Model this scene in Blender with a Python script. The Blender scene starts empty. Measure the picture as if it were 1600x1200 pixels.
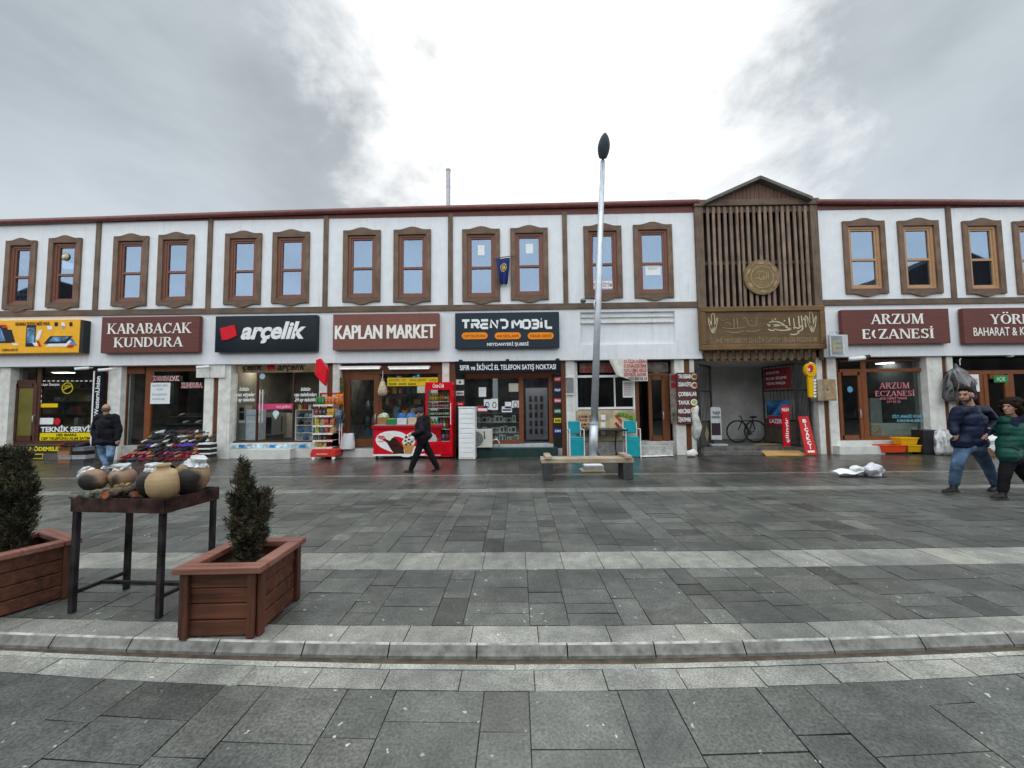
import bpy, bmesh, math, random
from mathutils import Vector, Matrix, noise as mnoise
random.seed(7)
C = bpy.context.scene.collection
SC = bpy.context.scene
# ------------------------------------------------------------------ camera
CAMH, FPX, PITCH, YAW, ROLL = 1.55, 600.0, 0.0565608, -0.0132929, -0.0102877
cam_d = bpy.data.cameras.new('camera'); cam_o = bpy.data.objects.new('camera', cam_d); C.objects.link(cam_o)
cam_d.sensor_fit = 'HORIZONTAL'; cam_d.sensor_width = 36.0; cam_d.lens = 36.0 * FPX / 1600.0
cam_d.clip_start = 0.05; cam_d.clip_end = 2000
def cam_ray(u, v):
    x = (u - 800) / FPX; y = -(v - 600) / FPX
    c, s = math.cos(ROLL), math.sin(ROLL); x, y = c*x - s*y, s*x + c*y
    c, s = math.cos(PITCH), math.sin(PITCH); a, b = c*1 - s*y, s*1 + c*y
    c, s = math.cos(YAW), math.sin(YAW)
    return Vector((c*x + s*a, -s*x + c*a, b))
_fw = cam_ray(800, 600).normalized(); _rt = (cam_ray(801, 600) - cam_ray(800, 600)).normalized(); _up = (cam_ray(800, 599) - cam_ray(800, 600)).normalized()
_m = Matrix((_rt, _up, -_fw)).transposed().to_4x4(); _m.translation = (0, 0, CAMH); cam_o.matrix_world = _m
SC.camera = cam_o
def at(u, v, Y):                       # point of the photograph standing on the plane y = Y
    d = cam_ray(u, v); t = Y / d.y
    return Vector((d.x*t, Y, CAMH + d.z*t))
def gnd(u, v, z=0.0):
    d = cam_ray(u, v); t = (z - CAMH) / d.z
    return Vector((d.x*t, d.y*t, z))
def rect(u0, v0, u1, v1, Y):           # x0, x1, z0, z1 of a rectangle on the plane y = Y
    um, vm = (u0+u1)/2, (v0+v1)/2
    return at(u0, vm, Y).x, at(u1, vm, Y).x, at(um, v1, Y).z, at(um, v0, Y).z
# ------------------------------------------------------------------ world: cloud layer over a Nishita sky
SUN_EL, SUN_AZ = math.radians(38), math.radians(2)
W_ = bpy.data.worlds.new('World'); SC.world = W_; W_.use_nodes = True
nt = W_.node_tree; N = nt.nodes; L = nt.links; N.clear()
def nd(tree, typ, **kw):
    n = tree.nodes.new(typ)
    for k, v in kw.items():
        if k.startswith('i_'):
            key = k[2:]; key = int(key) if key.isdigit() else key.replace('_', ' ')
            n.inputs[key].default_value = v
        else: setattr(n, k, v)
    return n
def mth(tree, op, a, b=None, c=None, clamp=False):
    n = tree.nodes.new('ShaderNodeMath'); n.operation = op; n.use_clamp = clamp
    for i, x in enumerate((a, b, c)):
        if x is None: continue
        if isinstance(x, (int, float)): n.inputs[i].default_value = x
        else: tree.links.new(x, n.inputs[i])
    return n.outputs[0]
def sstep(tree, x, lo, hi, a=0.0, b=1.0):
    n = tree.nodes.new('ShaderNodeMapRange'); n.interpolation_type = 'SMOOTHSTEP'
    n.inputs['From Min'].default_value = lo; n.inputs['From Max'].default_value = hi
    n.inputs['To Min'].default_value = a; n.inputs['To Max'].default_value = b
    tree.links.new(x, n.inputs['Value']); return n.outputs['Result']
def mixc(tree, f, a, b, typ='MIX'):
    n = tree.nodes.new('ShaderNodeMix'); n.data_type = 'RGBA'; n.blend_type = typ
    for sock, x in ((n.inputs[0], f), (n.inputs[6], a), (n.inputs[7], b)):
        if isinstance(x, (int, float)): sock.default_value = x
        elif isinstance(x, tuple): sock.default_value = x if len(x) == 4 else (*x, 1)
        else: tree.links.new(x, sock)
    return n.outputs[2]
tc = nd(nt, 'ShaderNodeTexCoord'); sep = nd(nt, 'ShaderNodeSeparateXYZ'); L.new(tc.outputs['Generated'], sep.inputs[0])
zz = mth(nt, 'ADD', mth(nt, 'MAXIMUM', sep.outputs[2], 0.0), 0.22)
cmb = nd(nt, 'ShaderNodeCombineXYZ'); L.new(mth(nt, 'DIVIDE', sep.outputs[0], zz), cmb.inputs[0]); L.new(mth(nt, 'DIVIDE', sep.outputs[1], zz), cmb.inputs[1])
n1 = nd(nt, 'ShaderNodeTexNoise', i_Scale=1.35, i_Detail=7.0, i_Roughness=0.55, i_Distortion=0.5)
mp = nd(nt, 'ShaderNodeMapping'); mp.inputs['Location'].default_value = (3.7, 1.3, 0.4); mp.inputs['Rotation'].default_value = (0, 0, 0.6); mp.inputs['Scale'].default_value = (1.0, 0.62, 1)
L.new(cmb.outputs[0], mp.inputs[0]); L.new(mp.outputs[0], n1.inputs['Vector'])
n2 = nd(nt, 'ShaderNodeTexNoise', i_Scale=2.6, i_Detail=8.0, i_Roughness=0.6, i_Distortion=0.3); L.new(cmb.outputs[0], n2.inputs['Vector'])
dens = sstep(nt, mth(nt, 'ADD', mth(nt, 'MULTIPLY', n1.outputs[0], 0.75), mth(nt, 'MULTIPLY', n2.outputs[0], 0.25)), 0.34, 0.66)
cloud = mixc(nt, dens, (0.55, 0.61, 0.65), (0.335, 0.38, 0.415))
def sunlobe(dirv, lo, hi):
    vm = nd(nt, 'ShaderNodeVectorMath', operation='DOT_PRODUCT'); L.new(tc.outputs['Generated'], vm.inputs[0]); vm.inputs[1].default_value = Vector(dirv).normalized()
    w = mth(nt, 'ADD', vm.outputs['Value'], mth(nt, 'MULTIPLY', mth(nt, 'SUBTRACT', n1.outputs[0], 0.5), -0.36))
    w = mth(nt, 'ADD', w, mth(nt, 'MULTIPLY', mth(nt, 'SUBTRACT', n2.outputs[0], 0.5), -0.30))
    return sstep(nt, w, lo, hi)
l1 = sunlobe(cam_ray(880, 90), 0.90, 0.995); l2 = sunlobe(cam_ray(840, 290), 0.86, 0.985)
lobe = mth(nt, 'POWER', mth(nt, 'MAXIMUM', l1, l2), 0.8)
cloud = mixc(nt, lobe, cloud, (1.12, 1.13, 1.13))
hz = sstep(nt, sep.outputs[2], 0.60, 0.30)                # paler towards the horizon
cloud = mixc(nt, mth(nt, 'MULTIPLY', hz, 0.40), cloud, (0.70, 0.76, 0.82))
back = sstep(nt, sep.outputs[1], 0.35, -0.35, 1.0, 3.1)     # the open sky behind and above the photographer is brighter
top = sstep(nt, sep.outputs[2], 0.72, 0.95, 1.0, 1.9)
warm = mixc(nt, sstep(nt, sep.outputs[1], 0.3, -0.3), cloud, mixc(nt, 1.0, cloud, (1.04, 1.0, 0.95), 'MULTIPLY'))
bk = nd(nt, 'ShaderNodeVectorMath', operation='SCALE'); L.new(warm, bk.inputs[0]); L.new(mth(nt, 'MULTIPLY', back, top), bk.inputs['Scale'])
sky = nd(nt, 'ShaderNodeTexSky'); sky.sky_type = 'NISHITA'; sky.sun_disc = False; sky.sun_elevation = SUN_EL; sky.sun_rotation = SUN_AZ; sky.dust_density = 3.0
sc1 = nd(nt, 'ShaderNodeVectorMath', operation='SCALE'); L.new(sky.outputs[0], sc1.inputs[0]); sc1.inputs['Scale'].default_value = 0.06
sc2 = nd(nt, 'ShaderNodeVectorMath', operation='SCALE'); L.new(bk.outputs[0], sc2.inputs[0]); sc2.inputs['Scale'].default_value = 10.0
ad = nd(nt, 'ShaderNodeVectorMath', operation='ADD'); L.new(sc1.outputs[0], ad.inputs[0]); L.new(sc2.outputs[0], ad.inputs[1])
bg = nd(nt, 'ShaderNodeBackground', i_Strength=0.1); L.new(ad.outputs[0], bg.inputs[0])
wo = nd(nt, 'ShaderNodeOutputWorld'); L.new(bg.outputs[0], wo.inputs[0])
sun_d = bpy.data.lights.new('sun', 'SUN'); sun_d.energy = 1.1; sun_d.angle = math.radians(14); sun_d.color = (1.0, 0.97, 0.92)
sun_o = bpy.data.objects.new('sun', sun_d); C.objects.link(sun_o)
_sd = Vector((math.sin(SUN_AZ)*math.cos(SUN_EL), math.cos(SUN_AZ)*math.cos(SUN_EL), math.sin(SUN_EL)))
sun_o.rotation_euler = _sd.to_track_quat('Z', 'Y').to_euler(); sun_o.location = (0, 30, 40)
SC.view_settings.view_transform = 'Standard'; SC.view_settings.look = 'None'; SC.view_settings.exposure = 0.0; SC.view_settings.gamma = 1.0
# ------------------------------------------------------------------ materials
MATS = {}
def newmat(name):
    m = bpy.data.materials.new(name); m.use_nodes = True; t = m.node_tree
    return m, t, t.nodes['Principled BSDF'], t.nodes['Material Output']
def hexc(h):
    o = []
    for i in (0, 2, 4):
        c = int(h[i:i+2], 16)/255; o.append(c/12.92 if c <= .04045 else ((c+.055)/1.055)**2.4)
    return tuple(o)
def pm(name, col, rough=0.6, metal=0.0, var=0.12, scale=6.0, bump=0.0, stretch=(1,1,1), spec=0.25, emit=0.0, streak=0.0, coat=0.0):
    if name in MATS: return MATS[name]
    m, t, b, o = newmat(name); MATS[name] = m
    tcn = nd(t, 'ShaderNodeTexCoord'); mpn = nd(t, 'ShaderNodeMapping'); mpn.inputs['Scale'].default_value = stretch
    t.links.new(tcn.outputs['Object'], mpn.inputs[0])
    nz = nd(t, 'ShaderNodeTexNoise', i_Scale=scale, i_Detail=5.0, i_Roughness=0.62); t.links.new(mpn.outputs[0], nz.inputs['Vector'])
    f = sstep(t, nz.outputs[0], 0.28, 0.72)
    lo = tuple(c*(1-var*1.3) for c in col); hi = tuple(min(1, c*(1+var)) for c in col)
    c = mixc(t, f, lo, hi)
    if streak:
        mp2 = nd(t, 'ShaderNodeMapping'); mp2.inputs['Scale'].default_value = (5, 5, 0.35); t.links.new(tcn.outputs['Object'], mp2.inputs[0])
        nz2 = nd(t, 'ShaderNodeTexNoise', i_Scale=1.6, i_Detail=6.0, i_Roughness=0.7); t.links.new(mp2.outputs[0], nz2.inputs['Vector'])
        c = mixc(t, mth(t, 'MULTIPLY', sstep(t, nz2.outputs[0], 0.50, 0.78), streak), c, tuple(x*y for x, y in zip(col, (0.60, 0.56, 0.50))))
    t.links.new(c, b.inputs['Base Color'])
    b.inputs['Roughness'].default_value = rough; b.inputs['Metallic'].default_value = metal; b.inputs['Specular IOR Level'].default_value = spec
    if coat: b.inputs['Coat Weight'].default_value = coat; b.inputs['Coat Roughness'].default_value = 0.08
    t.links.new(mth(t, 'ADD', mth(t, 'MULTIPLY', mth(t, 'SUBTRACT', nz.outputs[0], 0.5), 0.25), rough, clamp=True), b.inputs['Roughness'])
    if bump:
        bp = nd(t, 'ShaderNodeBump', i_Strength=bump, i_Distance=0.02); t.links.new(nz.outputs[0], bp.inputs['Height']); t.links.new(bp.outputs[0], b.inputs['Normal'])
    if emit:
        t.links.new(c, b.inputs['Emission Color']); b.inputs['Emission Strength'].default_value = emit
    return m
def wood(name, c1, c2, axis='z', rough=0.75, scale=1.0, bump=0.35):
    if name in MATS: return MATS[name]
    st = {'x': (0.7, 14, 14), 'y': (14, 0.7, 14), 'z': (14, 14, 0.7)}[axis]
    m, t, b, o = newmat(name); MATS[name] = m
    tcn = nd(t, 'ShaderNodeTexCoord'); mpn = nd(t, 'ShaderNodeMapping'); mpn.inputs['Scale'].default_value = tuple(s*scale for s in st); t.links.new(tcn.outputs['Object'], mpn.inputs[0])
    nz = nd(t, 'ShaderNodeTexNoise', i_Scale=2.2, i_Detail=6.0, i_Roughness=0.65, i_Distortion=0.6); t.links.new(mpn.outputs[0], nz.inputs['Vector'])
    nb = nd(t, 'ShaderNodeTexNoise', i_Scale=2.3, i_Detail=3.0); t.links.new(tcn.outputs['Object'], nb.inputs['Vector'])
    f = mth(t, 'ADD', mth(t, 'MULTIPLY', sstep(t, nz.outputs[0], 0.3, 0.7), 0.62), mth(t, 'MULTIPLY', sstep(t, nb.outputs[0], 0.35, 0.65), 0.38))
    t.links.new(mixc(t, f, c1, c2), b.inputs['Base Color']); b.inputs['Roughness'].default_value = rough; b.inputs['Specular IOR Level'].default_value = 0.35
    bp = nd(t, 'ShaderNodeBump', i_Strength=bump, i_Distance=0.01); t.links.new(nz.outputs[0], bp.inputs['Height']); t.links.new(bp.outputs[0], b.inputs['Normal'])
    return m
def glass(name, tint=(0.75, 0.8, 0.8), refl=0.18, gloss=(0.85, 0.92, 1.0), rough=0.02):
    if name in MATS: return MATS[name]
    m, t, b, o = newmat(name); MATS[name] = m; t.nodes.remove(b)
    tr = nd(t, 'ShaderNodeBsdfTransparent'); tr.inputs[0].default_value = (*tint, 1)
    gl = nd(t, 'ShaderNodeBsdfGlossy', i_Roughness=rough); gl.inputs[0].default_value = (*gloss, 1)
    tcn = nd(t, 'ShaderNodeTexCoord'); nz = nd(t, 'ShaderNodeTexNoise', i_Scale=0.9, i_Detail=1.0); t.links.new(tcn.outputs['Object'], nz.inputs['Vector'])
    bp = nd(t, 'ShaderNodeBump', i_Strength=0.06, i_Distance=0.05); t.links.new(nz.outputs[0], bp.inputs['Height']); t.links.new(bp.outputs[0], gl.inputs['Normal'])
    ge = nd(t, 'ShaderNodeNewGeometry'); dt = nd(t, 'ShaderNodeVectorMath', operation='DOT_PRODUCT'); t.links.new(ge.outputs['Normal'], dt.inputs[0]); t.links.new(ge.outputs['Incoming'], dt.inputs[1])
    gr = mth(t, 'POWER', mth(t, 'SUBTRACT', 1.0, mth(t, 'ABSOLUTE', dt.outputs['Value']), clamp=True), 5.0)      # Schlick, the same from both sides of the thin pane
    f = mth(t, 'ADD', mth(t, 'MULTIPLY', gr, 0.9), refl, clamp=True)
    mx = nd(t, 'ShaderNodeMixShader'); t.links.new(f, mx.inputs[0]); t.links.new(tr.outputs[0], mx.inputs[1]); t.links.new(gl.outputs[0], mx.inputs[2])
    t.links.new(mx.outputs[0], o.inputs[0]); return m
PLAST = pm('plaster', (0.735, 0.755, 0.79), 0.85, var=0.035, scale=3.5, bump=0.10, streak=0.42, spec=0.2)
PLAST2 = pm('pillar_plaster', (0.70, 0.69, 0.66), 0.85, var=0.12, scale=5, bump=0.1, streak=0.55, spec=0.2)
TIMZ = wood('timber_upright', (0.072, 0.047, 0.034), (0.195, 0.135, 0.096), 'z'); TIMX = wood('timber_level', (0.068, 0.046, 0.034), (0.175, 0.122, 0.087), 'x')
CASZ = wood('casing_upright', (0.082, 0.048, 0.033), (0.225, 0.142, 0.098), 'z'); CASX = wood('casing_level', (0.07, 0.042, 0.030), (0.185, 0.118, 0.083), 'x')
GREYZ = wood('grey_slat', (0.10, 0.075, 0.055), (0.25, 0.19, 0.14), 'z'); GREYX = wood('sign_wood', (0.085, 0.05, 0.024), (0.15, 0.092, 0.045), 'x')
FRMW = wood('sign_frame_wood', (0.10, 0.055, 0.022), (0.20, 0.115, 0.048), 'x')
PVC = pm('brown_window_plastic', (0.20, 0.082, 0.056), 0.4, var=0.06); PVCT = pm('tan_window_plastic', (0.43, 0.25, 0.135), 0.4, var=0.06)
DOORW = pm('brown_door_plastic', (0.15, 0.056, 0.026), 0.35, var=0.15, stretch=(6, 6, 0.6))
MAROON = pm('maroon_paint', (0.10, 0.032, 0.03), 0.5, var=0.1)
GUT = pm('gutter_paint', (0.175, 0.06, 0.055), 0.4, var=0.15)
WGL = glass('window_glass', (0.55, 0.62, 0.70), 0.25, (0.58, 0.73, 0.93)); SGL = glass('shop_glass', (0.80, 0.82, 0.80), 0.06)
CGL = glass('clear_glass', (0.90, 0.92, 0.91), 0.04)
def col(h, rough=0.5, **k): return pm('paint_' + h, hexc(h), rough, **{**dict(var=0.06, spec=0.15), **k})
WHITE = pm('white_paint', (0.78, 0.79, 0.8), 0.45, var=0.05); LETTER = pm('letter_white', (0.80, 0.79, 0.75), 0.5, var=0.04)
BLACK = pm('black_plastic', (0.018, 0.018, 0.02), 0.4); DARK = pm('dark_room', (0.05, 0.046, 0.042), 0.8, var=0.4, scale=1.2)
STEEL = pm('galvanised_steel', (0.55, 0.58, 0.63), 0.42, metal=0.55, var=0.1); DSTEEL = pm('dark_steel', (0.045, 0.043, 0.046), 0.5, metal=0.3, var=0.4)
WPAPER = pm('paper', (0.78, 0.80, 0.82), 0.8, var=0.03)
# ------------------------------------------------------------------ mesh builder
class MB:
    def __init__(s): s.v = []; s.f = []; s.mi = []; s.m = 0
    def add(s, vs, fs):
        b = len(s.v); s.v += [Vector(p) for p in vs]; s.f += [tuple(b+i for i in f) for f in fs]; s.mi += [s.m]*len(fs); return s
    def box(s, x0, x1, y0, y1, z0, z1):
        if x0 > x1: x0, x1 = x1, x0
        if y0 > y1: y0, y1 = y1, y0
        if z0 > z1: z0, z1 = z1, z0
        return s.add([(x0,y0,z0),(x1,y0,z0),(x1,y1,z0),(x0,y1,z0),(x0,y0,z1),(x1,y0,z1),(x1,y1,z1),(x0,y1,z1)],
                     [(0,3,2,1),(4,5,6,7),(0,1,5,4),(1,2,6,5),(2,3,7,6),(3,0,4,7)])
    def pr(s, u0, v0, u1, v1, Y0, Y1):       # a box whose front face covers a photo rectangle on the plane y = Y0
        x0, x1, z0, z1 = rect(u0, v0, u1, v1, Y0); return s.box(x0, x1, Y0, Y1, z0, z1)
    def prism(s, pts, y0, y1):               # outline in x, z pushed from y0 to y1
        n = len(pts); a = sum(pts[i][0]*pts[(i+1)%n][1]-pts[(i+1)%n][0]*pts[i][1] for i in range(n))
        if a < 0: pts = pts[::-1]
        return s.add([(x, y0, z) for x, z in pts] + [(x, y1, z) for x, z in pts],
                     [tuple(range(n)), tuple(range(2*n-1, n-1, -1))] + [((i+1)%n, i, n+i, n+(i+1)%n) for i in range(n)])
    def tube(s, pts, r, n=8, cap=True):
        pts = [Vector(p) for p in pts]; rs = r if isinstance(r, (list, tuple)) else [r]*len(pts); b = []
        for i, p in enumerate(pts):
            d = (pts[min(i+1, len(pts)-1)] - pts[max(i-1, 0)]).normalized()
            a = d.cross(Vector((0, 0, 1)) if abs(d.z) < .9 else Vector((0, 1, 0))).normalized(); c = d.cross(a)
            b += [p + (a*math.cos(2*math.pi*k/n) + c*math.sin(2*math.pi*k/n))*rs[i] for k in range(n)]
        fs = [(i*n+k, i*n+(k+1)%n, (i+1)*n+(k+1)%n, (i+1)*n+k) for i in range(len(pts)-1) for k in range(n)]
        if cap: fs += [tuple(range(n))[::-1], tuple((len(pts)-1)*n+k for k in range(n))]
        return s.add(b, fs)
    def lathe(s, prof, c=(0,0,0), n=20, M=None):   # profile of (r, z)
        c = Vector(c); b = []
        for r, z in prof:
            for k in range(n):
                p = Vector((r*math.cos(2*math.pi*k/n), r*math.sin(2*math.pi*k/n), z)); b.append((M @ p if M else p) + c)
        m = len(prof)
        return s.add(b, [(i*n+k, i*n+(k+1)%n, (i+1)*n+(k+1)%n, (i+1)*n+k) for i in range(m-1) for k in range(n)] + [tuple(range(n))[::-1], tuple((m-1)*n+k for k in range(n))])
    def ell(s, c, rx, ry, rz, n=14, M=None):
        c = Vector(c); b = []; m = n//2+1
        for i in range(m+1):
            a = math.pi*i/m
            for k in range(n):
                p = Vector((rx*math.sin(a)*math.cos(2*math.pi*k/n), ry*math.sin(a)*math.sin(2*math.pi*k/n), -rz*math.cos(a))); b.append((M @ p if M else p) + c)
        return s.add(b, [(i*n+k, i*n+(k+1)%n, (i+1)*n+(k+1)%n, (i+1)*n+k) for i in range(m) for k in range(n)])
    def cap(s, p, r, q, t, n=12):
        p, q = Vector(p), Vector(q); d = (q-p); l = d.length; d = d/max(l, 1e-6); pts = []; rs = []
        for a in (80, 55, 28, 0): pts.append(p - d*r*math.sin(math.radians(a))); rs.append(max(r*math.cos(math.radians(a)), .001))
        for a in (0, 28, 55, 80): pts.append(q + d*t*math.sin(math.radians(a))); rs.append(max(t*math.cos(math.radians(a)), .001))
        return s.tube(pts, rs, n)
    def quad(s, a, b, c, d): return s.add([a, b, c, d], [(0, 1, 2, 3)])
    def build(s, name, mat, parent=None, bev=0.0, smooth=False, seg=2):
        me = bpy.data.meshes.new(name)
        off = parent.matrix_world.translation if (parent is not None and not parent.get('_local')) else Vector((0, 0, 0))
        if parent is not None and not parent.get('_local'): off = worldloc(parent)
        me.from_pydata([tuple(v - off) for v in s.v], [], s.f)
        for m in (mat if isinstance(mat, (list, tuple)) else [mat]): me.materials.append(m)
        for p, i in zip(me.polygons, s.mi): p.material_index = i; p.use_smooth = smooth
        me.validate(); o = bpy.data.objects.new(name, me); C.objects.link(o)
        if parent is not None: o.parent = parent
        if bev:
            b = o.modifiers.new('bevel', 'BEVEL'); b.width = bev; b.segments = seg; b.limit_method = 'ANGLE'; b.angle_limit = math.radians(40)
        return o
def worldloc(o):
    l = Vector((0, 0, 0))
    while o is not None: l = l + o.location; o = o.parent
    return l
def thing(name, label, cat, loc=(0, 0, 0), group=None):
    o = bpy.data.objects.new(name, None); C.objects.link(o); o.location = loc; o.empty_display_size = 0.1
    o['label'] = label; o['category'] = cat
    if group: o['group'] = group
    return o
def tag(o, label, cat, group=None):
    o['label'] = label; o['category'] = cat
    if group: o['group'] = group
    return o
def struct(o, kind='structure'): o['kind'] = kind; return o
def dup(root, loc=None, label=None, rotz=None, scale=None):
    r = root.copy(); C.objects.link(r)
    if loc is not None: r.location = loc
    if rotz is not None: r.rotation_euler = (0, 0, rotz)
    if scale is not None: r.scale = (scale,)*3 if not isinstance(scale, tuple) else scale
    if label: r['label'] = label
    for ch in list(root.children):
        c = ch.copy(); C.objects.link(c); c.parent = r
        for g in ch.children:
            d = g.copy(); C.objects.link(d); d.parent = c
    return r
# ------------------------------------------------------------------ lettering
def text_geo(s, bold=0.0, shear=0.0, space=1.0):
    cu = bpy.data.curves.new('t', 'FONT'); cu.body = s; cu.size = 1; cu.shear = shear; cu.offset = bold; cu.resolution_u = 3; cu.space_character = space
    o = bpy.data.objects.new('t', cu); C.objects.link(o); bpy.context.view_layer.update()
    me = bpy.data.meshes.new_from_object(o.evaluated_get(bpy.context.evaluated_depsgraph_get()))
    vs = [v.co.copy() for v in me.vertices]; fs = [tuple(p.vertices) for p in me.polygons]
    bpy.data.objects.remove(o); bpy.data.curves.remove(cu); bpy.data.meshes.remove(me); return vs, fs
def text(mb, s, x0, x1, z0, z1, y, bold=0.0, shear=0.0, ext=0.0, rot=False, cap=0.69, space=1.0):
    """flat lettering on the plane y, fitted to x0..x1, baseline z0, cap height at z1; rot reads bottom to top"""
    vs, fs = text_geo(s, bold, shear, space)
    if not vs: return
    a = min(v.x for v in vs); b = max(v.x for v in vs); out = []
    for v in vs:
        p = (v.x-a)/(b-a); q = v.y/cap
        if rot == 'up': out.append((x1 - q*(x1-x0), y, z0 + p*(z1-z0)))
        elif rot == 'down': out.append((x0 + q*(x1-x0), y, z1 - p*(z1-z0)))
        else: out.append((x0 + p*(x1-x0), y, z0 + q*(z1-z0)))
    mb.add(out, fs)
    if ext:                                   # thickness: sides from the outline edges, back left open against the board
        cnt = {}
        for f in fs:
            for i in range(len(f)):
                e = (f[i], f[(i+1) % len(f)]); cnt[e] = cnt.get(e, 0)+1
        ed = [e for e in cnt if (e[1], e[0]) not in cnt]
        bk = [(p[0], p[1]+ext, p[2]) for p in out]; n = len(out)
        mb.add(out + bk, [(b_, a_, a_+n, b_+n) for a_, b_ in ed])
def ptext(mb, s, u0, v0, u1, v1, Y, **k):     # lettering fitted to a photo rectangle on the plane y = Y
    x0, x1, z0, z1 = rect(u0, v0, u1, v1, Y); text(mb, s, x0, x1, z0, z1, Y, **k)
def serif(mb, s, x0, x1, z0, z1, y, depth=0.012):
    T, t = 0.165, 0.075; k = [0]
    Wd = dict(K=.86, A=.86, R=.84, B=.76, C=.84, U=.84, N=.86, D=.84, Z=.74, M=1.02, E=.72, S=.68, I=.34, Y=.80, O=.92, H=.88, T=.78, c=.5)
    Wd['İ'] = .34; Wd['Ö'] = .92; Wd[' '] = .4
    tot = sum(Wd[c] for c in s); sx = (x1-x0)/tot; sz = z1-z0
    def poly(p, ox):
        k[0] += 1; e = 0.0004*(k[0] % 7)
        mb.prism([(x0+(ox+a)*sx, z0+b*sz) for a, b in p], y-depth-e, y)
    def st(ox, ax, ay, bx, by, w): poly([(ax-w/2, ay), (ax+w/2, ay), (bx+w/2, by), (bx-w/2, by)], ox)
    def bar(ox, a, b, yy, h=t): poly([(a, yy), (b, yy), (b, yy+h), (a, yy+h)], ox)
    def ring(ox, cx, cy, rx, ry, a0, a1, n=12, T=T, t=t):
        for i in range(n):
            p = math.radians(a0+(a1-a0)*i/n); q = math.radians(a0+(a1-a0)*(i+1)/n)
            poly([(cx+rx*math.cos(p), cy+ry*math.sin(p)), (cx+rx*math.cos(q), cy+ry*math.sin(q)), (cx+(rx-T)*math.cos(q), cy+(ry-t)*math.sin(q)), (cx+(rx-T)*math.cos(p), cy+(ry-t)*math.sin(p))], ox)
    def sf(ox, x, yy, w=.32): bar(ox, x-w/2, x+w/2, yy if yy == 0 else yy-.05, .05)
    o = 0.0
    for c in s:
        if c == 'K': st(o,.17,0,.17,1,T); st(o,.24,.42,.68,1,t); st(o,.36,.52,.74,0,T); [sf(o,x,yy) for x, yy in ((.17,0),(.17,1),(.70,1),(.74,0))]
        elif c == 'A': st(o,.10,0,.43,1,t); st(o,.43,1,.74,0,T); bar(o,.2,.64,.3); sf(o,.10,0,.26); sf(o,.74,0)
        elif c in 'RB':
            st(o,.17,0,.17,1,T); ring(o,.38,.755,.29,.245,-90,90); bar(o,.1,.39,1-t); bar(o,.17,.39,.51); sf(o,.15,1,.28)
            if c == 'R': st(o,.42,.5,.72,0,T); sf(o,.17,0); sf(o,.74,0,.24)
            else: ring(o,.38,.275,.33,.275,-90,90); bar(o,.1,.39,0)
        elif c == 'C': ring(o,.45,.5,.41,.5,42,318,18); st(o,.74,.68,.74,.98,.05)
        elif c == 'c': ring(o,.45,.5,.41,.5,120,245,10)
        elif c == 'U': st(o,.17,.3,.17,1,T); st(o,.68,.3,.68,1,t); ring(o,.40,.32,.315,.32,180,360); sf(o,.17,1); sf(o,.68,1,.26)
        elif c == 'N': st(o,.14,0,.14,1,t); st(o,.18,1,.70,0,T); st(o,.74,0,.74,1,t); sf(o,.14,0,.26); sf(o,.74,1,.26); sf(o,.12,1,.26)
        elif c == 'D': st(o,.17,0,.17,1,T); ring(o,.33,.5,.45,.5,-90,90,14); bar(o,.06,.34,0); bar(o,.06,.34,1-t)
        elif c == 'Z': bar(o,.08,.68,1-t); bar(o,.06,.68,0); st(o,.60,.97,.14,.03,T); st(o,.09,.8,.09,.98,.05); st(o,.67,.02,.67,.22,.05)
        elif c == 'M': st(o,.13,0,.15,1,t); st(o,.18,1,.49,0,T); st(o,.49,0,.82,1,t); st(o,.86,0,.84,1,T); [sf(o,x,yy,.26) for x, yy in ((.13,0),(.13,1),(.86,0),(.88,1))]
        elif c == 'E': st(o,.17,0,.17,1,T); bar(o,.06,.62,0); bar(o,.06,.6,1-t); bar(o,.17,.5,.5); st(o,.6,.02,.6,.24,.05); st(o,.58,.78,.58,.98,.05); st(o,.48,.42,.48,.64,.05)
        elif c == 'S': ring(o,.33,.745,.26,.255,25,270); ring(o,.33,.27,.28,.27,-155,90); st(o,.55,.74,.55,.98,.05); st(o,.08,.03,.08,.28,.05)
        elif c in 'Iİ': st(o,.17,0,.17,1,T); sf(o,.17,0); sf(o,.17,1)
        elif c == 'Y': st(o,.38,.45,.13,1,T); st(o,.40,.45,.68,1,t); st(o,.39,0,.39,.46,T); sf(o,.39,0); sf(o,.13,1); sf(o,.68,1,.26)
        elif c in 'OÖ': ring(o,.46,.5,.42,.5,0,360,22)
        elif c == 'H': st(o,.17,0,.17,1,T); st(o,.72,0,.72,1,T); bar(o,.17,.72,.48); [sf(o,x,yy) for x, yy in ((.17,0),(.17,1),(.72,0),(.72,1))]
        elif c == 'T': st(o,.38,0,.38,1,T); bar(o,.04,.72,1-t); sf(o,.38,0); st(o,.06,.76,.06,.98,.05); st(o,.70,.76,.70,.98,.05)
        if c == 'İ': ring(o,.17,1.17,.085,.085,0,360,8,.084,.084)
        if c == 'Ö': ring(o,.32,1.17,.08,.08,0,360,8,.079,.079); ring(o,.60,1.17,.08,.08,0,360,8,.079,.079)
        o += Wd[c]
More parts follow.
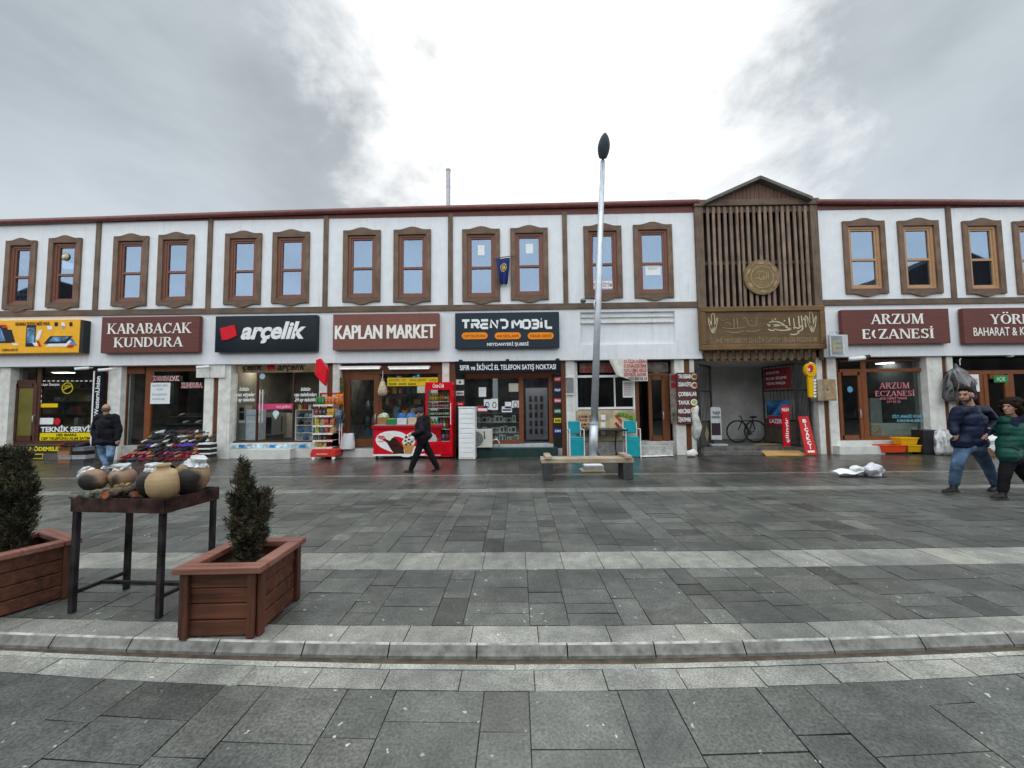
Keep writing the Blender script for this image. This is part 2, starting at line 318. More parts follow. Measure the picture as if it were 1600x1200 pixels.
def ribbon(mb, pts, w, y, depth=0.006, wz=None):      # flat pen stroke of width w along x, z points
    n = len(pts)
    L_, R_ = [], []
    for i in range(n):
        a = Vector(pts[max(i-1, 0)]); b = Vector(pts[min(i+1, n-1)]); d = (b-a); d = d.normalized() if d.length > 1e-6 else Vector((1, 0))
        ww = (w[i] if isinstance(w, (list, tuple)) else w)/2; nn = Vector((-d.y, d.x))*ww; p = Vector(pts[i]); L_.append(p+nn); R_.append(p-nn)
    vs = [(p.x, y-depth, p.y) for p in L_] + [(p.x, y-depth, p.y) for p in R_]
    mb.add(vs, [(i, n+i, n+i+1, i+1) for i in range(n-1)])
    vb = [(p.x, y-depth, p.y) for p in L_+R_[::-1]]; m = len(vb)
    mb.add(vb + [(a, b+depth, c) for a, b, c in vb], [((i+1) % m, i, m+i, m+(i+1) % m) for i in range(m)])
# ================================================================== the ground
def paving_mat(name, speck, rough, wet=False):
    m, t, b, o = newmat(name)
    at_ = nd(t, 'ShaderNodeAttribute', attribute_name='tone'); tcn = nd(t, 'ShaderNodeTexCoord')
    n1 = nd(t, 'ShaderNodeTexNoise', i_Scale=speck, i_Detail=3.0, i_Roughness=0.7); n2 = nd(t, 'ShaderNodeTexNoise', i_Scale=1.3, i_Detail=7.0, i_Roughness=0.62)
    vo = nd(t, 'ShaderNodeTexVoronoi', i_Scale=13.0)
    wv = nd(t, 'ShaderNodeMapping'); wv.inputs['Scale'].default_value = (1, 1.0, 1)
    for q in (n1, n2): t.links.new(tcn.outputs['Object'], q.inputs['Vector'])
    nw = nd(t, 'ShaderNodeTexNoise', i_Scale=14.0, i_Detail=2.0); t.links.new(tcn.outputs['Object'], nw.inputs['Vector'])
    av = nd(t, 'ShaderNodeVectorMath', operation='ADD'); sv = nd(t, 'ShaderNodeVectorMath', operation='SCALE'); sv.inputs['Scale'].default_value = 0.09
    t.links.new(nw.outputs['Color'], sv.inputs[0]); t.links.new(tcn.outputs['Object'], av.inputs[0]); t.links.new(sv.outputs[0], av.inputs[1]); t.links.new(av.outputs[0], vo.inputs['Vector'])
    c = mixc(t, 1.0, at_.outputs['Color'], mixc(t, sstep(t, n1.outputs[0], 0.3, 0.7), (0.58, 0.58, 0.58), (1.42, 1.42, 1.42)), 'MULTIPLY')
    c = mixc(t, 1.0, c, mixc(t, sstep(t, n2.outputs[0], 0.33, 0.70), (0.66, 0.67, 0.67), (1.26, 1.25, 1.21)), 'MULTIPLY')
    n5 = nd(t, 'ShaderNodeTexNoise', i_Scale=7.0, i_Detail=6.0, i_Roughness=0.7); t.links.new(tcn.outputs['Object'], n5.inputs['Vector']); c = mixc(t, 1.0, c, mixc(t, sstep(t, n5.outputs[0], 0.32, 0.68), (0.80, 0.80, 0.79), (1.17, 1.17, 1.16)), 'MULTIPLY')
    # pale chips and droppings lying on the stones
    spk = mth(t, 'MULTIPLY', mth(t, 'LESS_THAN', vo.outputs['Distance'], 0.115), mth(t, 'GREATER_THAN', sepc(t, vo.outputs['Color']), 0.55))
    spk = mth(t, 'MULTIPLY', spk, sstep(t, n2.outputs[0], 0.42, 0.56))
    c = mixc(t, mth(t, 'MULTIPLY', spk, 0.8), c, (0.62, 0.62, 0.58))
    geo = nd(t, 'ShaderNodeNewGeometry'); sx = nd(t, 'ShaderNodeSeparateXYZ'); t.links.new(geo.outputs['Position'], sx.inputs[0])
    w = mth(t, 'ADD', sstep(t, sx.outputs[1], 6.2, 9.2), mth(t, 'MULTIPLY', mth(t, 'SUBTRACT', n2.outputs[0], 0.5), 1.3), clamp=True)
    n3 = nd(t, 'ShaderNodeTexNoise', i_Scale=2.7, i_Detail=8.0, i_Roughness=0.7, i_Distortion=0.8); t.links.new(tcn.outputs['Object'], n3.inputs['Vector'])
    c = mixc(t, mth(t, 'MULTIPLY', sstep(t, n3.outputs[0], 0.58, 0.72), 0.34), c, (0.36, 0.35, 0.31))      # dried lime and salt bloom
    c = mixc(t, mth(t, 'MULTIPLY', sstep(t, n3.outputs[0], 0.40, 0.30), 0.45), c, mixc(t, 1.0, c, (0.45, 0.45, 0.44), 'MULTIPLY'))
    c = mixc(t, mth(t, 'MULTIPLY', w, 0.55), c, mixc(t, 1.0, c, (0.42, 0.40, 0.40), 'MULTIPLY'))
    t.links.new(c, b.inputs['Base Color'])
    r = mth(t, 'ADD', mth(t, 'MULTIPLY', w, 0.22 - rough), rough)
    r = mth(t, 'ADD', r, mth(t, 'MULTIPLY', mth(t, 'SUBTRACT', n1.outputs[0], 0.5), 0.18), clamp=True); t.links.new(r, b.inputs['Roughness'])
    b.inputs['Specular IOR Level'].default_value = 0.5
    bp = nd(t, 'ShaderNodeBump', i_Strength=0.22, i_Distance=0.012); t.links.new(mth(t, 'ADD', n1.outputs[0], mth(t, 'MULTIPLY', n2.outputs[0], 1.5)), bp.inputs['Height']); t.links.new(bp.outputs[0], b.inputs['Normal'])
    return m
def sepc(t, sock):
    n = t.nodes.new('ShaderNodeSeparateColor'); t.links.new(sock, n.inputs[0]); return n.outputs[0]
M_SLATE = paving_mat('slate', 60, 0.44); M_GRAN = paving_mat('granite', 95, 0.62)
M_JOINT = pm('joint', (0.085, 0.077, 0.062), 0.9, var=0.4, scale=9)
def arc(y0, x): return y0 + 0.0148*(2.44/max(y0, 2.2))**2.5 * x*x/(1+(x/8)**2)
rg = random.Random(11)
def slate():
    k = rg.random(); base = rg.uniform(0.086, 0.116)
    if k < .12: base *= .62
    elif k > .93: base *= 1.35
    h = rg.random(); return (base*(1.01 if h < .3 else .96), base*1.02, base*(.94 if h < .3 else .95))
def gran():
    b = rg.uniform(0.205, 0.285); return (b, b*.99, b*rg.uniform(.89, .93))
class Pave:
    def __init__(s): s.v = []; s.f = []; s.c = []
    def tile(s, pts, z, tone, lean=0.003):
        b = len(s.v); zz = [z + rg.uniform(-lean, lean) for _ in pts]
        cx = sum(p[0] for p in pts)/4; cy = sum(p[1] for p in pts)/4
        s.v += [(p[0], p[1], q) for p, q in zip(pts, zz)]
        s.v += [(p[0]+(p[0]-cx)*.004, p[1]+(p[1]-cy)*.004, z-.014) for p in pts]
        s.f.append((b, b+1, b+2, b+3)); s.c.append(tone)
        for i in range(4): s.f.append((b+i, b+4+i, b+4+(i+1) % 4, b+(i+1) % 4)); s.c.append(tuple(x*.55 for x in tone))
    def build(s, name, mat):
        me = bpy.data.meshes.new(name); me.from_pydata(s.v, [], s.f); me.materials.append(mat)
        a = me.color_attributes.new('tone', 'FLOAT_COLOR', 'CORNER'); i = 0
        for p, c in zip(me.polygons, s.c):
            for _ in p.vertices: a.data[i].color = (*c, 1); i += 1
        o = bpy.data.objects.new(name, me); C.objects.link(o); return struct(o)
def yl(v, z=0.0): return gnd(800, v, z).y
ZN = -0.05
dark_p, lite_p = Pave(), Pave()
g_ = 0.003
def zone(y0, y1, z, xm, cols, lens, tonef, P, far=False):
    x = -xm; wide = True
    while x < xm:
        w = rg.uniform(*cols[0]) if wide else rg.uniform(*cols[1]); wide = not wide if len(cols) > 1 else True
        D = y1 - y0; y = 0.0
        while y < D - 1e-6:
            l = rg.uniform(*lens) * (1.0 if wide else .8) if lens else D
            if D - y - l < .16: l = D - y
            def pt(xx, yy): f = yy/D; return (xx, arc(y0, xx)*(1-f) + arc(y1, xx)*f)
            a, b = y+g_, y+l-g_
            P.tile([pt(x+g_, a), pt(x+w-g_, a), pt(x+w-g_, b), pt(x+g_, b)], z, tonef())
            y += l
        x += w
Y1, Y2, Y3, Y4, Y5 = yl(1080, ZN), yl(1047, ZN), yl(1038, ZN), yl(1030, ZN), yl(1005)
Y6, Y7, Y8, Y9, Y10, Y11, Y12 = yl(978), yl(890), yl(863), yl(769), yl(763), yl(750), yl(741)
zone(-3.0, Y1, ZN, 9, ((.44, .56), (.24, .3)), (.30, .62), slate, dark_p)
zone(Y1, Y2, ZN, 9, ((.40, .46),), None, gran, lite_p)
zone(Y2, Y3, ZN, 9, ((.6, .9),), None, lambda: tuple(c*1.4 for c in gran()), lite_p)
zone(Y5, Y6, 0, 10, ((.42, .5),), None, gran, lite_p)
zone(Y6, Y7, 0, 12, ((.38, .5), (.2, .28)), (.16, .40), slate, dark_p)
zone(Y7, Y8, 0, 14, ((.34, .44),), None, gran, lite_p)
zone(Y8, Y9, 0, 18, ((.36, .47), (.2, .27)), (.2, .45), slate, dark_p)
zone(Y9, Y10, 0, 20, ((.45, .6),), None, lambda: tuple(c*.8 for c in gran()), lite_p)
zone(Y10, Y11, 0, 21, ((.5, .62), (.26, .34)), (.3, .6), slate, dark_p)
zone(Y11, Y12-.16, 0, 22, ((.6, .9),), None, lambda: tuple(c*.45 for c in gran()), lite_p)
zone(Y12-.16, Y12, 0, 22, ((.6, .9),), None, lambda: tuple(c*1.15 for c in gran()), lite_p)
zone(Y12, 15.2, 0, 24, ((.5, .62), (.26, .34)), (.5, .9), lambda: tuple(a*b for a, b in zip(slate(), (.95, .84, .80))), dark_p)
dark_p.build('slate_paving', M_SLATE); lite_p.build('granite_bands', M_GRAN)
g = MB(); g.add([(-150, -150, -.14), (150, -150, -.14), (150, 150, -.14), (-150, 150, -.14)], [(0, 1, 2, 3)])
struct(g.build('ground', pm('asphalt', (0.055, 0.055, 0.055), 0.8, var=0.3)))
g = MB()
def strip(mb, ya, yb, z, xm=24, n=40):
    for i in range(n):
        a = -xm + 2*xm*i/n; b = -xm + 2*xm*(i+1)/n
        mb.quad((a, arc(ya, a), z), (b, arc(ya, b), z), (b, arc(yb, b), z), (a, arc(yb, a), z))
strip(g, -3, Y3+.01, ZN-.012); strip(g, Y5-.01, 15.3, -.012)
struct(g.build('paving_bed', M_JOINT))
YK = yl(1026, ZN)
g = MB(); strip(g, Y3-.005, YK+.03, ZN-.018); struct(g.build('drain', pm('drain_silt', (0.085, 0.065, 0.047), 0.45, var=0.3, scale=12)))
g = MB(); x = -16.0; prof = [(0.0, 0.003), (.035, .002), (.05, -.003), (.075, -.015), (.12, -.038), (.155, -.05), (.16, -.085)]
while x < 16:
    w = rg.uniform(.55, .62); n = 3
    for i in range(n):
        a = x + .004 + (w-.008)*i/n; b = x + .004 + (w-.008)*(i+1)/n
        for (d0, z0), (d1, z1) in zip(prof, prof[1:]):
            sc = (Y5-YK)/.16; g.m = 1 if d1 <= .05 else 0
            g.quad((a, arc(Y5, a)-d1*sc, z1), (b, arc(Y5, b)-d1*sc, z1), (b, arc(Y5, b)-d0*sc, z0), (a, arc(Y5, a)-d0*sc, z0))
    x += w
struct(g.build('kerb', [pm('kerb_stone', (0.195, 0.19, 0.175), 0.7, var=0.3, scale=14, bump=0.25), pm('kerb_lit_edge', (0.40, 0.395, 0.37), 0.7, var=0.4, scale=9)]))  # lit edge of the top chamfer is put into a paler stone colour
g = MB(); p = gnd(1343, 745); g.prism([(0, 0), (1, 0), (1, 1)], 0, 0) if 0 else None
pts = [(p.x-.52, p.y-.10), (p.x-.1, p.y-.16), (p.x+.45, p.y-.13), (p.x+.56, p.y+.0), (p.x+.3, p.y+.13), (p.x-.3, p.y+.12)]
g.add([(a, b, .005) for a, b in pts], [tuple(range(6))]); struct(g.build('soil_pit', pm('wet_soil', (0.012, 0.010, 0.009), 0.6)))
# ================================================================== the long shop building
WY, SY, PY = 11.75, 12.02, 11.85          # fronts of the upper wall, the shopfronts, the pillars
SOF, BEAM, TOPZ = 2.93, 4.60, 7.62
def X(u, Y=WY, v=420): return at(u, v, Y).x
def XS(u): return at(u, 640, SY).x
BLD = thing('shop_building', 'long white two-storey shop building with brown timber posts and paired windows', 'building', (0, 12, 0))
win_px = [(9,377,56.5,483.6),(76,373,127,480.4),(177.7,370,231.8,478.3),(247.6,367.8,303,476.8),(352,365.7,409,476),(426.3,363.6,484,474),(536.6,360.8,595,472),(615.4,359.7,673.6,472),
          (722.5,359,781.4,471.3),(797.7,357.2,856.5,468.8),(912.2,354,971.5,466),(990,352,1050.7,465.7),(1317.6,346.3,1383.5,459.4),(1404,345.7,1468,459),(1505,346,1566,459.4),(1584,346.5,1646,459.6)]
x_l, x_r = -19.0, 19.0
gx0, gx1 = X(1093), X(1277)                # gateway bay has its own timber front
wins = []
for w in win_px:
    x0, x1, z0, z1 = rect(*w, WY); wins.append((x0, x1, z0, z1))
b = MB()
def wallrun(xa, xb, ws):
    x = xa
    for (x0, x1, z0, z1) in ws:
        o = .13; a0, a1, c0, c1 = x0+o, x1-o, z0+o, z1-o
        b.box(x, a0, WY, WY+.24, BEAM, TOPZ); b.box(a0, a1, WY, WY+.24, BEAM, c0); b.box(a0, a1, WY, WY+.24, c1, TOPZ); x = a1
    b.box(x, xb, WY, WY+.24, BEAM, TOPZ)
wallrun(x_l, gx0, wins[:12]); b.build('upper_wall', PLAST, BLD); b = MB(); wallrun(gx1, x_r, wins[12:]); b.build('upper_wall', PLAST, BLD)
b = MB()                                   # fascia band with the empty sign recess
rx0, rx1, rz0, rz1 = rect(907, 487, 1055, 538, WY)
b.box(x_l, rx0, WY, WY+.3, SOF, BEAM); b.box(rx0, rx1, WY, WY+.3, SOF, rz0); b.box(rx0, rx1, WY, WY+.3, rz1, BEAM); b.box(rx1, gx0-.02, WY, WY+.3, SOF, BEAM)
b.box(gx1+.02, x_r, WY, WY+.3, SOF, BEAM); b.box(rx0, rx1, WY+.09, WY+.3, rz0, rz1)
b.build('fascia', PLAST, BLD)
b = MB(); b.box(rx0+.02, rx1-.02, WY+.02, WY+.088, rz1-.34, rz1-.29); b.box(rx0+.02, rx1-.02, WY+.03, WY+.088, rz1-.16, rz1-.12); b.build('recess_moulding', PLAST2, BLD)
b = MB(); bz0, bz1 = BEAM-.088, BEAM+.088
b.box(x_l, gx0-.04, WY-.045, WY, bz0, bz1); b.build('timber_beam', TIMX, BLD)
b = MB(); b.box(gx1+.04, x_r, WY-.045, WY, bz0, bz1); b.build('timber_beam', TIMX, BLD)
post_u = [(-20, -20), (157.3, 148.8), (330.6, 325.3), (509.8, 508.7), (703.3, 704.8), (883, 883), (1480, 1491.6), (1668, 1680)]
for i, (ut, ub) in enumerate(post_u):
    x = (X(ut, WY, 335) + X(ub, WY, 485))/2
    b = MB(); b.box(x-.074, x+.074, WY-.04, WY, bz1, TOPZ-.02); b.build('timber_post', TIMZ, BLD)
def roof_z(x):                              # the roofline rises gently towards the middle
    pts = [(-19, 7.50), (-13.2, 7.58), (-9.6, 7.655), (-6, 7.70), (-2, 7.75), (1.5, 7.77), (5.6, 7.80), (9.2, 7.74), (13, 7.67), (19, 7.52)]
    for (a, p), (c, q) in zip(pts, pts[1:]):
        if a <= x <= c: return p + (q-p)*(x-a)/(c-a)
    return 7.5
def gutter(xa, xb):
    b = MB(); n = 12; xs = [xa + (xb-xa)*i/n for i in range(n+1)]
    b.tube([(x, WY-.09, roof_z(x)) for x in xs], .075, 10)
    for i in range(0, n+1, 1): x = xs[i]; b.tube([(x-.03, WY-.09, roof_z(x)), (x+.03, WY-.09, roof_z(x))], .083, 10)
    b.build('gutter', GUT, BLD, smooth=True)
    b = MB()
    for a, c in zip(xs, xs[1:]):
        b.add([(a, WY-.02, TOPZ-.1), (c, WY-.02, TOPZ-.1), (c, WY-.02, roof_z(c)+.05), (a, WY-.02, roof_z(a)+.05)], [(0, 1, 2, 3)])
        b.add([(a, WY-.13, roof_z(a)+.07), (c, WY-.13, roof_z(c)+.07), (c, 18.5, roof_z(c)+.5), (a, 18.5, roof_z(a)+.5)], [(0, 1, 2, 3)])
    b.build('roof', pm('roof_sheet', (0.16, 0.06, 0.05), 0.6), BLD)
gutter(x_l, gx0-.02); gutter(gx1+.02, x_r)
b = MB(); b.box(x_l, x_r, 18.4, 18.6, 0, 7.7); b.box(x_l-.2, x_l, WY, 18.6, 0, 7.5); b.box(x_r, x_r+.2, WY, 18.6, 0, 7.5); b.build('rear_wall', PLAST2, BLD)
b = MB(); b.box(x_l, x_r, WY+.3, 18.4, SOF+.02, BEAM-.2); b.build('floor_slab', PLAST2, BLD)
b = MB(); b.box(x_l, x_r, 15.4, 15.5, BEAM, 7.4); b.build('upper_room_wall', pm('room_paint', (0.34, 0.36, 0.38), 0.8), BLD)
CURT = pm('tulle', (0.11, 0.13, 0.15), 0.8, var=0.15, stretch=(14, 14, .3))
for i, (x0, x1, z0, z1) in enumerate(wins):
    pv = PVC if i < 12 else PVCT
    wr = bpy.data.objects.new('window', None); C.objects.link(wr); wr.parent = BLD; wr.location = (x0 - 0, WY-12, z0)
    w, h = x1-x0, z1-z0; xm = (x0+x1)/2; t = .155
    b = MB()                               # mitred boards, the head and the foot board cut to a shallow scallop
    def scal(zb, s): return [(xm + w*.5*(k/8-1), zb) for k in ()]
    def crv(zb, s): return [(x0 + w*k/24, zb + s*(.045*(1+math.cos(math.pi*max(-1, min(1, (k/24-.5)/.36))))*1.0)) for k in range(25)]
    yf = WY-.06
    b.prism(crv(z1, 1) + [(x1-t, z1-t), (x0+t, z1-t)], yf, WY+.02); b.prism([(x0+t, z0+t), (x1-t, z0+t)] + crv(z0, -1)[::-1], yf, WY+.02); b.mi = [1]*len(b.mi)
    b.m = 0
    b.prism([(x0, z0), (x0+t-.001, z0+t), (x0+t-.001, z1-t), (x0, z1)], yf+.006, WY+.02); b.prism([(x1, z0), (x1, z1), (x1-t+.001, z1-t), (x1-t+.001, z0+t)], yf+.006, WY+.02)
    b.build('casing', [CASZ, CASX], wr)
    a0, a1, c0, c1 = x0+t, x1-t, z0+t, z1-t; f = .075; tz = c0 + (c1-c0)*.47
    b = MB(); ya, yb = WY+.0, WY+.09
    b.box(a0, a0+f, ya, yb, c0, c1); b.box(a1-f, a1, ya, yb, c0, c1); b.box(a0+f, a1-f, ya, yb, c0, c0+f); b.box(a0+f, a1-f, ya, yb, c1-f, c1)
    g2 = f+.055
    b.box(a0+f, a0+g2, ya+.025, yb, c0+f, c1-f); b.box(a1-g2, a1-f, ya+.025, yb, c0+f, c1-f); b.box(a0+g2, a1-g2, ya+.025, yb, c0+f, c0+g2); b.box(a0+g2, a1-g2, ya+.025, yb, c1-g2, c1-f)
    b.box(a0+g2, a1-g2, ya+.02, yb, tz-.035, tz+.035); b.build('sash', pv, wr)
    b = MB(); b.box(a0+g2, a1-g2, ya+.06, ya+.066, c0+g2, tz-.035); b.box(a0+g2, a1-g2, ya+.06, ya+.066, tz+.035, c1-g2); b.build('pane', WGL, wr)
    if i not in (0, 1):
        b = MB(); n = 26
        for k in range(n):
            p, q = a0 + (a1-a0)*k/n, a0 + (a1-a0)*(k+1)/n
            b.quad((p, WY+.22+.02*math.sin(k*1.9), c0), (q, WY+.22+.02*math.sin((k+1)*1.9), c0), (q, WY+.22+.02*math.sin((k+1)*1.9), c1), (p, WY+.22+.02*math.sin(k*1.9), c1))
        b.build('curtain', CURT, wr, smooth=True)
# pillars of the ground floor: (left, right) photo columns, white plaster, and the brown strips between them
for u0, u1 in ((-4, 13), (167, 187), (318, 332), (340, 359), (498, 510), (519, 530), (691, 702), (885, 899), (1056, 1071), (1080, 1087), (1279, 1288), (1296, 1310), (1453, 1477), (1485, 1494)):
    b = MB(); b.box(at(u0, 640, PY).x, at(u1, 640, PY).x, PY, PY+.3, 0, SOF); b.build('pillar', PLAST2, BLD)
for u0, u1 in ((158, 167), (332, 340), (510, 519), (702, 712), (878, 885), (1071, 1080), (1288, 1296), (1477, 1485)):
    b = MB(); b.box(at(u0, 640, PY).x, at(u1, 640, PY).x, PY+.04, PY+.26, 0, SOF); b.build('pillar_strip', DOORW, BLD)
for u0, u1 in ((307, 328), (329, 352)):
    b = MB(); b.pr(u0, 570, u1, 590, PY-.02-.02*(u0 > 320), PY+.02); x0, x1, z0, z1 = rect(u0, 570, u1, 590, PY-.04); b = MB(); b.box(x0, x1, PY-.05, PY+.0, z0, SOF); b.build('pillar_cap', PLAST2, BLD)
# rooms behind the shopfronts
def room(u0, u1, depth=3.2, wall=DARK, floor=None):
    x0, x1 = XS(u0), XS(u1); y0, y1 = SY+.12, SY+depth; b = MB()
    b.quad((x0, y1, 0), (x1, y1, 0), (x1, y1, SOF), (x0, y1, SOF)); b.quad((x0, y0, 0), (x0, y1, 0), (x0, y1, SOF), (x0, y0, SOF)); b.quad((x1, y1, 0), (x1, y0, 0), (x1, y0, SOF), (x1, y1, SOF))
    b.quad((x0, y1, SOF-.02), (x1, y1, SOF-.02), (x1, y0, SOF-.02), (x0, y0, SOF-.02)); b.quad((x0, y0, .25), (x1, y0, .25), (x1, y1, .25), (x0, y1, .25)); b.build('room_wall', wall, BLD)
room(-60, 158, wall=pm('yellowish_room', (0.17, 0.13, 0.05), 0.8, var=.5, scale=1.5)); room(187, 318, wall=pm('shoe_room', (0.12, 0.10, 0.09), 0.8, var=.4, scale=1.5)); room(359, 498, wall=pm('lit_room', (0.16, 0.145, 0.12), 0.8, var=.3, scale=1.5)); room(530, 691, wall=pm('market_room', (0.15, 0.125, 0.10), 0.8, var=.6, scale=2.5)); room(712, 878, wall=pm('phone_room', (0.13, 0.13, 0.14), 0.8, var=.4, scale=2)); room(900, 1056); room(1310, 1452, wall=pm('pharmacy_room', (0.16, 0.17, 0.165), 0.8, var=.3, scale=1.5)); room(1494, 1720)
def front(name, bars, panes, frame, gl=SGL, doors=()):
    """one shopfront: frame bars and panes as photo rectangles, and any door leaf"""
    r = bpy.data.objects.new(name, None); C.objects.link(r); r.parent = BLD; x0, x1, z0, z1 = rect(*bars[0], SY); r.location = (x0, SY-12, 0)
    b = MB()
    for i, q in enumerate(bars): b.pr(*q, SY-.0011*(i % 5), SY+.09)
    b.build('frame', frame, r)
    for q in panes: b = MB(); b.pr(*q, SY+.04, SY+.048); b.build('pane', gl, r)
    for d in doors:
        u0, v0, u1, v1, t = d; b = MB()
        for q in ((u0, v0, u0+t, v1), (u1-t, v0, u1, v1), (u0+t, v0, u1-t, v0+t*1.1), (u0+t, v1-t*1.4, u1-t, v1)): b.pr(*q, SY-.018, SY+.06)
        b.build('door', frame, r); b = MB(); b.pr(u0+t, v0+t, u1-t, v1-t*1.3, SY+.02, SY+.028); b.build('door_pane', gl, r)
        b = MB(); x0, x1, z0, z1 = rect(u1-t*.7, v0+(v1-v0)*.55, u1-t*.4, v0+(v1-v0)*.68, SY-.06); b.tube([(x0, SY-.018, z0), (x0, SY-.08, z0+.03), (x0, SY-.08, z1-.03), (x0, SY-.018, z1)], .013, 8); b.build('door_handle', STEEL, r, smooth=True)
    return r
DB = pm('dark_brown_frame', (0.085, 0.035, 0.025), 0.4, var=.12); RB = pm('red_brown_frame', (0.20, 0.068, 0.028), 0.4, var=.12); GRF = pm('grey_frame', (0.36, 0.37, 0.38), 0.4)
front('shopfront', [(13, 566, 20, 694), (20, 566, 145, 574), (56, 574, 62, 689), (20, 594, 56, 599), (20, 689, 145, 695), (143, 574, 158, 695)],
      [(20, 574, 56, 594), (62, 574, 143, 689)], DB, doors=[(20, 599, 56, 689, 6)])
front('shopfront', [(187, 572, 196, 698), (226, 572, 235, 694), (196, 572, 226, 584), (235, 572, 318, 580), (235, 690, 318, 696)], [(235, 580, 318, 690), (196, 584, 226, 698)], RB)
front('shopfront', [(357, 566, 361, 693), (361, 689, 498, 693), (400, 582, 401.4, 689), (457, 582, 458.4, 689), (361, 566, 498, 568)], [(361, 568, 400, 689), (401.4, 568, 457, 689), (458.4, 568, 498, 689)], DB, gl=CGL)
front('shopfront', [(530, 566, 691, 577), (530, 577, 538, 700), (592, 588, 596, 700), (538, 577, 691, 584), (684, 584, 691, 700), (596, 664, 684, 700)], [(596, 584, 684, 664)], DOORW, doors=[(538, 585, 592, 697, 8)])
front('shopfront', [(712, 566, 726, 700), (811, 590, 818, 692), (726, 586, 858, 591), (726, 688, 811, 694), (858, 584, 864, 702), (726, 566, 878, 586)], [(726, 591, 811, 688)], RB)
front('shopfront', [(899, 566, 903, 700), (903, 586, 992, 589.5), (989.5, 589.5, 992, 640), (930, 589.5, 931.5, 636), (960, 589.5, 961.5, 636), (903, 636, 989.5, 639.5)], [(903, 589.5, 930, 636), (931.5, 589.5, 960, 636), (961.5, 589.5, 989.5, 636)], WHITE)
front('shopfront', [(992, 583, 999, 694), (1040, 583, 1046, 694), (999, 583, 1040, 587)], [], DOORW, doors=[(1014, 588, 1040, 688, 5)])
front('shopfront', [(1308, 562, 1312, 688), (1348, 562, 1356, 688), (1446, 562, 1453, 688), (1312, 576, 1446, 581), (1312, 562, 1446, 564.5), (1356, 681, 1446, 688)], [(1312, 564.5, 1348, 576), (1356, 564.5, 1446, 576), (1356, 581, 1446, 681)], RB, doors=[(1312, 581, 1348, 687, 5)])
front('shopfront', [(1494, 578, 1700, 584), (1533, 584, 1541, 700), (1580, 584, 1588, 700), (1494, 584, 1498, 700)], [(1498, 584, 1533, 690), (1588, 584, 1690, 690), (1494, 560, 1690, 578)], RB, doors=[(1541, 585, 1580, 698, 6)])
# plinths and steps
def step(name, px, Y, m, d=.35, bev=.008):
    x0, x1, z0, z1 = rect(*px, Y); b = MB(); b.box(x0, x1, Y, Y+d, 0, z1); return b.build(name, m, BLD, bev=bev)
TILE = pm('white_tile', (0.62, 0.62, 0.60), 0.4, var=.1, scale=3); CONC = pm('step_concrete', (0.42, 0.41, 0.39), 0.8, var=.25, scale=8, streak=.4)
step('plinth', (-30, 695, 160, 716), 11.95, pm('dark_plinth', (0.10, 0.095, 0.09), 0.6)); step('plinth', (187, 696, 318, 716), 11.95, CONC)
step('plinth', (353, 692, 498, 714), 11.9, TILE); step('door_step', (383, 702, 453, 717), 11.62, TILE, .28)
step('plinth', (527, 701, 691, 714), 11.9, TILE); step('plinth', (743, 694, 880, 714), 11.95, pm('grey_step', (0.45, 0.47, 0.48), .5)); step('door_step', (746, 700, 872, 712), 11.7, pm('dark_green_step', (0.02, 0.045, 0.045), .35), .25)
step('plinth', (899, 690, 1056, 712), 11.95, CONC); step('door_step', (1000, 697, 1052, 710), 11.68, CONC, .27); step('plinth', (1310, 688, 1453, 710), 11.93, TILE); step('door_step', (1312, 697, 1383, 708.5), 11.6, TILE, .32); step('plinth', (1494, 700, 1700, 712), 11.95, CONC)
# ================================================================== the timber gateway
GY = WY-.10
gx = lambda u, Y=GY: at(u, 420, Y).x
GW = thing('timber_gateway', 'dark timber gateway with slatted screen and small gable roof above the passage', 'gateway', ((gx0+gx1)/2, GY, 0))
zt = at(1190, 322, GY).z; zb = at(1190, 478, GY).z
b = MB(); b.box(gx(1089), gx(1102), GY, GY+.3, zb-.05, zt+.02); b.build('side_post', TIMZ, GW, bev=.01)
b = MB(); b.box(gx(1271), gx(1283), GY, GY+.3, zb-.05, zt+.02); b.build('side_post', TIMZ, GW, bev=.01)
b = MB(); b.box(gx(1089)-.03, gx(1283)+.03, GY-.04, GY+.3, zt+.02, zt+.22); b.build('head_beam', TIMX, GW, bev=.01)
b = MB(); b.box(gx(1102), gx(1271), GY+.05, GY+.1, zt-.16, zt+.02); b.build('slat_rail', TIMX, GW)
zm = at(1190, 408, GY).z
b = MB(); b.box(gx(1102), gx(1271), GY+.11, GY+.15, zm-.05, zm+.05); b.build('slat_rail', TIMX, GW)
n = 18
for i in range(n):
    x = gx(1109.5) + (gx(1264)-gx(1109.5))*i/(n-1) + random.uniform(-.012, .012); w = random.uniform(.037, .045); b = MB()
    lean = random.uniform(-.012, .012); y = GY + random.uniform(0, .012)
    b.add([(x-w+lean, y, zb-.05), (x+w+lean, y, zb-.05), (x+w+lean, y+.045, zb-.05), (x-w+lean, y+.045, zb-.05), (x-w, y, zt+.0), (x+w, y, zt+.0), (x+w, y+.045, zt+.0), (x-w, y+.045, zt+.0)],
          [(0,3,2,1),(4,5,6,7),(0,1,5,4),(1,2,6,5),(2,3,7,6),(3,0,4,7)])
    b.build('slat', wood('slat_%d' % (i % 4), tuple(c*(.85+.14*(i % 4)) for c in (.105, .070, .052)), tuple(c*(.85+.14*((i*3) % 4)) for c in (.275, .195, .148)), 'z'), GW)
b = MB(); b.box(gx0, gx1, GY+.55, GY+.6, SOF, TOPZ+.3); b.box(gx0-.02, gx0, GY+.2, GY+.6, SOF, TOPZ); b.box(gx1, gx1+.02, GY+.2, GY+.6, SOF, TOPZ); b.build('back_panel', pm('black_boards', (.012, .011, .010), .8), GW)
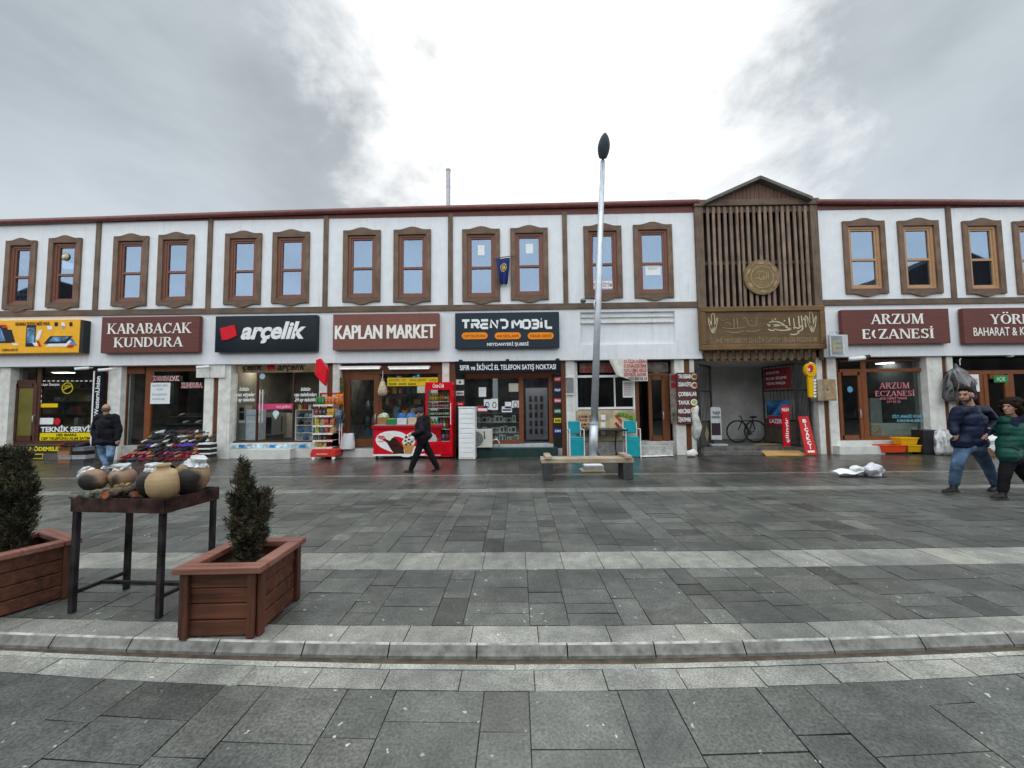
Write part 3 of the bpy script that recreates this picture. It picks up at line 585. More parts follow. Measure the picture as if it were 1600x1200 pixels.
ap, el, er = at(1188, 274, GY-.2), at(1101, 313, GY-.2), at(1270, 307, GY-.2)
th = .11
for (p, q) in ((el, ap), (ap, er)):
    b = MB(); a0, a1 = Vector((p.x, 0, p.z)), Vector((q.x, 0, q.z)); b.add([(a0.x, GY-.22, a0.z-th), (a1.x, GY-.22, a1.z-th), (a1.x, GY-.22, a1.z), (a0.x, GY-.22, a0.z), (a0.x, GY+2.5, a0.z-th), (a1.x, GY+2.5, a1.z-th), (a1.x, GY+2.5, a1.z), (a0.x, GY+2.5, a0.z)],
        [(0,1,2,3),(7,6,5,4),(0,4,5,1),(1,5,6,2),(2,6,7,3),(3,7,4,0)]); b.build('gable_roof', wood('roof_edge', (.06, .055, .05), (.17, .16, .14), 'x'), GW, bev=.012)
b = MB(); nb = 26
for i in range(nb):                        # vertical boards of the gable
    xa = el.x+.1 + (er.x-el.x-.2)*i/nb; xb = el.x+.1 + (er.x-el.x-.2)*(i+1)/nb - .012
    top = lambda x: (el.z + (ap.z-el.z)*(x-el.x)/(ap.x-el.x) if x < ap.x else ap.z + (er.z-ap.z)*(x-ap.x)/(er.x-ap.x)) - th
    if min(top(xa), top(xb)) > zt+.24: b.prism([(xa, zt+.2), (xb, zt+.2), (xb, top(xb)), (xa, top(xa))], GY-.02, GY+.02)
b.build('gable_board', wood('gable_wood', (.075, .04, .03), (.17, .095, .068), 'z'), GW)
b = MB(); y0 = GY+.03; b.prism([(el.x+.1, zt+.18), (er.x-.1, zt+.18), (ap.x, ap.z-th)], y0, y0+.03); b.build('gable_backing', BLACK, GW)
fy = WY-.02
for i in range(16):                        # short rounded pales under the carved board
    x = at(1104.5 + 11.9*i, 556, fy).x; b = MB(); w = .062
    z1 = at(1190, 545, fy).z; z0 = at(1190, 561, fy).z
    b.prism([(x-w, z1)] + [(x-w*math.cos(math.pi*k/8), z0 - w*math.sin(math.pi*k/8)) for k in range(9)] + [(x+w, z1)], fy-.03, fy+.02); b.build('pale', FRMW if i % 3 else GREYX, GW)
# carved board
cy = WY-.26
CB = thing('carved_board', 'long carved wooden board with pale calligraphy and tulips above the passage', 'sign', (gx(1190), cy, at(1190, 545, cy).z))
x0, x1, z0, z1 = rect(1095.5, 478, 1291, 546, cy); t = .155
b = MB(); b.box(x0, x1, cy, cy+.2, z0, z0+t); b.box(x0, x1, cy, cy+.2, z1-t, z1); b.box(x0, x0+t, cy+.001, cy+.2, z0+t, z1-t); b.box(x1-t, x1, cy+.001, cy+.2, z0+t, z1-t); b.build('frame', FRMW, CB, bev=.02)
b = MB(); b.box(x0+t, x1-t, cy+.05, cy+.15, z0+t, z1-t); b.build('panel', GREYX, CB)
CARVE = pm('carved_cream', (0.52, 0.44, 0.29), 0.8, var=.25); CARVE2 = pm('carved_faint', (0.27, 0.20, 0.115), 0.8, var=.25)
ax, bx, az, bz = x0+t, x1-t, z0+t, z1-t
q = lambda s, r: (ax + (bx-ax)*s, az + (bz-az)*r)      # carved strokes in panel fractions
def cstroke(mb, pts, w): ribbon(mb, [q(*p) for p in pts], w, cy+.05)
def curve(p0, p1, p2, n=8): return [((1-k/n)**2*p0[0]+2*(1-k/n)*k/n*p1[0]+(k/n)**2*p2[0], (1-k/n)**2*p0[1]+2*(1-k/n)*k/n*p1[1]+(k/n)**2*p2[1]) for k in range(n+1)]
b = MB()
for s0, sg in ((.065, 1), (.935, -1)):
    for (a, c, d) in (((0, .32), (-.045, .55), (-.05, .85)), ((0, .32), (-.02, .6), (-.012, .9)), ((0, .32), (.03, .6), (.02, .95)), ((0, .32), (.05, .55), (.055, .85)), ((-.05, .85), (-.02, .7), (0, .42)), ((.055, .85), (.03, .72), (.005, .45)), ((-.012, .9), (.0, .98), (.02, .95))):
        cstroke(b, curve(*[(s0+sg*x_*.8, y_) for x_, y_ in (a, c, d)]), .018)
    b.build('tulip_carving', CARVE, CB); b = MB()
for pts in (curve((.54,.60),(.66,.50),(.66,.62)), curve((.56,.66),(.62,.74),(.69,.60)), curve((.55,.55),(.68,.64),(.72,.52)), curve((.60,.46),(.70,.36),(.78,.50)), [(.735,.80),(.74,.55)], [(.775,.78),(.78,.52)], curve((.78,.52),(.82,.42),(.84,.56)), [(.82,.84),(.822,.5)], [(.845,.86),(.85,.52)], curve((.85,.52),(.86,.4),(.80,.38)), curve((.70,.52),(.73,.46),(.78,.47)), curve((.74,.30),(.79,.26),(.82,.36)), [(.585,.74),(.595,.72)], [(.61,.77),(.62,.75)], [(.69,.72),(.70,.70)], [(.86,.72),(.885,.86)], [(.875,.8),(.878,.5)], curve((.55,.46),(.58,.38),(.61,.45))): cstroke(b, pts, .034)
b.build('calligraphy', CARVE, CB)
b = MB()
for pts in (curve((.15,.52),(.25,.46),(.36,.54)), [(.25,.78),(.252,.5)], [(.28,.8),(.283,.5)], curve((.17,.66),(.20,.72),(.22,.62)), curve((.33,.78),(.36,.9),(.38,.6)), curve((.38,.60),(.42,.5),(.45,.62)), [(.45,.62),(.452,.82)], curve((.18,.42),(.26,.32),(.33,.42)), curve((.36,.42),(.42,.34),(.48,.46)), [(.155,.74),(.165,.72)], [(.19,.79),(.2,.77)], [(.4,.74),(.41,.72)]): cstroke(b, pts, .024)
b.build('calligraphy', CARVE2, CB); b = MB()
zl0, zl1 = q(0, .06)[1], q(0, .21)[1]
text(b, 'İLAHİ MAKSADIM SENSİN GAYEM SENİN RIZANDIR', q(.04, 0)[0], q(.975, 0)[0], zl0, zl1, cy+.046, ext=.006)
b.build('lettering', CARVE2, CB)
# round medallion
my = GY-.06; mc = at(1190.5, 433, my)
MD = thing('wooden_medallion', 'round carved wooden medallion mounted on the slatted screen', 'medallion', mc); R_ = .545
Mx = Matrix.Rotation(math.pi/2, 4, 'X')
b = MB(); b.lathe([(.01, 0), (R_, 0), (R_, .05), (.01, .05)], (mc.x, my+.04, mc.z), 40, Mx); b.build('disc', wood('medallion_wood', (.13, .082, .036), (.24, .165, .08), 'x'), MD, bev=.008)
b = MB()
def ringr(r, w, a0=0, a1=360, n=40): ribbon(b, [(mc.x + r*math.cos(math.radians(a0+(a1-a0)*k/n)), mc.z + r*math.sin(math.radians(a0+(a1-a0)*k/n))) for k in range(n+1)], w, my-.01)
ringr(.33, .02); ringr(.35, .008)
for k in range(6):
    a = k*60+20; ringr(.44, [.01+.075*math.sin(math.pi*j/10) for j in range(11)], a, a+26, 10); ringr(.47, .015, a+22, a+48, 8)
ms = lambda pts, w=.022: ribbon(b, [(mc.x + x_*.33, mc.z + z_*.33) for x_, z_ in pts], w, my-.01)
for pts in ([(.55,.5),(.56,-.2)], [(.38,.45),(.38,-.2)], curve((.38,-.2),(.1,-.35),(.05,.05)), curve((.05,.05),(.25,.15),(.2,-.2)), curve((.2,-.2),(-.2,-.4),(-.3,0)), [(-.3,0),(-.28,.35)], curve((-.28,-.1),(-.5,-.3),(-.6,.1)), curve((-.5,.4),(-.2,.6),(.2,.45)), [(-.62,.3),(-.6,-.15)]): ms(pts)
b.build('carving', pm('medallion_carve', (.34, .26, .15), .8, var=.2), MD)
# passage behind the gateway
px0, px1 = at(1091, 640, WY+.1).x, at(1278, 640, WY+.1).x
PW = pm('passage_paint', (0.62, 0.61, 0.59), 0.85, var=.12, scale=2, streak=.3)
b = MB(); y0, y1 = WY+.3, 18.3
b.quad((px0, y0, 0), (px0, y1, 0), (px0, y1, SOF), (px0, y0, SOF)); b.quad((px1, y1, 0), (px1, y0, 0), (px1, y0, SOF), (px1, y1, SOF)); b.quad((px0, 14.6, 0), (px1, 14.6, 0), (px1, 14.6, SOF), (px0, 14.6, SOF)); b.quad((px0, 14.6, SOF-.03), (px1, 14.6, SOF-.03), (px1, y0, SOF-.03), (px0, y0, SOF-.03))
b.build('passage_wall', PW, BLD)
b = MB(); b.box(px0, px1, WY+.2, 14.6, 0, .22); b.box(px0, at(1192, 700, 11.6).x, 11.62, WY+.2, 0, .11); b.build('passage_step', pm('wet_concrete', (.13, .125, .12), .35, var=.3), BLD, bev=.01)
b = MB(); p0, p1, p2, p3 = at(1197, 709, 11.5), at(1263, 709, 11.5), at(1228, 694, 12.6), at(1178, 694, 12.6)
b.add([(p0.x, 11.5, .01), (p1.x, 11.5, .01), (p2.x, 12.6, .24), (p3.x, 12.6, .24), (p0.x, 11.5, 0), (p1.x, 11.5, 0), (p2.x, 12.6, .19), (p3.x, 12.6, .19)], [(0,1,2,3),(7,6,5,4),(0,4,5,1),(1,5,6,2),(3,2,6,7),(0,3,7,4)])
tag(b.build('wooden_ramp', wood('plywood', (.40, .22, .07), (.58, .36, .13), 'y')), 'yellow plywood ramp leading up into the dark passage', 'ramp')
def gate(name, lab, p, q, parts):
    """an open iron gate leaf standing from p to q (x, y)"""
    r = thing(name, lab, 'gate', (p[0], p[1], .2)); z0, z1 = .24, 2.75
    P = lambda s, z: (p[0]+(q[0]-p[0])*s, p[1]+(q[1]-p[1])*s, z)
    b = MB()
    for s in (0, 1): b.tube([P(s, z0), P(s, z1)], .032, 6)
    for z in (z0+.02, 1.0, 1.95, z1): b.tube([P(0, z), P(1, z)], .028, 6)
    b.build('gate_frame', DSTEEL, r); b = MB()
    for k in range(1, 9): b.tube([P(k/9, 1.0), P(k/9, z1)], .011, 5)
    b.build('gate_bars', DSTEEL, r); b = MB(); d = Vector((q[1]-p[1], p[0]-q[0], 0)).normalized()*.01
    c = [Vector(P(0, z0)), Vector(P(1, z0)), Vector(P(1, 1.0)), Vector(P(0, 1.0))]
    b.add([v+d for v in c]+[v-d for v in c], [(0,1,2,3),(7,6,5,4),(0,4,5,1),(1,5,6,2),(2,6,7,3),(3,7,4,0)]); b.build('gate_panel', pm('gate_sheet', (.10, .085, .07), .5, metal=.3, var=.2), r)
    return r, P, d
gl = (at(1093, 640, 11.7).x, 11.72); gl2 = (at(1112, 640, 12.5).x, 12.5)
gr, P_, d_ = gate('iron_gate', 'open dark iron gate leaf with brass diamond at left of the passage', gl, gl2, 0)
b = MB(); c = Vector(P_(.5, .62)); e = Vector((gl2[0]-gl[0], gl2[1]-gl[1], 0)).normalized(); nn = d_*1.6 if d_.y < 0 else -d_*1.6
b.add([c+nn-e*.2, c+nn+Vector((0,0,-.24)), c+nn+e*.2, c+nn+Vector((0,0,.24))], [(0,1,2,3)]); b.build('diamond_plate', pm('brass', (.42, .36, .22), .35, metal=.5), gr)
gp, gq = (at(1244, 640, 11.95).x, 11.95), (at(1194, 640, 13.1).x, 13.1)
gr, P_, d_ = gate('iron_gate', 'open dark iron gate leaf hung with red notices at right of the passage', gp, gq, 0)
gr2, P2_, d2_ = gate('iron_gate', 'narrow dark iron gate leaf beside the key shaped sign', (at(1246, 640, 11.9).x, 11.9), (at(1266, 640, 12.0).x, 12.0), 0)
nn = d_*4 if d_.y < 0 else -d_*4
def on_gate(name, lab, cat, s0, s1, z0, z1, m, lines=(), tm=WHITE):
    a, c = Vector(P_(s0, z0))+nn, Vector(P_(s1, z1))+nn; r = thing(name, lab, cat, (a+c)/2)
    b = MB(); e = nn.normalized()*.012; pts = [Vector(P_(s0, z0)), Vector(P_(s1, z0)), Vector(P_(s1, z1)), Vector(P_(s0, z1))]
    f, k = [v+nn for v in pts], [v+nn-e for v in pts]; b.add(f+k, [(0,1,2,3),(7,6,5,4),(0,4,5,1),(1,5,6,2),(2,6,7,3),(3,7,4,0)]); b.build('board', m, r)
    b = MB()
    for (s, a0, a1, c0, c1, kw) in lines:
        m0 = len(b.v); text(b, s, 0, 1, 0, 1, 0, **kw)
        for i in range(m0, len(b.v)):
            v = b.v[i]; ss = s1 + (s0-s1)*(a0+(a1-a0)*v.x); b.v[i] = Vector(P_(ss, z0+(z1-z0)*(c0+(c1-c0)*v.z))) + nn*1.03
    if b.v: b.build('lettering', tm, r)
    return r
on_gate('notice_board', 'dark red notice board with pale lines of writing high on the open gate', 'sign', .08, .92, 2.02, 2.68, pm('notice_red', (.16, .014, .02), .5), [('ANAHTAR', .08, .6, .72, .86, {}), ('BIÇAK BİLEME', .08, .85, .45, .57, {}), ('YEDEK PARÇA', .08, .8, .2, .32, {})])
on_gate('picture_poster', 'blue and green picture poster on the bars of the open gate', 'poster', .2, .88, 1.15, 1.62, pm('poster_blue', (.03, .12, .30), .4, var=.8, scale=3))
on_gate('picture_poster', 'red poster with white word under the blue picture on the gate', 'poster', .2, .88, .80, 1.13, pm('poster_red', (.30, .02, .05), .4, var=.3, scale=3), [('LAZER', .12, .7, .3, .7, {'bold': .02})])
kz = at(1227, 660, 12.3)
r = thing('bellows_sign', 'red keyhole shaped sign lettered in white leaning on the gate', 'sign', (kz.x, 11.72, .1)); b = MB(); bx_ = at(1228, 660, 11.72).x
b.prism([(bx_ + .14*math.cos(math.radians(a)), 1.32 + .17*math.sin(math.radians(a))) for a in range(-50, 231, 20)] + [(bx_-.11, 1.0), (bx_-.10, .25), (bx_+.10, .25), (bx_+.11, 1.0)], 11.72, 11.74); b.build('board', col('b8141c'), r)
b = MB(); text(b, 'NUH', bx_-.1, bx_+.1, 1.3, 1.4, 11.717, bold=.02); text(b, 'çilingir', bx_-.03, bx_+.06, .36, 1.1, 11.717, bold=.02, rot='up'); b.build('lettering', WHITE, r)
# bicycle
bw = at(1142, 678, 13.2)
def bicycle():
    a, c = at(1152, 664, 13.2), at(1177, 665, 13.2); R_ = .36; zc = .24+R_
    ax_, cx_ = a.x, c.x+.06; r = thing('bicycle', 'dark bicycle parked against the pale passage wall', 'bicycle', ((ax_+cx_)/2, 13.2, .24))
    P = lambda x, z, y=13.2: (x, y, z)
    for x in (ax_, cx_):
        w = bpy.data.objects.new('wheel', None); C.objects.link(w); w.parent = r; w.location = (x-r.location.x, 0, R_)
        b = MB(); b.tube([P(x+R_*math.cos(k*math.pi/14), zc+R_*math.sin(k*math.pi/14)) for k in range(29)], .027, 6); b.build('tyre', BLACK, w, smooth=True)
        b = MB(); [b.tube([P(x, zc), P(x+R_*math.cos(k*math.pi/8), zc+R_*math.sin(k*math.pi/8))], .004, 4) for k in range(16)]; b.ell(P(x, zc), .04, .05, .04, 8); b.build('spokes', STEEL, w)
    m = (ax_+cx_)/2
    b = MB(); hd, st_, bb = P(ax_+.17, zc+.36), P(m+.22, zc+.36), P(m+.08, zc-.04)
    for s, e in ((hd, st_), (hd, bb), (bb, st_), (bb, P(cx_, zc)), (st_, P(cx_, zc)), (hd, P(ax_, zc))): b.tube([s, e], .02, 6)
    b.tube([P(ax_+.17, zc+.36), P(ax_+.14, zc+.5)], .02, 6); b.tube([st_, P(m+.24, zc+.46)], .017, 6); b.build('bicycle_frame', BLACK, r)
    b = MB(); b.ell(P(m+.25, zc+.48), .14, .07, .035); b.build('saddle', BLACK, r, smooth=True)
    b = MB(); b.tube([P(ax_-.02, zc+.52, 12.95), P(ax_+.14, zc+.5), P(ax_+.2, zc+.52, 13.45)], .016, 6); b.build('handlebar', BLACK, r)
    b = MB(); b.ell(bb, .09, .02, .09, 12); b.tube([bb, P(m+.2, zc-.12)], .012, 5); b.build('crank', DSTEEL, r)
bicycle()
# ================================================================== sign boards along the fascia
def board(name, lab, px, Y, m, d=.13, cat='sign', bev=.012):
    x0, x1, z0, z1 = rect(*px, Y); r = thing(name, lab, cat, ((x0+x1)/2, Y+d, z0)); b = MB(); b.box(x0, x1, Y, Y+d, z0, z1); b.build('board', m, r, bev=bev); return r
BY = WY-.17
M_SIGN = pm('maroon_sign', (0.130, 0.042, 0.036), 0.55, var=.16, stretch=(.4, 6, 9), scale=4)
r = board('signboard', 'maroon sign with two lines of cream serif capitals above the shoe shop', (158, 494.5, 311, 551), BY, M_SIGN)
b = MB(); x0, x1, z0, z1 = rect(168, 505, 299, 521, BY); serif(b, 'KARABACAK', x0, x1, z0, z1, BY); x0, x1, z0, z1 = rect(178, 527, 286, 542, BY); serif(b, 'KUNDURA', x0, x1, z0, z1, BY); b.build('lettering', LETTER, r)
r = board('signboard', 'maroon sign with cream serif capitals and one broken letter above the pharmacy', (1316, 483, 1484, 537), BY, M_SIGN)
b = MB(); x0, x1, z0, z1 = rect(1360, 490.5, 1443, 506, BY); serif(b, 'ARZUM', x0, x1, z0, z1, BY); x0, x1, z0, z1 = rect(1346, 514, 1459, 529, BY); serif(b, 'EcZANESİ', x0, x1, z0, z1, BY); b.build('lettering', LETTER, r)
r = board('signboard', 'maroon sign for the spice and nut shop, cut by the right edge', (1506, 480.5, 1672, 536), BY, M_SIGN)
b = MB(); x0, x1, z0, z1 = rect(1547, 491, 1610, 506, BY); serif(b, 'YÖRE', x0, x1, z0, z1, BY); x0, x1, z0, z1 = rect(1521, 511, 1664, 524, BY); text(b, 'BAHARAT & KURUYEMİŞ', x0, x1, z0, z1, BY-.008, ext=.01); b.build('lettering', LETTER, r)
r = board('signboard', 'brown sign with one line of bold white block letters above the market', (520, 490, 686, 546), BY, pm('brown_sign', (.185, .068, .052), .5, var=.06))
b = MB(); [ptext(b, 'KAPLAN MARKET', 523+d_, 507.5, 679+d_, 529, BY-.01-.001*k_, bold=0, ext=.012) for k_, d_ in enumerate((0, .6, 1.2, 1.8))]; b.build('lettering', LETTER, r)
AR = pm('navy_black_gloss', (.010, .016, .023), .16, var=.05, spec=.15)
r = board('signboard', 'glossy black sign with red square and white slanted lowercase letters above the appliance shop', (336, 493, 495, 549.5), BY, AR, d=.16)
b = MB(); c = at(358.5, 518, BY); s = .19
b.prism([(c.x-.27, c.z+.10), (c.x+.17, c.z+.20)] + [(c.x+.17+.10*k/6, c.z+.20-.40*k/6+.0*k) for k in range(1, 6)] + [(c.x+.25, c.z-.14), (c.x-.02, c.z-.26), (c.x-.2, c.z-.27)], BY-.035, BY); b.build('red_square', col('d01c2a', .3), r)
b = MB(); ptext(b, 'arçelik', 376.5, 503.5, 478, 528.5, BY-.02, bold=.035, shear=.28, ext=.02); b.build('lettering', WHITE, r)
# yellow repair sign
r = board('signboard', 'yellow sign printed with phones and a repair hand at the left end', (-62, 500, 124, 552), BY-.05, pm('sign_amber', (.86, .42, .018), .35, var=.05), d=.2)
x0, x1, z0, z1 = rect(124, 500, 129.5, 551, BY-.05); b = MB(); b.box(x0-.001, x1, BY-.04, BY+.15, z0, z1); b.build('side_panel', BLACK, r)
yy = BY-.054
def ph(mb, u, v, w, h, lean):                # a phone as printed on the sign
    c = at(u, v, yy); mb.add([(c.x-w+lean, yy-.0004*ph.k, c.z-h), (c.x+w+lean*.4, yy-.0004*ph.k, c.z-h), (c.x+w-lean, yy-.0004*ph.k, c.z+h), (c.x-w-lean*.4, yy-.0004*ph.k, c.z+h)], [(0,1,2,3)]); ph.k += 1
ph.k = 0
SCRN = pm('screen_print', (.14, .30, .50), .3, var=.6, scale=4)
for nm, m, lst in (('phone_print', col('1d2430'), ((2, 522, .17, .28, .12), (10, 524, .13, .24, .12), (18, 525, .09, .2, .1), (48, 525, .15, .33, .0), (-20, 520, .2, .3, .1))),
    ('screen_print', SCRN, ((1, 523, .12, .2, .12), (48, 524, .12, .24, 0), (-20, 520, .15, .22, .1), (112, 534, .13, .11, .12))), ('white_print', WHITE, ((92, 537, .30, .09, -.10), (61, 523, .04, .15, -.06), (56, 538, .09, .05, .05), (78, 512, .08, .06, .02), (99, 507, .06, .06, .02), (24, 538, .10, .03, .05))),
    ('phone_print', col('1d2430'), ((91, 531, .31, .115, -.14), (88, 506.5, .05, .06, .0), (111, 506.5, .045, .06, 0))), ('screen_print', SCRN, ((92, 530, .22, .07, -.10), (99, 511, .05, .04, .03))), ('red_print', col('c5281c'), ((7, 510, .09, .05, .04), (61, 537, .06, .09, .06), (110, 541, .08, .04, -.04)))):
    for q_ in lst: b = MB(); ph(b, *q_); b.build(nm, m, r)
b = MB(); ptext(b, 'HER MARKA TELEFON TAMİRİ YAPILIR...', 24, 503.5, 79, 508.5, yy-.006, bold=.03); b.build('lettering', col('4a2408'), r); b = MB(); ptext(b, 'UZMAN SERVİS', 3, 545, 28, 548.5, yy-.006, bold=.02); b.build('lettering', col('4a2408'), r)
# TREND MOBIL
TM = pm('slate_blue_sign', (.024, .034, .048), .35, var=.06, spec=.12)
r = board('signboard', 'dark blue grey sign with three orange pills above the phone shop', (711, 488, 874, 544), BY, TM)
GL = {'T': [[(0,1),(1,1)],[(.5,1),(.5,0)]], 'R': [[(.08,0),(.08,.62)],[(0,1),(.82,1),(.95,.88),(.95,.6),(.82,.48),(.3,.48)],[(.5,.48),(.95,0)]], 'E': [[(.0,1),(.95,1)],[(.12,.5),(.9,.5)],[(.95,0),(.15,0),(.0,.12),(.0,.5)]],
      'N': [[(.05,0),(.05,1),(.9,0),(.9,1)]], 'D': [[(0,1),(.7,1),(.95,.78),(.95,.22),(.7,0),(.25,0)]], 'M': [[(0,0),(.0,.9),(.12,1),(.5,.4),(.88,1),(1,.9),(1,0)]], 'O': [[(.2,0),(0,.2),(0,.8),(.2,1),(.8,1),(1,.8),(1,.2),(.8,0),(.2,0)]],
      'B': [[(0,1),(.8,1),(.95,.85),(.95,.6),(.85,.5),(.2,.5)],[(.85,.5),(.95,.4),(.95,.15),(.8,0),(0,0)]], 'İ': [[(.3,0),(.3,.8)],[(.2,1.12),(.4,1.12)]], 'L': [[(.05,1),(.05,.12),(.15,0),(.95,0)]]}
b = MB(); k = 0
for (word, ua, ub) in (('TREND', 722, 793), ('MOBİL', 801, 863)):
    wd = [.5 if c == 'İ' else (1.25 if c == 'M' else 1) for c in word]; tot = sum(wd) + .28*(len(word)-1); x0, x1, z0, z1 = rect(ua, 499, ub, 514, BY-.01); sx = (x1-x0)/tot; o = 0
    for c, w in zip(word, wd):
        for pl in GL[c]:
            ribbon(b, [(x0+(o+px_*w)*sx, z0+.03+(z1-z0-.06)*pz_) for px_, pz_ in pl], .075, BY-.004-.0004*(k % 4), .012); k += 1
        o += w+.28
b.build('lettering', WHITE, r); b = MB(); ptext(b, 'MEYDANYERİ ŞUBESİ', 761, 535.5, 826, 540, BY-.006, bold=.02); b.build('lettering', WHITE, r)
b = MB(); b2 = MB()
for (ua, ub, s) in ((721.5, 762, 'CEP TELEFONU'), (773, 814, 'AKSESUAR'), (824.5, 865, 'TEKNİK SERVİS')):
    x0, x1, z0, z1 = rect(ua, 519.5, ub, 530, BY); h = (z1-z0)/2
    b.prism([(x1-h+h*math.sin(a), z0+h-h*math.cos(a)) for a in [math.pi*i/8 for i in range(9)]] + [(x0+h-h*math.sin(a), z0+h+h*math.cos(a)) for a in [math.pi*i/8 for i in range(9)]], BY-.012, BY); ptext(b2, s, ua+3, 523, ub-3, 527, BY-.016)
b.build('orange_pill', col('f08a1e'), r); b2.build('pill_lettering', col('5a2c0a'), r)
# second hand phone sign, leaning forward on brackets
r = board('signboard', 'black sign reading SIFIR ve İKİNCİ EL TELEFON SATIŞ NOKTASI over the phone shop', (711, 563.5, 876.5, 583.5), WY-.22, pm('black_sign', (.010, .011, .018), .3, spec=.1), d=.1)
b = MB(); ptext(b, 'SIFIR ve İKİNCİ EL TELEFON SATIŞ NOKTASI', 718.5, 570, 868.5, 577.5, WY-.225, bold=.018, ext=.004); b.build('lettering', WHITE, r)
b = MB()
for u in (720, 793, 871): x = at(u, 562, WY-.1).x; b.box(x-.05, x+.05, WY-.2, WY, at(790, 563.5, WY-.22).z, at(790, 561, WY-.2).z)
b.build('bracket', BLACK, r)
# vertical Western Union sign
r = board('vertical_sign', 'tall narrow black sign with white letters reading upward beside the repair shop', (145, 580, 158, 700), WY-.03, pm('black_sign', (.010, .011, .018), .3, spec=.1), d=.1)
b = MB(); ptext(b, 'WesternUnion', 148.5, 588, 155, 650, WY-.036, bold=.025, rot='up'); b.build('lettering', WHITE, r)
b = MB(); [b.pr(146.5, v, 149.5, v+4, WY-.036, WY-.03) for v in (654, 661, 668)]; b.build('yellow_mark', col('f0d020'), r)
b = MB(); b.pr(143, 580, 145, 700, WY-.04, WY+.06); b.build('edge_strip', WHITE, r)
# red projecting cube sign of the appliance shop
c = at(500, 582, WY-.3); r = thing('cube_sign', 'red tilted square sign projecting from the fascia beside the market', 'sign', (c.x, WY-.02, c.z))
b = MB(); s = [(-.22, .31), (.03, .42), (.2, -.05), (-.02, -.43), (-.18, -.2), (-.28, -.05)]
fpts = [(at(491, 584, WY-.5).x, at(491, 584, WY-.5).z), (at(493.5, 562, WY-.5).x, at(493, 562, WY-.5).z), (at(500, 560, WY-.5).x, at(500, 560, WY-.5).z), (at(511, 576, WY-.5).x, at(511, 576, WY-.5).z), (at(507.5, 603, WY-.5).x, at(507, 603, WY-.5).z), (at(500, 596, WY-.5).x, at(500, 596, WY-.5).z)]
b.prism(fpts, WY-.5, WY-.36); b.build('red_panel', col('d3202c', .3), r, bev=.015); b = MB(); b.tube([(c.x, WY-.36, c.z+.1), (c.x, WY, c.z+.1)], .025, 6); b.build('bracket', DSTEEL, r)
# pharmacy E box
r = thing('light_box_sign', 'pale box sign with letter E hung beside the carved board', 'sign', (at(1310, 540, WY-.5).x, WY-.02, at(1310, 556, WY-.5).z))
x0, x1, z0, z1 = rect(1297, 523, 1318.5, 556, WY-.5); e0 = at(1323.5, 540, WY-.32).x; b = MB()
b.add([(x0, WY-.5, z0), (x1, WY-.5, z0), (x1, WY-.5, z1), (x0, WY-.5, z1), (x0+.1, WY-.3, z0), (e0, WY-.36, z0+.02), (e0, WY-.36, z1+.02), (x0+.1, WY-.3, z1)], [(0,1,2,3),(1,5,6,2),(3,2,6,7),(0,4,5,1),(4,0,3,7),(5,4,7,6)]); b.build('box', pm('pale_frame', (.55, .58, .60), .4), r)
b = MB(); b.box(x0+.035, x1-.035, WY-.506, WY-.5, z0+.035, z1-.035); b.build('sign_face', pm('grey_face', (.24, .26, .27), .4, var=.15), r)
b = MB(); text(b, 'E', (x0+x1)/2-.12, (x0+x1)/2+.11, z0+.13, z1-.17, WY-.512, bold=.03, ext=.004); b.build('lettering', pm('faded_gold', (.36, .33, .20), .5), r)
b = MB(); b.tube([(x0+.1, WY-.4, z1+.10), (e0+.1, WY-.02, z1+.2)], .015, 6); b.tube([(x0+.25, WY-.4, z1), (x0+.25, WY-.35, z1+.11)], .01, 5); b.build('hanger', STEEL, r)
# key shaped sign
c = at(1265, 578.5, WY-.35); r = thing('key_sign', 'yellow key shaped sign projecting near the passage gate', 'sign', (c.x, WY-.05, c.z)); b = MB()
kx = lambda u, v: (at(u, v, WY-.35).x, at(u, v, WY-.35).z)
b.prism([kx(1265+9*math.cos(a), 578+11*math.sin(a)) for a in [2*math.pi*k/24 for k in range(24)]], WY-.42, WY-.30); b.prism([kx(1261, 588), kx(1269.5, 588), kx(1270, 618), kx(1266.5, 622), kx(1263, 620)], WY-.40, WY-.32); b.build('key_body', col('d9a80e', .35), r, bev=.01)
b = MB(); b.prism([kx(1265+10.8*math.cos(a), 578+12.6*math.sin(a)) for a in [math.pi*(-.5+k/10) for k in range(11)]], WY-.36, WY-.34)
for k in range(6): b.prism([kx(1270, 592+5*k), kx(1274.5, 593+5*k), kx(1273, 596+5*k), kx(1270, 596+5*k)], WY-.39, WY-.33)
b.build('key_teeth', WHITE, r); b = MB(); b.prism([kx(1263.5+4.3*math.cos(a), 576+6*math.sin(a)) for a in [2*math.pi*k/16 for k in range(16)]], WY-.43, WY-.42); b.build('red_oval', col('c0203a'), r)
b = MB(); ptext(b, 'a', 1261.5, 573, 1266, 579.5, WY-.436, bold=.02); b.build('lettering', WHITE, r)
b = MB(); b.tube([(c.x, WY-.34, c.z), (c.x+.1, WY+.05, c.z)], .02, 6); b.build('bracket', DSTEEL, r)
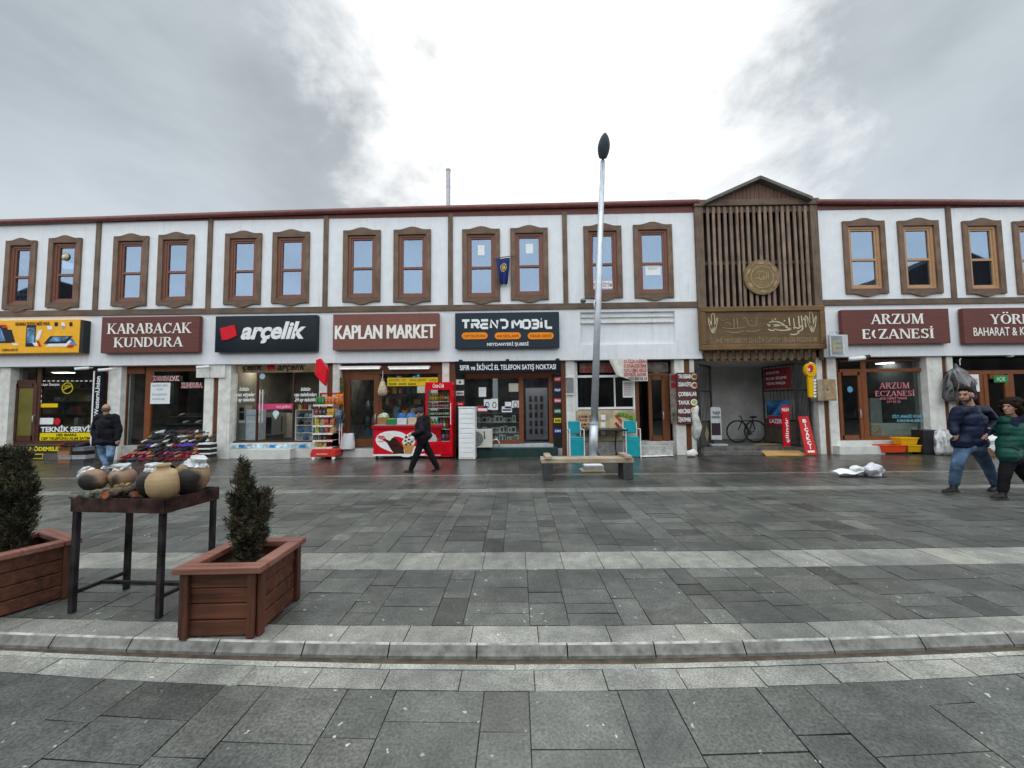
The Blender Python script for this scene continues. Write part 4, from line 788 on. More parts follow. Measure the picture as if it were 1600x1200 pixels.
# menu column on the pillar
r = board('menu_board', 'maroon menu board listing TAS KEBABI to İŞKEMBE on the pillar', (1058.5, 582, 1091, 663), PY-.08, MAROON, d=.06); MY = PY-.084
b = MB()
for s, v, ub in (('TAS KEBABI', 591, 1079), ('IZGARA KÖFTE', 603.5, 1079.5), ('ÇORBALAR', 618.5, 1089), ('TAVUK', 632, 1078), ('MERCİMEK', 645.5, 1079.5), ('İŞKEMBE', 658.5, 1079.5)): ptext(b, s, 1060, v-6, ub, v, MY, bold=.03)
b.build('lettering', WHITE, r)
for u, v, h in ((1085, 588.5, 'c9b48a'), (1085, 602, 'd8cdb8'), (1084.5, 628.5, 'e3e2c4'), (1085, 641, 'dcc9a0')):
    c = at(u, v, MY); b = MB(); b.prism([(c.x + .105*math.cos(a), c.z + .10*math.sin(a)) for a in [2*math.pi*k/16 for k in range(16)]], MY-.004, MY); b.build('plate_print', col(h), r)
    b = MB(); b.prism([(c.x + .065*math.cos(a), c.z + .06*math.sin(a)) for a in [2*math.pi*k/12 for k in range(12)]], MY-.007, MY-.004); b.build('food_print', pm('food_' + h, {'c9b48a': (.20, .07, .03), 'd8cdb8': (.25, .06, .04), 'e3e2c4': (.42, .5, .18), 'dcc9a0': (.5, .2, .04)}[h], .5, var=.5, scale=20), r)
r = board('menu_board', 'narrow red and brown side board left of the menu pillar', (1047.5, 584, 1057.5, 662), PY-.04, pm('side_board', (.16, .13, .11), .6, var=.6, scale=5), d=.05)
b = MB(); b.pr(1048.5, 586, 1056.5, 594, PY-.046, PY-.04); b.build('red_print', col('7a1620'), r); b = MB(); b.pr(1048.5, 598, 1056.5, 606, PY-.046, PY-.04); b.build('red_print', col('7a1620'), r)
# kebab shop: top lettering, cloth banner, poster
r = board('window_banner', 'brown beige strip with red letters above the kebab window', (905, 566, 1044, 582), SY-.03, pm('beige_strip', (.13, .10, .085), .6, var=.5, scale=3), d=.02)
b = MB(); ptext(b, 'KÖŞKE', 914, 567.5, 952, 573, SY-.036, bold=.02); ptext(b, 'KEBAP YER SALONU', 906, 575, 1010, 581, SY-.036, bold=.02); b.build('lettering', col('8c1a20'), r)
r = thing('cloth_banner', 'white hanging cloth banner with red writing over the kebab window', 'banner', (at(985, 578, WY-.08).x, WY-.08, at(985, 562, WY-.08).z)); b = MB(); n = 14
def bw_(s): return WY-.10 - .03*math.sin(s*9) - .02*math.sin(s*23)
top = lambda s: at(951+60*s, 561, WY-.1); bot = lambda s: at([963, 968, 975, 983, 992, 1002, 1012.5][0] + (1012.5-963)*s, 586 + 9.5*min(1, s*1.8) - .0*s, WY-.1)
for k in range(n):
    s, e = k/n, (k+1)/n; A, B_, D, E_ = top(s), top(e), bot(e), bot(s); ya, yb = bw_(s), bw_(e)
    b.quad((E_.x, ya, E_.z), (D.x, yb, D.z), (B_.x, yb, B_.z), (A.x, ya, A.z))
b.build('cloth', pm('banner_cloth', (.68, .66, .60), .8, var=.12), r, smooth=True)
b = MB()
for s, v in (('DÜĞÜN NİŞAN', 567), ('CENAZELERE', 574), ('TOPLU YEMEK VERİLİR', 581), ('SİPARİŞ ALINIR', 587.5)): ptext(b, s, 975, v-4.6, 1010.5, v, WY-.158, bold=.03)
b.build('lettering', col('b3262e'), r); b = MB(); ptext(b, '0543 850 50 53', 981, 589.5, 1011, 593.5, WY-.158, bold=.03); b.build('dark_lettering', col('2a2a32'), r)
r = board('menu_poster', 'food price poster with kebab pictures under the kebab window', (901, 641, 994, 689), SY-.035, pm('poster_cream', (.52, .42, .27), .5, var=.35, scale=2), d=.03); KY = SY-.041
b = MB()
for s, u0, u1, v in (('YARIM EKMEK', 903, 936, 653), ('TAVUK DÖNER', 903, 936, 658.5), ('TAM EKMEK', 904, 937, 665), ('TAVUK DÖNER', 903, 937, 670.5), ('DÜRÜM', 904, 937, 677), ('ET DÖNER', 904, 937, 682.5)): ptext(b, s, u0, v-4, u1, v, KY, bold=.03)
b.build('lettering', col('7e1418'), r); b = MB(); [b.pr(939, v, 946, v+8, KY, KY+.005) for v in (648, 660, 672)]; b.build('price_tag', WHITE, r)
b = MB(); c = at(973, 656, KY)
for k in range(9): q0 = at(963+2.6*(k % 4), 650+3.4*k*.9, KY); b.ell((q0.x, KY+.0, q0.z), .05, .006, .05, 8)
b.build('kebab_print', pm('kebab_red', (.40, .06, .03), .5, var=.6, scale=14), r); b = MB()
for k in range(7): q0 = at(968+3.6*k, 648+.5*k*k*.4, KY); b.ell((q0.x, KY+.0, q0.z), .085, .006, .07, 8)
b.build('lettuce_print', pm('lettuce', (.12, .27, .04), .5, var=.6, scale=14), r)
r = board('price_list', 'white sheet with lines of print in the kebab window', (973, 595, 988.5, 621), SY+.02, WPAPER, d=.004, bev=0); b = MB(); [b.pr(974.5, 598+3.1*k, 987, 599.2+3.1*k, SY+.017, SY+.02) for k in range(7)]; b.build('print', col('7a2a30'), r)
# ================================================================== goods, machines and furniture in front of the shops
def flat(name, lab, cat, px, Y, m, lines=(), tm=None, d=.006, group=None):
    r = board(name, lab, px, Y, m, d=d, cat=cat, bev=0)
    if group: r['group'] = group
    if lines:
        b = MB()
        for s, q_, kw in lines: ptext(b, s, *q_, Y-.004, **kw)
        b.build('lettering', tm or BLACK, r)
    return r
# phone repair shop, left end
GY_ = SY+.025
flat('window_sticker', 'black strip reading TEKNİK SERVİS across the repair shop window', 'sticker', (62, 664, 142, 676), GY_, BLACK, [('TEKNİK SERVİS', (63.5, 667, 146, 674.5), dict(bold=.04))], WHITE)
flat('window_sticker', 'yellow strip reading HER MARKA CEP TELEFONU ALIM under the black strip', 'sticker', (62, 676.3, 142, 688), GY_, col('e8cf12'), [('HER MARKA', (88, 677.5, 120, 681.5), dict(bold=.03)), ('CEP TELEFONU ALIM SATIM', (64, 683, 141, 687), dict(bold=.03))], col('3a2405'))
flat('window_sticker', 'small yellow label on the dark repair shop window', 'sticker', (63, 630.5, 90, 636.5), GY_, col('e8c414'))
flat('window_sticker', 'white printed card above the TEKNİK SERVİS strip', 'sticker', (61, 653, 83, 663), GY_, WPAPER)
c = at(89.5, 658.5, GY_); b = MB(); b.prism([(c.x+.11*math.cos(k*.4), c.z+.11*math.sin(k*.4)) for k in range(16)], GY_-.006, GY_)
o = tag(b.build('window_sticker', col('c0202a')), 'round red sticker beside the white printed card', 'sticker')
c = at(105.5, 606.5, GY_); b = MB(); ringp = [(c.x+.17*math.cos(k*math.pi/12), c.z+.17*math.sin(k*math.pi/12)) for k in range(25)]; ribbon(b, ringp, .025, GY_); ribbon(b, [(c.x-.14, c.z-.06), (c.x+.15, c.z+.08)], .03, GY_); text(b, 'UCR', c.x-.1, c.x+.08, c.z+.02, c.z+.1, GY_-.006, bold=.03)
tag(b.build('window_sticker', col('d8c026')), 'yellow ring emblem on the repair shop window', 'sticker')
b = MB(); ptext(b, 'Uçar İletişim', 65, 599, 93, 602.5, GY_-.004, bold=.02); tag(b.build('window_sticker', WHITE), 'small white lettering at the top left of the repair shop window', 'sticker')
b = MB(); [b.pr(67+7.3*k, 594.5, 71+7.3*k, 596, GY_-.004, GY_) for k in range(11)]; [b.pr(63, 601+8*k, 65, 605+8*k, GY_-.004, GY_) for k in range(4)]; tag(b.build('window_sticker', WHITE), 'dashed white frame line around the repair shop window', 'sticker')
flat('window_film', 'olive yellow film covering the repair shop door glass', 'film', (28, 602, 55, 686), SY+.01, pm('olive_film', (.17, .15, .035), .4, var=.2, scale=1.5))
flat('plinth_sign', 'black strip with yellow letters FATURA ÖDEMELERİ at the foot of the repair shop', 'sign', (15, 696, 101, 707), 11.93, BLACK, [('FATURA ÖDEMELERİ', (18, 698.5, 100, 704.5), dict(bold=.04))], col('e8d21c'))
r = flat('plinth_sign', 'small black plate with yellow border below the FATURA strip', 'sign', (41, 709, 67, 717), 11.93, col('d8c21c')); b = MB(); b.pr(42.5, 710.5, 65.5, 715.5, 11.922, 11.93); b.build('panel', BLACK, r)
r = thing('display_shelf', 'yellowish shelf unit of dark cases inside the repair shop', 'shelf', (at(105, 640, 12.7).x, 12.7, .25)); x0, x1, z0, z1 = rect(40, 588, 148, 690, 12.7); b = MB(); b.box(x0, x1, 12.95, 13.0, .25, z1); b.build('back_board', pm('yellow_board', (.20, .15, .05), .7, var=.4, scale=3), r)
for k in range(5): b = MB(); z = .6+.42*k; b.box(x0, x1, 12.6, 12.95, z-.025, z); b.build('shelf', pm('dim_wood', (.10, .08, .06), .6), r)
rr = random.Random(12)
for k in range(24):
    z = .6+.42*(k % 5); x = x0+.15+(x1-x0-.3)*rr.random(); b = MB(); w, h = rr.uniform(.06, .14), rr.uniform(.1, .3); b.box(x-w, x+w, 12.66, 12.8+.02*(k % 4), z+.001, z+h); tag(b.build('phone_case', col(rr.choice(('30363c', '5a5248', '8a8a84', '2a3a52', '7a3a2c', 'a0a09a')), .5, var=.4, scale=14), None), 'small dim case on the yellowish shelves of the repair shop', 'case', 'cases on the repair shop shelves')
# shoe shop
flat('window_paper', 'white handwritten notice taped in the shoe shop window', 'notice', (235, 598, 265.5, 631), SY-.02, WPAPER, [('HAKİKİ DERİ', (238, 601, 262, 604), {}), ('%50', (245, 607, 255, 610), {}), ('İNDİRİM', (238, 615, 260, 618), {}), ('AYAKKABI', (238, 622, 257, 625), {})], col('6a7f95'))
def redtext(s, px, lab):
    r = thing('window_lettering', lab, 'lettering', at(px[0], px[3], SY-.03)); b = MB(); ptext(b, s, *px, SY-.025, bold=.075); b.build('outline', WHITE, r); b = MB(); ptext(b, s, *px, SY-.03, bold=.02); b.build('lettering', col('a81f2c'), r)
redtext('KARABACAK', (239, 588, 281, 594.5), 'upper red word with white outline in the shoe shop window'); redtext('KUNDURA', (283, 598.5, 317, 605.5), 'lower right red word with white outline in the shoe shop window')
def shoe_mesh(h):
    b = MB(); L_ = .27; n = 9; ring = []
    secs = [(-.13, .030, .075), (-.09, .038, .088), (-.03, .036, .082), (.03, .040, .060), (.08, .046, .045), (.115, .040, .034), (.135, .02, .024)]
    for x, w, z in secs:
        ring.append([(x, -w, 0), (x, -w*.98, z*.5), (x, -w*.55, z), (x, w*.55, z), (x, w*.98, z*.5), (x, w, 0)])
    vs = [p for r_ in ring for p in r_]; fs = []
    for i in range(len(secs)-1):
        for k in range(6): fs.append((i*6+k, i*6+(k+1) % 6, (i+1)*6+(k+1) % 6, (i+1)*6+k))
    fs += [(5,4,3,2,1,0), tuple(36+k for k in range(6))]
    b.add(vs, fs); b.m = 1; b.box(-.132, .13, -.042, .042, -.018, .0); b.m = 2; b.add([(-.115, -.018, .0895), (-.04, -.022, .087), (-.04, .022, .087), (-.115, .018, .0895)], [(0,1,2,3)])
    return b
SOLE = pm('sole', (.03, .028, .026), .6); SHCOL = [('black', '17181b'), ('dark grey', '3a3d42'), ('maroon', '55202a'), ('red', '8c1f2c'), ('white', 'c9c8c4'), ('brown', '5a3a28'), ('navy', '1e2638'), ('purple', '5a3f9c'), ('tan', 'a3704a'), ('pink', 'b04a68')]
protos = {}
def shoe(kind, loc, rz, where):
    cname, h = kind
    if cname not in protos:
        o = shoe_mesh(h).build('shoe', [col(h, .45), SOLE, BLACK], None, smooth=False); protos[cname] = o
    else: o = protos[cname].copy(); C.objects.link(o)
    o.location = loc; o.rotation_euler = (random.uniform(-.05, .05), random.uniform(-.12, .05), rz)
    o['label'] = '%s shoe %s' % (cname, where); o['category'] = 'shoe'; o['group'] = 'shoes %s' % where
rs = random.Random(5)
r = thing('shoe_stand', 'low stepped stand carrying rows of shoes before the shoe shop', 'stand', (at(255, 700, 11.5).x, 11.5, 0))
sx0, sx1 = at(193, 715, 11.3).x, at(312, 715, 11.3).x
rows = []
tiers = [(11.16, .06), (11.29, .13), (11.42, .21), (11.55, .30), (11.67, .41), (11.77, .53), (11.87, .66), (11.95, .80)]
for y, z in tiers:
    b = MB(); b.box(sx0+(z*.25), sx1, y-.07, y+.07, max(0, z-.10), z); b.build('shelf', pm('stand_board', (.11, .105, .10), .7), r, bev=.006)
tn = ['on the %s tier of the shoe stand' % k for k in ('lowest', 'second', 'third', 'fourth', 'fifth', 'sixth', 'seventh', 'top')]
pal = [[2, 3, 2, 1, 9, 0, 2, 3, 5], [2, 3, 2, 1, 9, 0, 2, 3, 8], [0, 1, 2, 3, 9, 8, 1, 6], [0, 1, 0, 6, 1, 0, 5], [4, 1, 0, 4, 3, 7, 0, 8], [1, 0, 6, 0, 4, 1, 0], [0, 1, 4, 0, 6, 8], [0, 1, 1, 4, 0, 5]]
for ti, (y, z) in enumerate(tiers):
    x = sx0 + z*.25 + .08
    while x < sx1 - .06:
        k = rs.choice(pal[ti]); 
        if ti == 4 and x > sx1-.9 and x < sx1-.45: k = 7
        if ti in (3, 4) and x > sx1-.38: k = 8
        shoe(SHCOL[k], (x, y+rs.uniform(-.05, .04), z+.018), -math.pi/2 + rs.uniform(-.9, .9), tn[ti]); x += rs.uniform(.10, .125)
for y, z, wh in ((12.45, .86, 'on the lower shelf behind the shop window'), (12.6, 1.08, 'on the middle shelf behind the shop window'), (12.75, 1.32, 'on the upper shelf behind the shop window')):
    x = XS(240)
    while x < XS(314): shoe(SHCOL[rs.choice([0, 0, 1, 4, 5, 1])], (x, y, z+.018), -math.pi/2+rs.uniform(-.2, .2), wh); x += .14
r = thing('display_shelf', 'dim stepped shelf of shoes behind the shoe shop window', 'shelf', (XS(275), 12.6, .25))
for y, z in ((12.45, .86), (12.6, 1.08), (12.75, 1.32)): b = MB(); b.box(XS(238), XS(316), y-.13, y+.13, z-.03, z); b.build('shelf', pm('dim_shelf', (.10, .12, .12), .4), r)
def shoebox(lab, cx, y, z, w, h, d, m, lid, rz=0, stripes=False, group=None):
    r = thing('shoe_box', lab, 'box', (cx, y, z), group); r.rotation_euler = (0, 0, rz); b = MB(); W = Vector((cx, y, z))
    b.add([], []); b.box(cx-w/2, cx+w/2, y-d/2, y+d/2, z, z+h*.72); b.build('box', m, r); b = MB(); b.box(cx-w/2-.006, cx+w/2+.006, y-d/2-.006, y+d/2+.006, z+h*.72, z+h); b.build('lid', lid, r)
    if stripes:
        b = MB(); b.box(cx-w/2-.008, cx+w/2+.008, y-d/2-.009, y-d/2-.0062, z+h*.72, z+h*.95); b.build('stripe', WHITE, r)
bx = at(318, 710, 11.35).x
for k in range(3): shoebox('black shoe box with white stripe, %s of the stack beside the shoe stand' % ('lowest', 'middle', 'topmost')[k], bx, 11.5, .002+.145*k+.10, .36, .14, .26, BLACK, WHITE, 0, True, 'striped shoe boxes')
b = MB(); b.box(bx-.2, bx+.2, 11.36, 11.64, 0, .10); tag(b.build('box_pallet', pm('card_dark', (.13, .11, .09), .8)), 'low dark pallet under the striped shoe boxes', 'pallet')
lx = [at(u, 712, 11.3).x for u in (108, 130)]
for i, (xx, pal_) in enumerate(((lx[0], (('brown', '8a6446'), ('grey', '8f9094'), ('tan', '9c7550'), ('brown', '6e4a34'))), (lx[1], (('dark grey', '4a4c52'), ('pale grey', 'a0a3a8'), ('black', '222326'), ('grey', '75777c'))))):
    for k, (cn, h) in enumerate(pal_):
        shoebox('%s cardboard shoe box, %s of the %s stack at the repair shop' % (cn, ('lowest', 'second', 'third', 'topmost')[k], ('left', 'right')[i]), xx + rs.uniform(-.02, .02), 11.3, .002+.118*k, .37, .115, .27, col(h, .8), col(h, .7), rs.uniform(-.1, .1), False, 'shoe boxes at the repair shop')
for k in range(9): shoe(SHCOL[rs.choice([0, 0, 2, 3, 1])], (lx[0]-.17 + .075*k, 11.25+.03*(k % 3), .495), -math.pi/2+rs.uniform(-.3, .3), 'on top of the cardboard boxes')
# security cameras
for u, v, lab in ((135, 575, 'white bullet camera over the repair shop corner'), (171, 577, 'white bullet camera on the pillar left of the shoe shop'), (322, 573, 'white bullet camera on the pillar right of the shoe shop')):
    c = at(u, v, WY-.0); r = thing('security_camera', lab, 'camera', (c.x, WY+.1, c.z), 'security cameras under the fascia'); b = MB(); b.tube([(c.x-.12, WY-.22, c.z-.05), (c.x+.08, WY+.0, c.z)], .045, 10); b.build('camera_body', WHITE, r, smooth=False)
    b = MB(); b.tube([(c.x+.06, WY, c.z), (c.x+.1, WY+.1, c.z+.02)], .02, 6); b.build('camera_arm', WHITE, r)
# appliance shop
def appliance(name, lab, px, Y, m, d, extra=()):
    x0, x1, z0, z1 = rect(*px, Y); r = thing(name, lab, name.replace('_', ' '), ((x0+x1)/2, Y, z0)); b = MB(); b.box(x0, x1, Y, Y+d, z0, z1); b.build('body', m, r, bev=.012)
    for nm, q_, mm in extra: b = MB(); b.pr(*q_, Y-.012, Y-.001); b.build(nm, mm, r)
    return r
SILV = pm('silver_panel', (.40, .41, .42), .35, metal=.4, var=.08)
appliance('water_dispenser', 'silver water dispenser at the left of the appliance window', (366, 634, 384, 688), 12.45, SILV, .3, [('niche', (370, 637, 381, 643), BLACK), ('tray', (368, 657, 383, 661), WHITE), ('panel', (371, 645, 381, 656), DSTEEL)])
appliance('washing_machine', 'white appliance wrapped in plastic beside the water dispenser', (384, 640, 403, 688), 12.4, pm('pale_blue_white', (.62, .68, .76), .35), .4, [('control_strip', (384, 648, 402, 650), col('9fb2c8')), ('wrap_fold', (385, 658, 402, 661), WHITE)])
appliance('oven', 'built in oven with black glass front inside the appliance shop', (409, 645, 426, 680), 13.1, SILV, .5, [('oven_door', (411, 652, 424, 678), BLACK)]); appliance('oven', 'second oven with black glass front deeper in the appliance shop', (428, 645, 442, 678), 13.6, SILV, .5, [('oven_door', (429, 651, 441, 675), BLACK)])
appliance('counter', 'pale counter standing across the back of the appliance shop', (443, 646, 457, 684), 13.8, pm('pale_counter', (.4, .38, .34), .5), .5)
r = thing('display_cabinet', 'white open cabinet of small appliances at right of the appliance window', 'cabinet', (at(474, 690, 12.3).x, 12.3, .4)); x0, x1, z0, z1 = rect(461, 640, 489, 689, 12.3)
b = MB(); b.box(x0, x0+.03, 12.3, 12.6, z0, z1); b.box(x1-.03, x1, 12.3, 12.6, z0, z1); b.box(x0+.03, x1-.03, 12.57, 12.6, z0, z1); b.build('cabinet_body', WHITE, r)
for k in range(5): b = MB(); zz_ = z0 + (z1-z0-.02)*k/4; b.box(x0+.03, x1-.03, 12.302, 12.57, zz_, zz_+.02); b.build('shelf', WHITE, r)
for k, (f, h, w, sh) in enumerate(((.25, .11, '30343a', 3), (.55, .12, '8c8e93', 3), (.8, .1, 'b9bcc2', 3), (.2, .13, '26282c', 2), (.6, .09, '6b5f76', 2), (.25, .10, '2f6fa8', 1), (.7, .12, '3a86c0', 1), (.5, .12, '2b5f94', 0))):
    xx = x0 + (x1-x0)*f; zz_ = z0+(z1-z0-.02)*sh/4+.021; b = MB(); b.lathe([(.001, 0), (.075, 0), (.085, h*.5), (.06, h), (.02, h+.02), (.001, h+.02)], (xx, 12.42, zz_), 12)
    tag(b.build('kitchen_gadget', col(w, .35), None, smooth=True), '%s small appliance on shelf %s of the white cabinet' % ({'30343a': 'black', '8c8e93': 'grey', 'b9bcc2': 'silver', '26282c': 'dark', '6b5f76': 'mauve', '2f6fa8': 'blue', '3a86c0': 'bright blue', '2b5f94': 'deep blue'}[w], ('lowest', 'second', 'third', 'topmost')[sh]), 'appliance')
for k, (h, w) in enumerate((('c8b65a', .05), ('a0392f', .06), ('c7c3b8', .05), ('8c4d3a', .06))):
    xx = x0+.12+.16*k; b = MB(); b.box(xx-w, xx+w, 12.34, 12.5, z1+.001, z1+.16); tag(b.build('small_carton', col(h, .7), None, bev=.004), '%s carton standing on top of the white cabinet' % ('yellow', 'red', 'pale', 'brown')[k], 'carton')
r = thing('window_lettering', 'two black words with red squares on the top glass of the appliance shop', 'lettering', at(420, 582, SY-.01)); Yl = SY+.02
b = MB(); ptext(b, 'çelik', 379, 567.5, 411, 578, Yl, bold=.03, shear=.25); ptext(b, 'arçelik', 433, 567.5, 478, 578, Yl, bold=.03, shear=.25); b.build('lettering', BLACK, r)
b = MB(); b.add([(at(417, 569, Yl).x, Yl, at(417, 570, Yl).z), (at(428, 569, Yl).x, Yl, at(428, 568, Yl).z), (at(431, 575, Yl).x, Yl, at(431, 577, Yl).z), (at(418, 577, Yl).x, Yl, at(418, 578, Yl).z)], [(3,2,1,0)]); b.pr(362, 568, 379, 572, Yl-.003, Yl); b.build('red_square', col('c01c26'), r)
r = flat('warm_shop_light', 'warm lit strip behind the logos of the appliance shop', 'panel', (362, 567, 498, 582), SY+.10, pm('warm_strip', (.36, .25, .14), .6, var=.5, scale=2.2, emit=.25), d=.02)
for u, s2, lab in ((365, 'beyaz eşyalar', 'white slanted letters bütün beyaz eşyalar on the left pane'), (461, 'cep telefonları', 'white slanted letters bütün cep telefonları on the right pane')):
    b = MB(); ptext(b, 'bütün', u+9, 605, u+24, 610.5, Yl, bold=.03, shear=.25); ptext(b, s2, u-2, 613.5, u+34, 619, Yl, bold=.03, shear=.25); ptext(b, '24 ay taksitle', u-1, 621.5, u+33, 627, Yl, bold=.03, shear=.25); tag(b.build('window_lettering', WHITE), lab, 'lettering')
flat('pink_strip', 'pink strip across the glass door of the appliance shop', 'sticker', (403, 631, 457, 639.5), SY+.02, col('d8487c'), [('hoş geldiniz', (432, 633, 454, 637), dict(shear=.2))], WHITE)
c = at(431, 646, Yl); b = MB(); b.prism([(c.x+.10*math.cos(a), c.z+.10*math.sin(a)) for a in [math.radians(x) for x in range(-30, 211, 20)]] + [(c.x, c.z-.2)], Yl-.004, Yl); tag(b.build('window_sticker', pm('sticker_mint', (.50, .68, .66), .5, var=.3, scale=9)), 'pale green drop shaped sticker on the appliance shop door', 'sticker')
c = at(410, 588, Yl); b = MB(); b.prism([(c.x+.09*math.cos(k*.4), c.z+.09*math.sin(k*.4)) for k in range(16)], Yl-.004, Yl); tag(b.build('window_sticker', col('a8c8dc')), 'round pale blue sticker over the appliance shop door', 'sticker')
for k, u in enumerate((406.3, 410.2)):
    b = MB(); p, q_ = at(u, 609, SY-.06-.02*k), at(u, 661, SY-.06); b.tube([(p.x, SY-.06, p.z), (p.x, SY-.06, q_.z)], .017, 8); [b.tube([(p.x, SY-.06, zq), (p.x, SY+.02, zq)], .01, 6) for zq in (p.z-.1, q_.z+.1)]; tag(b.build('door_pull', pm('pull_metal', (.72, .73, .74), .3, metal=.5)), ('left', 'right')[k]+' one of two long pale pulls on the glass door', 'handle', 'door pulls of the appliance shop')
r = flat('plinth_sticker', 'pale blue printed strip along the appliance shop plinth', 'sticker', (354, 694, 492, 700), 11.89, pm('pale_blue_print', (.48, .62, .68), .5, var=.45, scale=7)); b = MB(); [b.pr(u, 695, u+9, 699.5, 11.886, 11.89) for u in (373, 421, 468)]; b.build('blue_mark', col('2b80c8'), r)
# ceiling lamps of appliance shop and market; lamps in other shops added as fill
LIT = pm('lit_ceiling_lamp', (1.0, .90, .74), .5, var=.01, emit=17.0); LITW = pm('lit_white_lamp', (.92, .97, 1.0), .5, var=.01, emit=17.0)
for (u, y, w, d, m, lab) in ((405, 12.9, .5, .5, LIT, 'square warm ceiling lamp at the left in the appliance shop'), (455, 13.2, .5, .5, LIT, 'square warm ceiling lamp at the right in the appliance shop'), (570, 13.2, .9, .2, LITW, 'long white ceiling lamp behind the market door'), (640, 13.2, .9, .2, LITW, 'long white ceiling lamp behind the market window'),
    (770, 12.9, .9, .25, LITW, 'added long white fill lamp over the phone shop shelves'), (840, 13.6, .5, .25, LITW, 'added white fill lamp behind the phone shop door'), (1395, 13.2, .8, .4, LITW, 'added white fill lamp inside the pharmacy'), (285, 12.4, .9, .2, LITW, 'added white fill lamp inside the shoe shop'), (100, 13.2, .6, .2, LIT, 'added warm fill lamp inside the repair shop'), (1020, 13.6, .6, .2, LITW, 'added white fill lamp behind the kebab shop door')):
    x = at(u, 570, y).x; r = thing('ceiling_lamp', lab, 'lamp', (x, y, SOF-.03)); b = MB(); b.box(x-w/2-.02, x+w/2+.02, y-d/2-.02, y+d/2+.02, SOF-.06, SOF-.021); b.build('lamp_housing', WHITE, r); b = MB(); b.box(x-w/2, x+w/2, y-d/2, y+d/2, SOF-.068, SOF-.0605); b.build('diffuser', m, r)
x0, x1 = at(822, 660, 14.2).x, at(856, 660, 14.2).x; r = thing('pegboard', 'grey display board with rows of dark cases behind the phone shop door', 'display', ((x0+x1)/2, 14.2, .3)); b = MB(); b.box(x0, x1, 14.2, 14.25, .3, 2.2); b.build('board', pm('peg_grey', (.30, .31, .33), .6), r); b = MB(); [(b.box(x0+.12+.2*i, x0+.22+.2*i, 14.17, 14.199, .5+.3*j, .7+.3*j), b.build('case', pm('case_dark', (.07, .06, .07), .4, var=.6, scale=3), r), b.__init__()) for i in range(int((x1-x0-.15)/.2)) for j in range(5)]
# snack rack
RY = 11.45
def snack_rack():
    r = thing('snack_rack', 'red wheeled rack of snacks in front of the appliance shop', 'rack', (at(506, 714, RY).x, RY+.2, 0)); x0, x1 = at(489, 660, RY).x, at(527, 660, RY).x; xs1 = at(520, 660, RY).x
    RED = col('b8202a', .35); ztop = at(505, 613, RY).z
    for x in (x1-.03, x0+.02): b = MB(); b.box(x-.02, x+.02, RY+.36, RY+.40, .1, ztop); b.build('post', RED, r)
    b = MB(); b.box(x0, x1, RY+.40, RY+.42, .2, at(505, 675, RY).z); b.build('back_panel', RED, r)
    b = MB(); b.box(x0, x1, RY+.37, RY+.39, ztop-.03, ztop); b.build('top_rail', RED, r)
    b = MB(); b.prism([(x0-.04, .09), (x1-.02, .09), (x1-.02, .30), (x1-.08, .33), (x0+.02, .33), (x0-.04, .2)], RY-.06, RY+.40); b.build('base', col('c23a34', .3), r, bev=.02)
    b = MB(); b.box(x0+.15, x1-.25, RY-.063, RY-.058, .17, .19); b.build('base_stripe', col('e7c8b4'), r)
    for x in (x0+.05, x1-.08):
        b = MB(); b.lathe([(.005, 0), (.05, 0), (.055, .015), (.05, .03), (.005, .03)], (x, RY-.02, .057), 12, Matrix.Rotation(math.pi/2, 4, 'X')); b.build('wheel', WHITE, r)
    zs = []
    for v in (632.5, 649.5, 665, 677, 688, 699):
        z = at(504, v, RY).z; zs.append(z); b = MB(); b.box(x0, xs1, RY, RY+.36, z-.012, z); b.build('shelf', pm('shelf_wire', (.45, .42, .40), .5), r); b = MB(); b.box(x0, xs1, RY-.012, RY-.001, z-.045, z+.012); b.build('price_rail', pm('price_rail', (.72, .66, .62), .5, var=.3, scale=22), r)
    return x0, xs1, zs
rx_0, rx_1, rzs = snack_rack()
def bag_mesh(w, h, d):
    b = MB(); n, m = 6, 7; G = {}
    for s in (0, 1):
        for i in range(n+1):
            for j in range(m+1):
                u, v = i/n, j/m; e = max(0, math.sin(math.pi*u))**.6*max(0, math.sin(math.pi*v))**.5
                G[s, i, j] = len(b.v); b.v.append(Vector(((u-.5)*w*(1-.06*math.sin(math.pi*v)), (d/2)*e*(-1 if s == 0 else 1), v*h)))
    for s in (0, 1):
        for i in range(n):
            for j in range(m):
                f = (G[s,i,j], G[s,i+1,j], G[s,i+1,j+1], G[s,i,j+1]); b.f.append(f if s == 0 else f[::-1]); b.mi.append(0 if 1 < j < 5 and 0 < i < n-1 and s == 0 else 1)
    return b
bagc = {}
def snack(colr, loc, w, h, lab, grp):
    k = (colr, w, h)
    if k not in bagc:
        c1 = hexc(colr); m2 = pm('pack_'+colr, c1, .3, var=.1); m1 = pm('packprint_'+colr, tuple(min(1, x*.6+.18) for x in c1), .3, var=.7, scale=16); o = bag_mesh(w, h, .1).build('snack_bag', [m1, m2], None, smooth=True); bagc[k] = o
    else: o = bagc[k].copy(); C.objects.link(o)
    o.location = loc; o.rotation_euler = (random.uniform(-.15, .05), random.uniform(-.08, .08), random.uniform(-.25, .25)); tag(o, lab, 'snack', grp)
cn = {'1f7a34': 'green', 'd8701c': 'orange', '8c2018': 'dark red', '3c1f22': 'brown black', 'd9a424': 'yellow', 'c7b43c': 'pale yellow', 'b8a068': 'tan', 'c2352c': 'red', 'c06a34': 'rust', 'b6c04a': 'lime', '51687c': 'blue grey', 'cfae74': 'sand', '2a2c2e': 'black', 'd8c070': 'cream'}
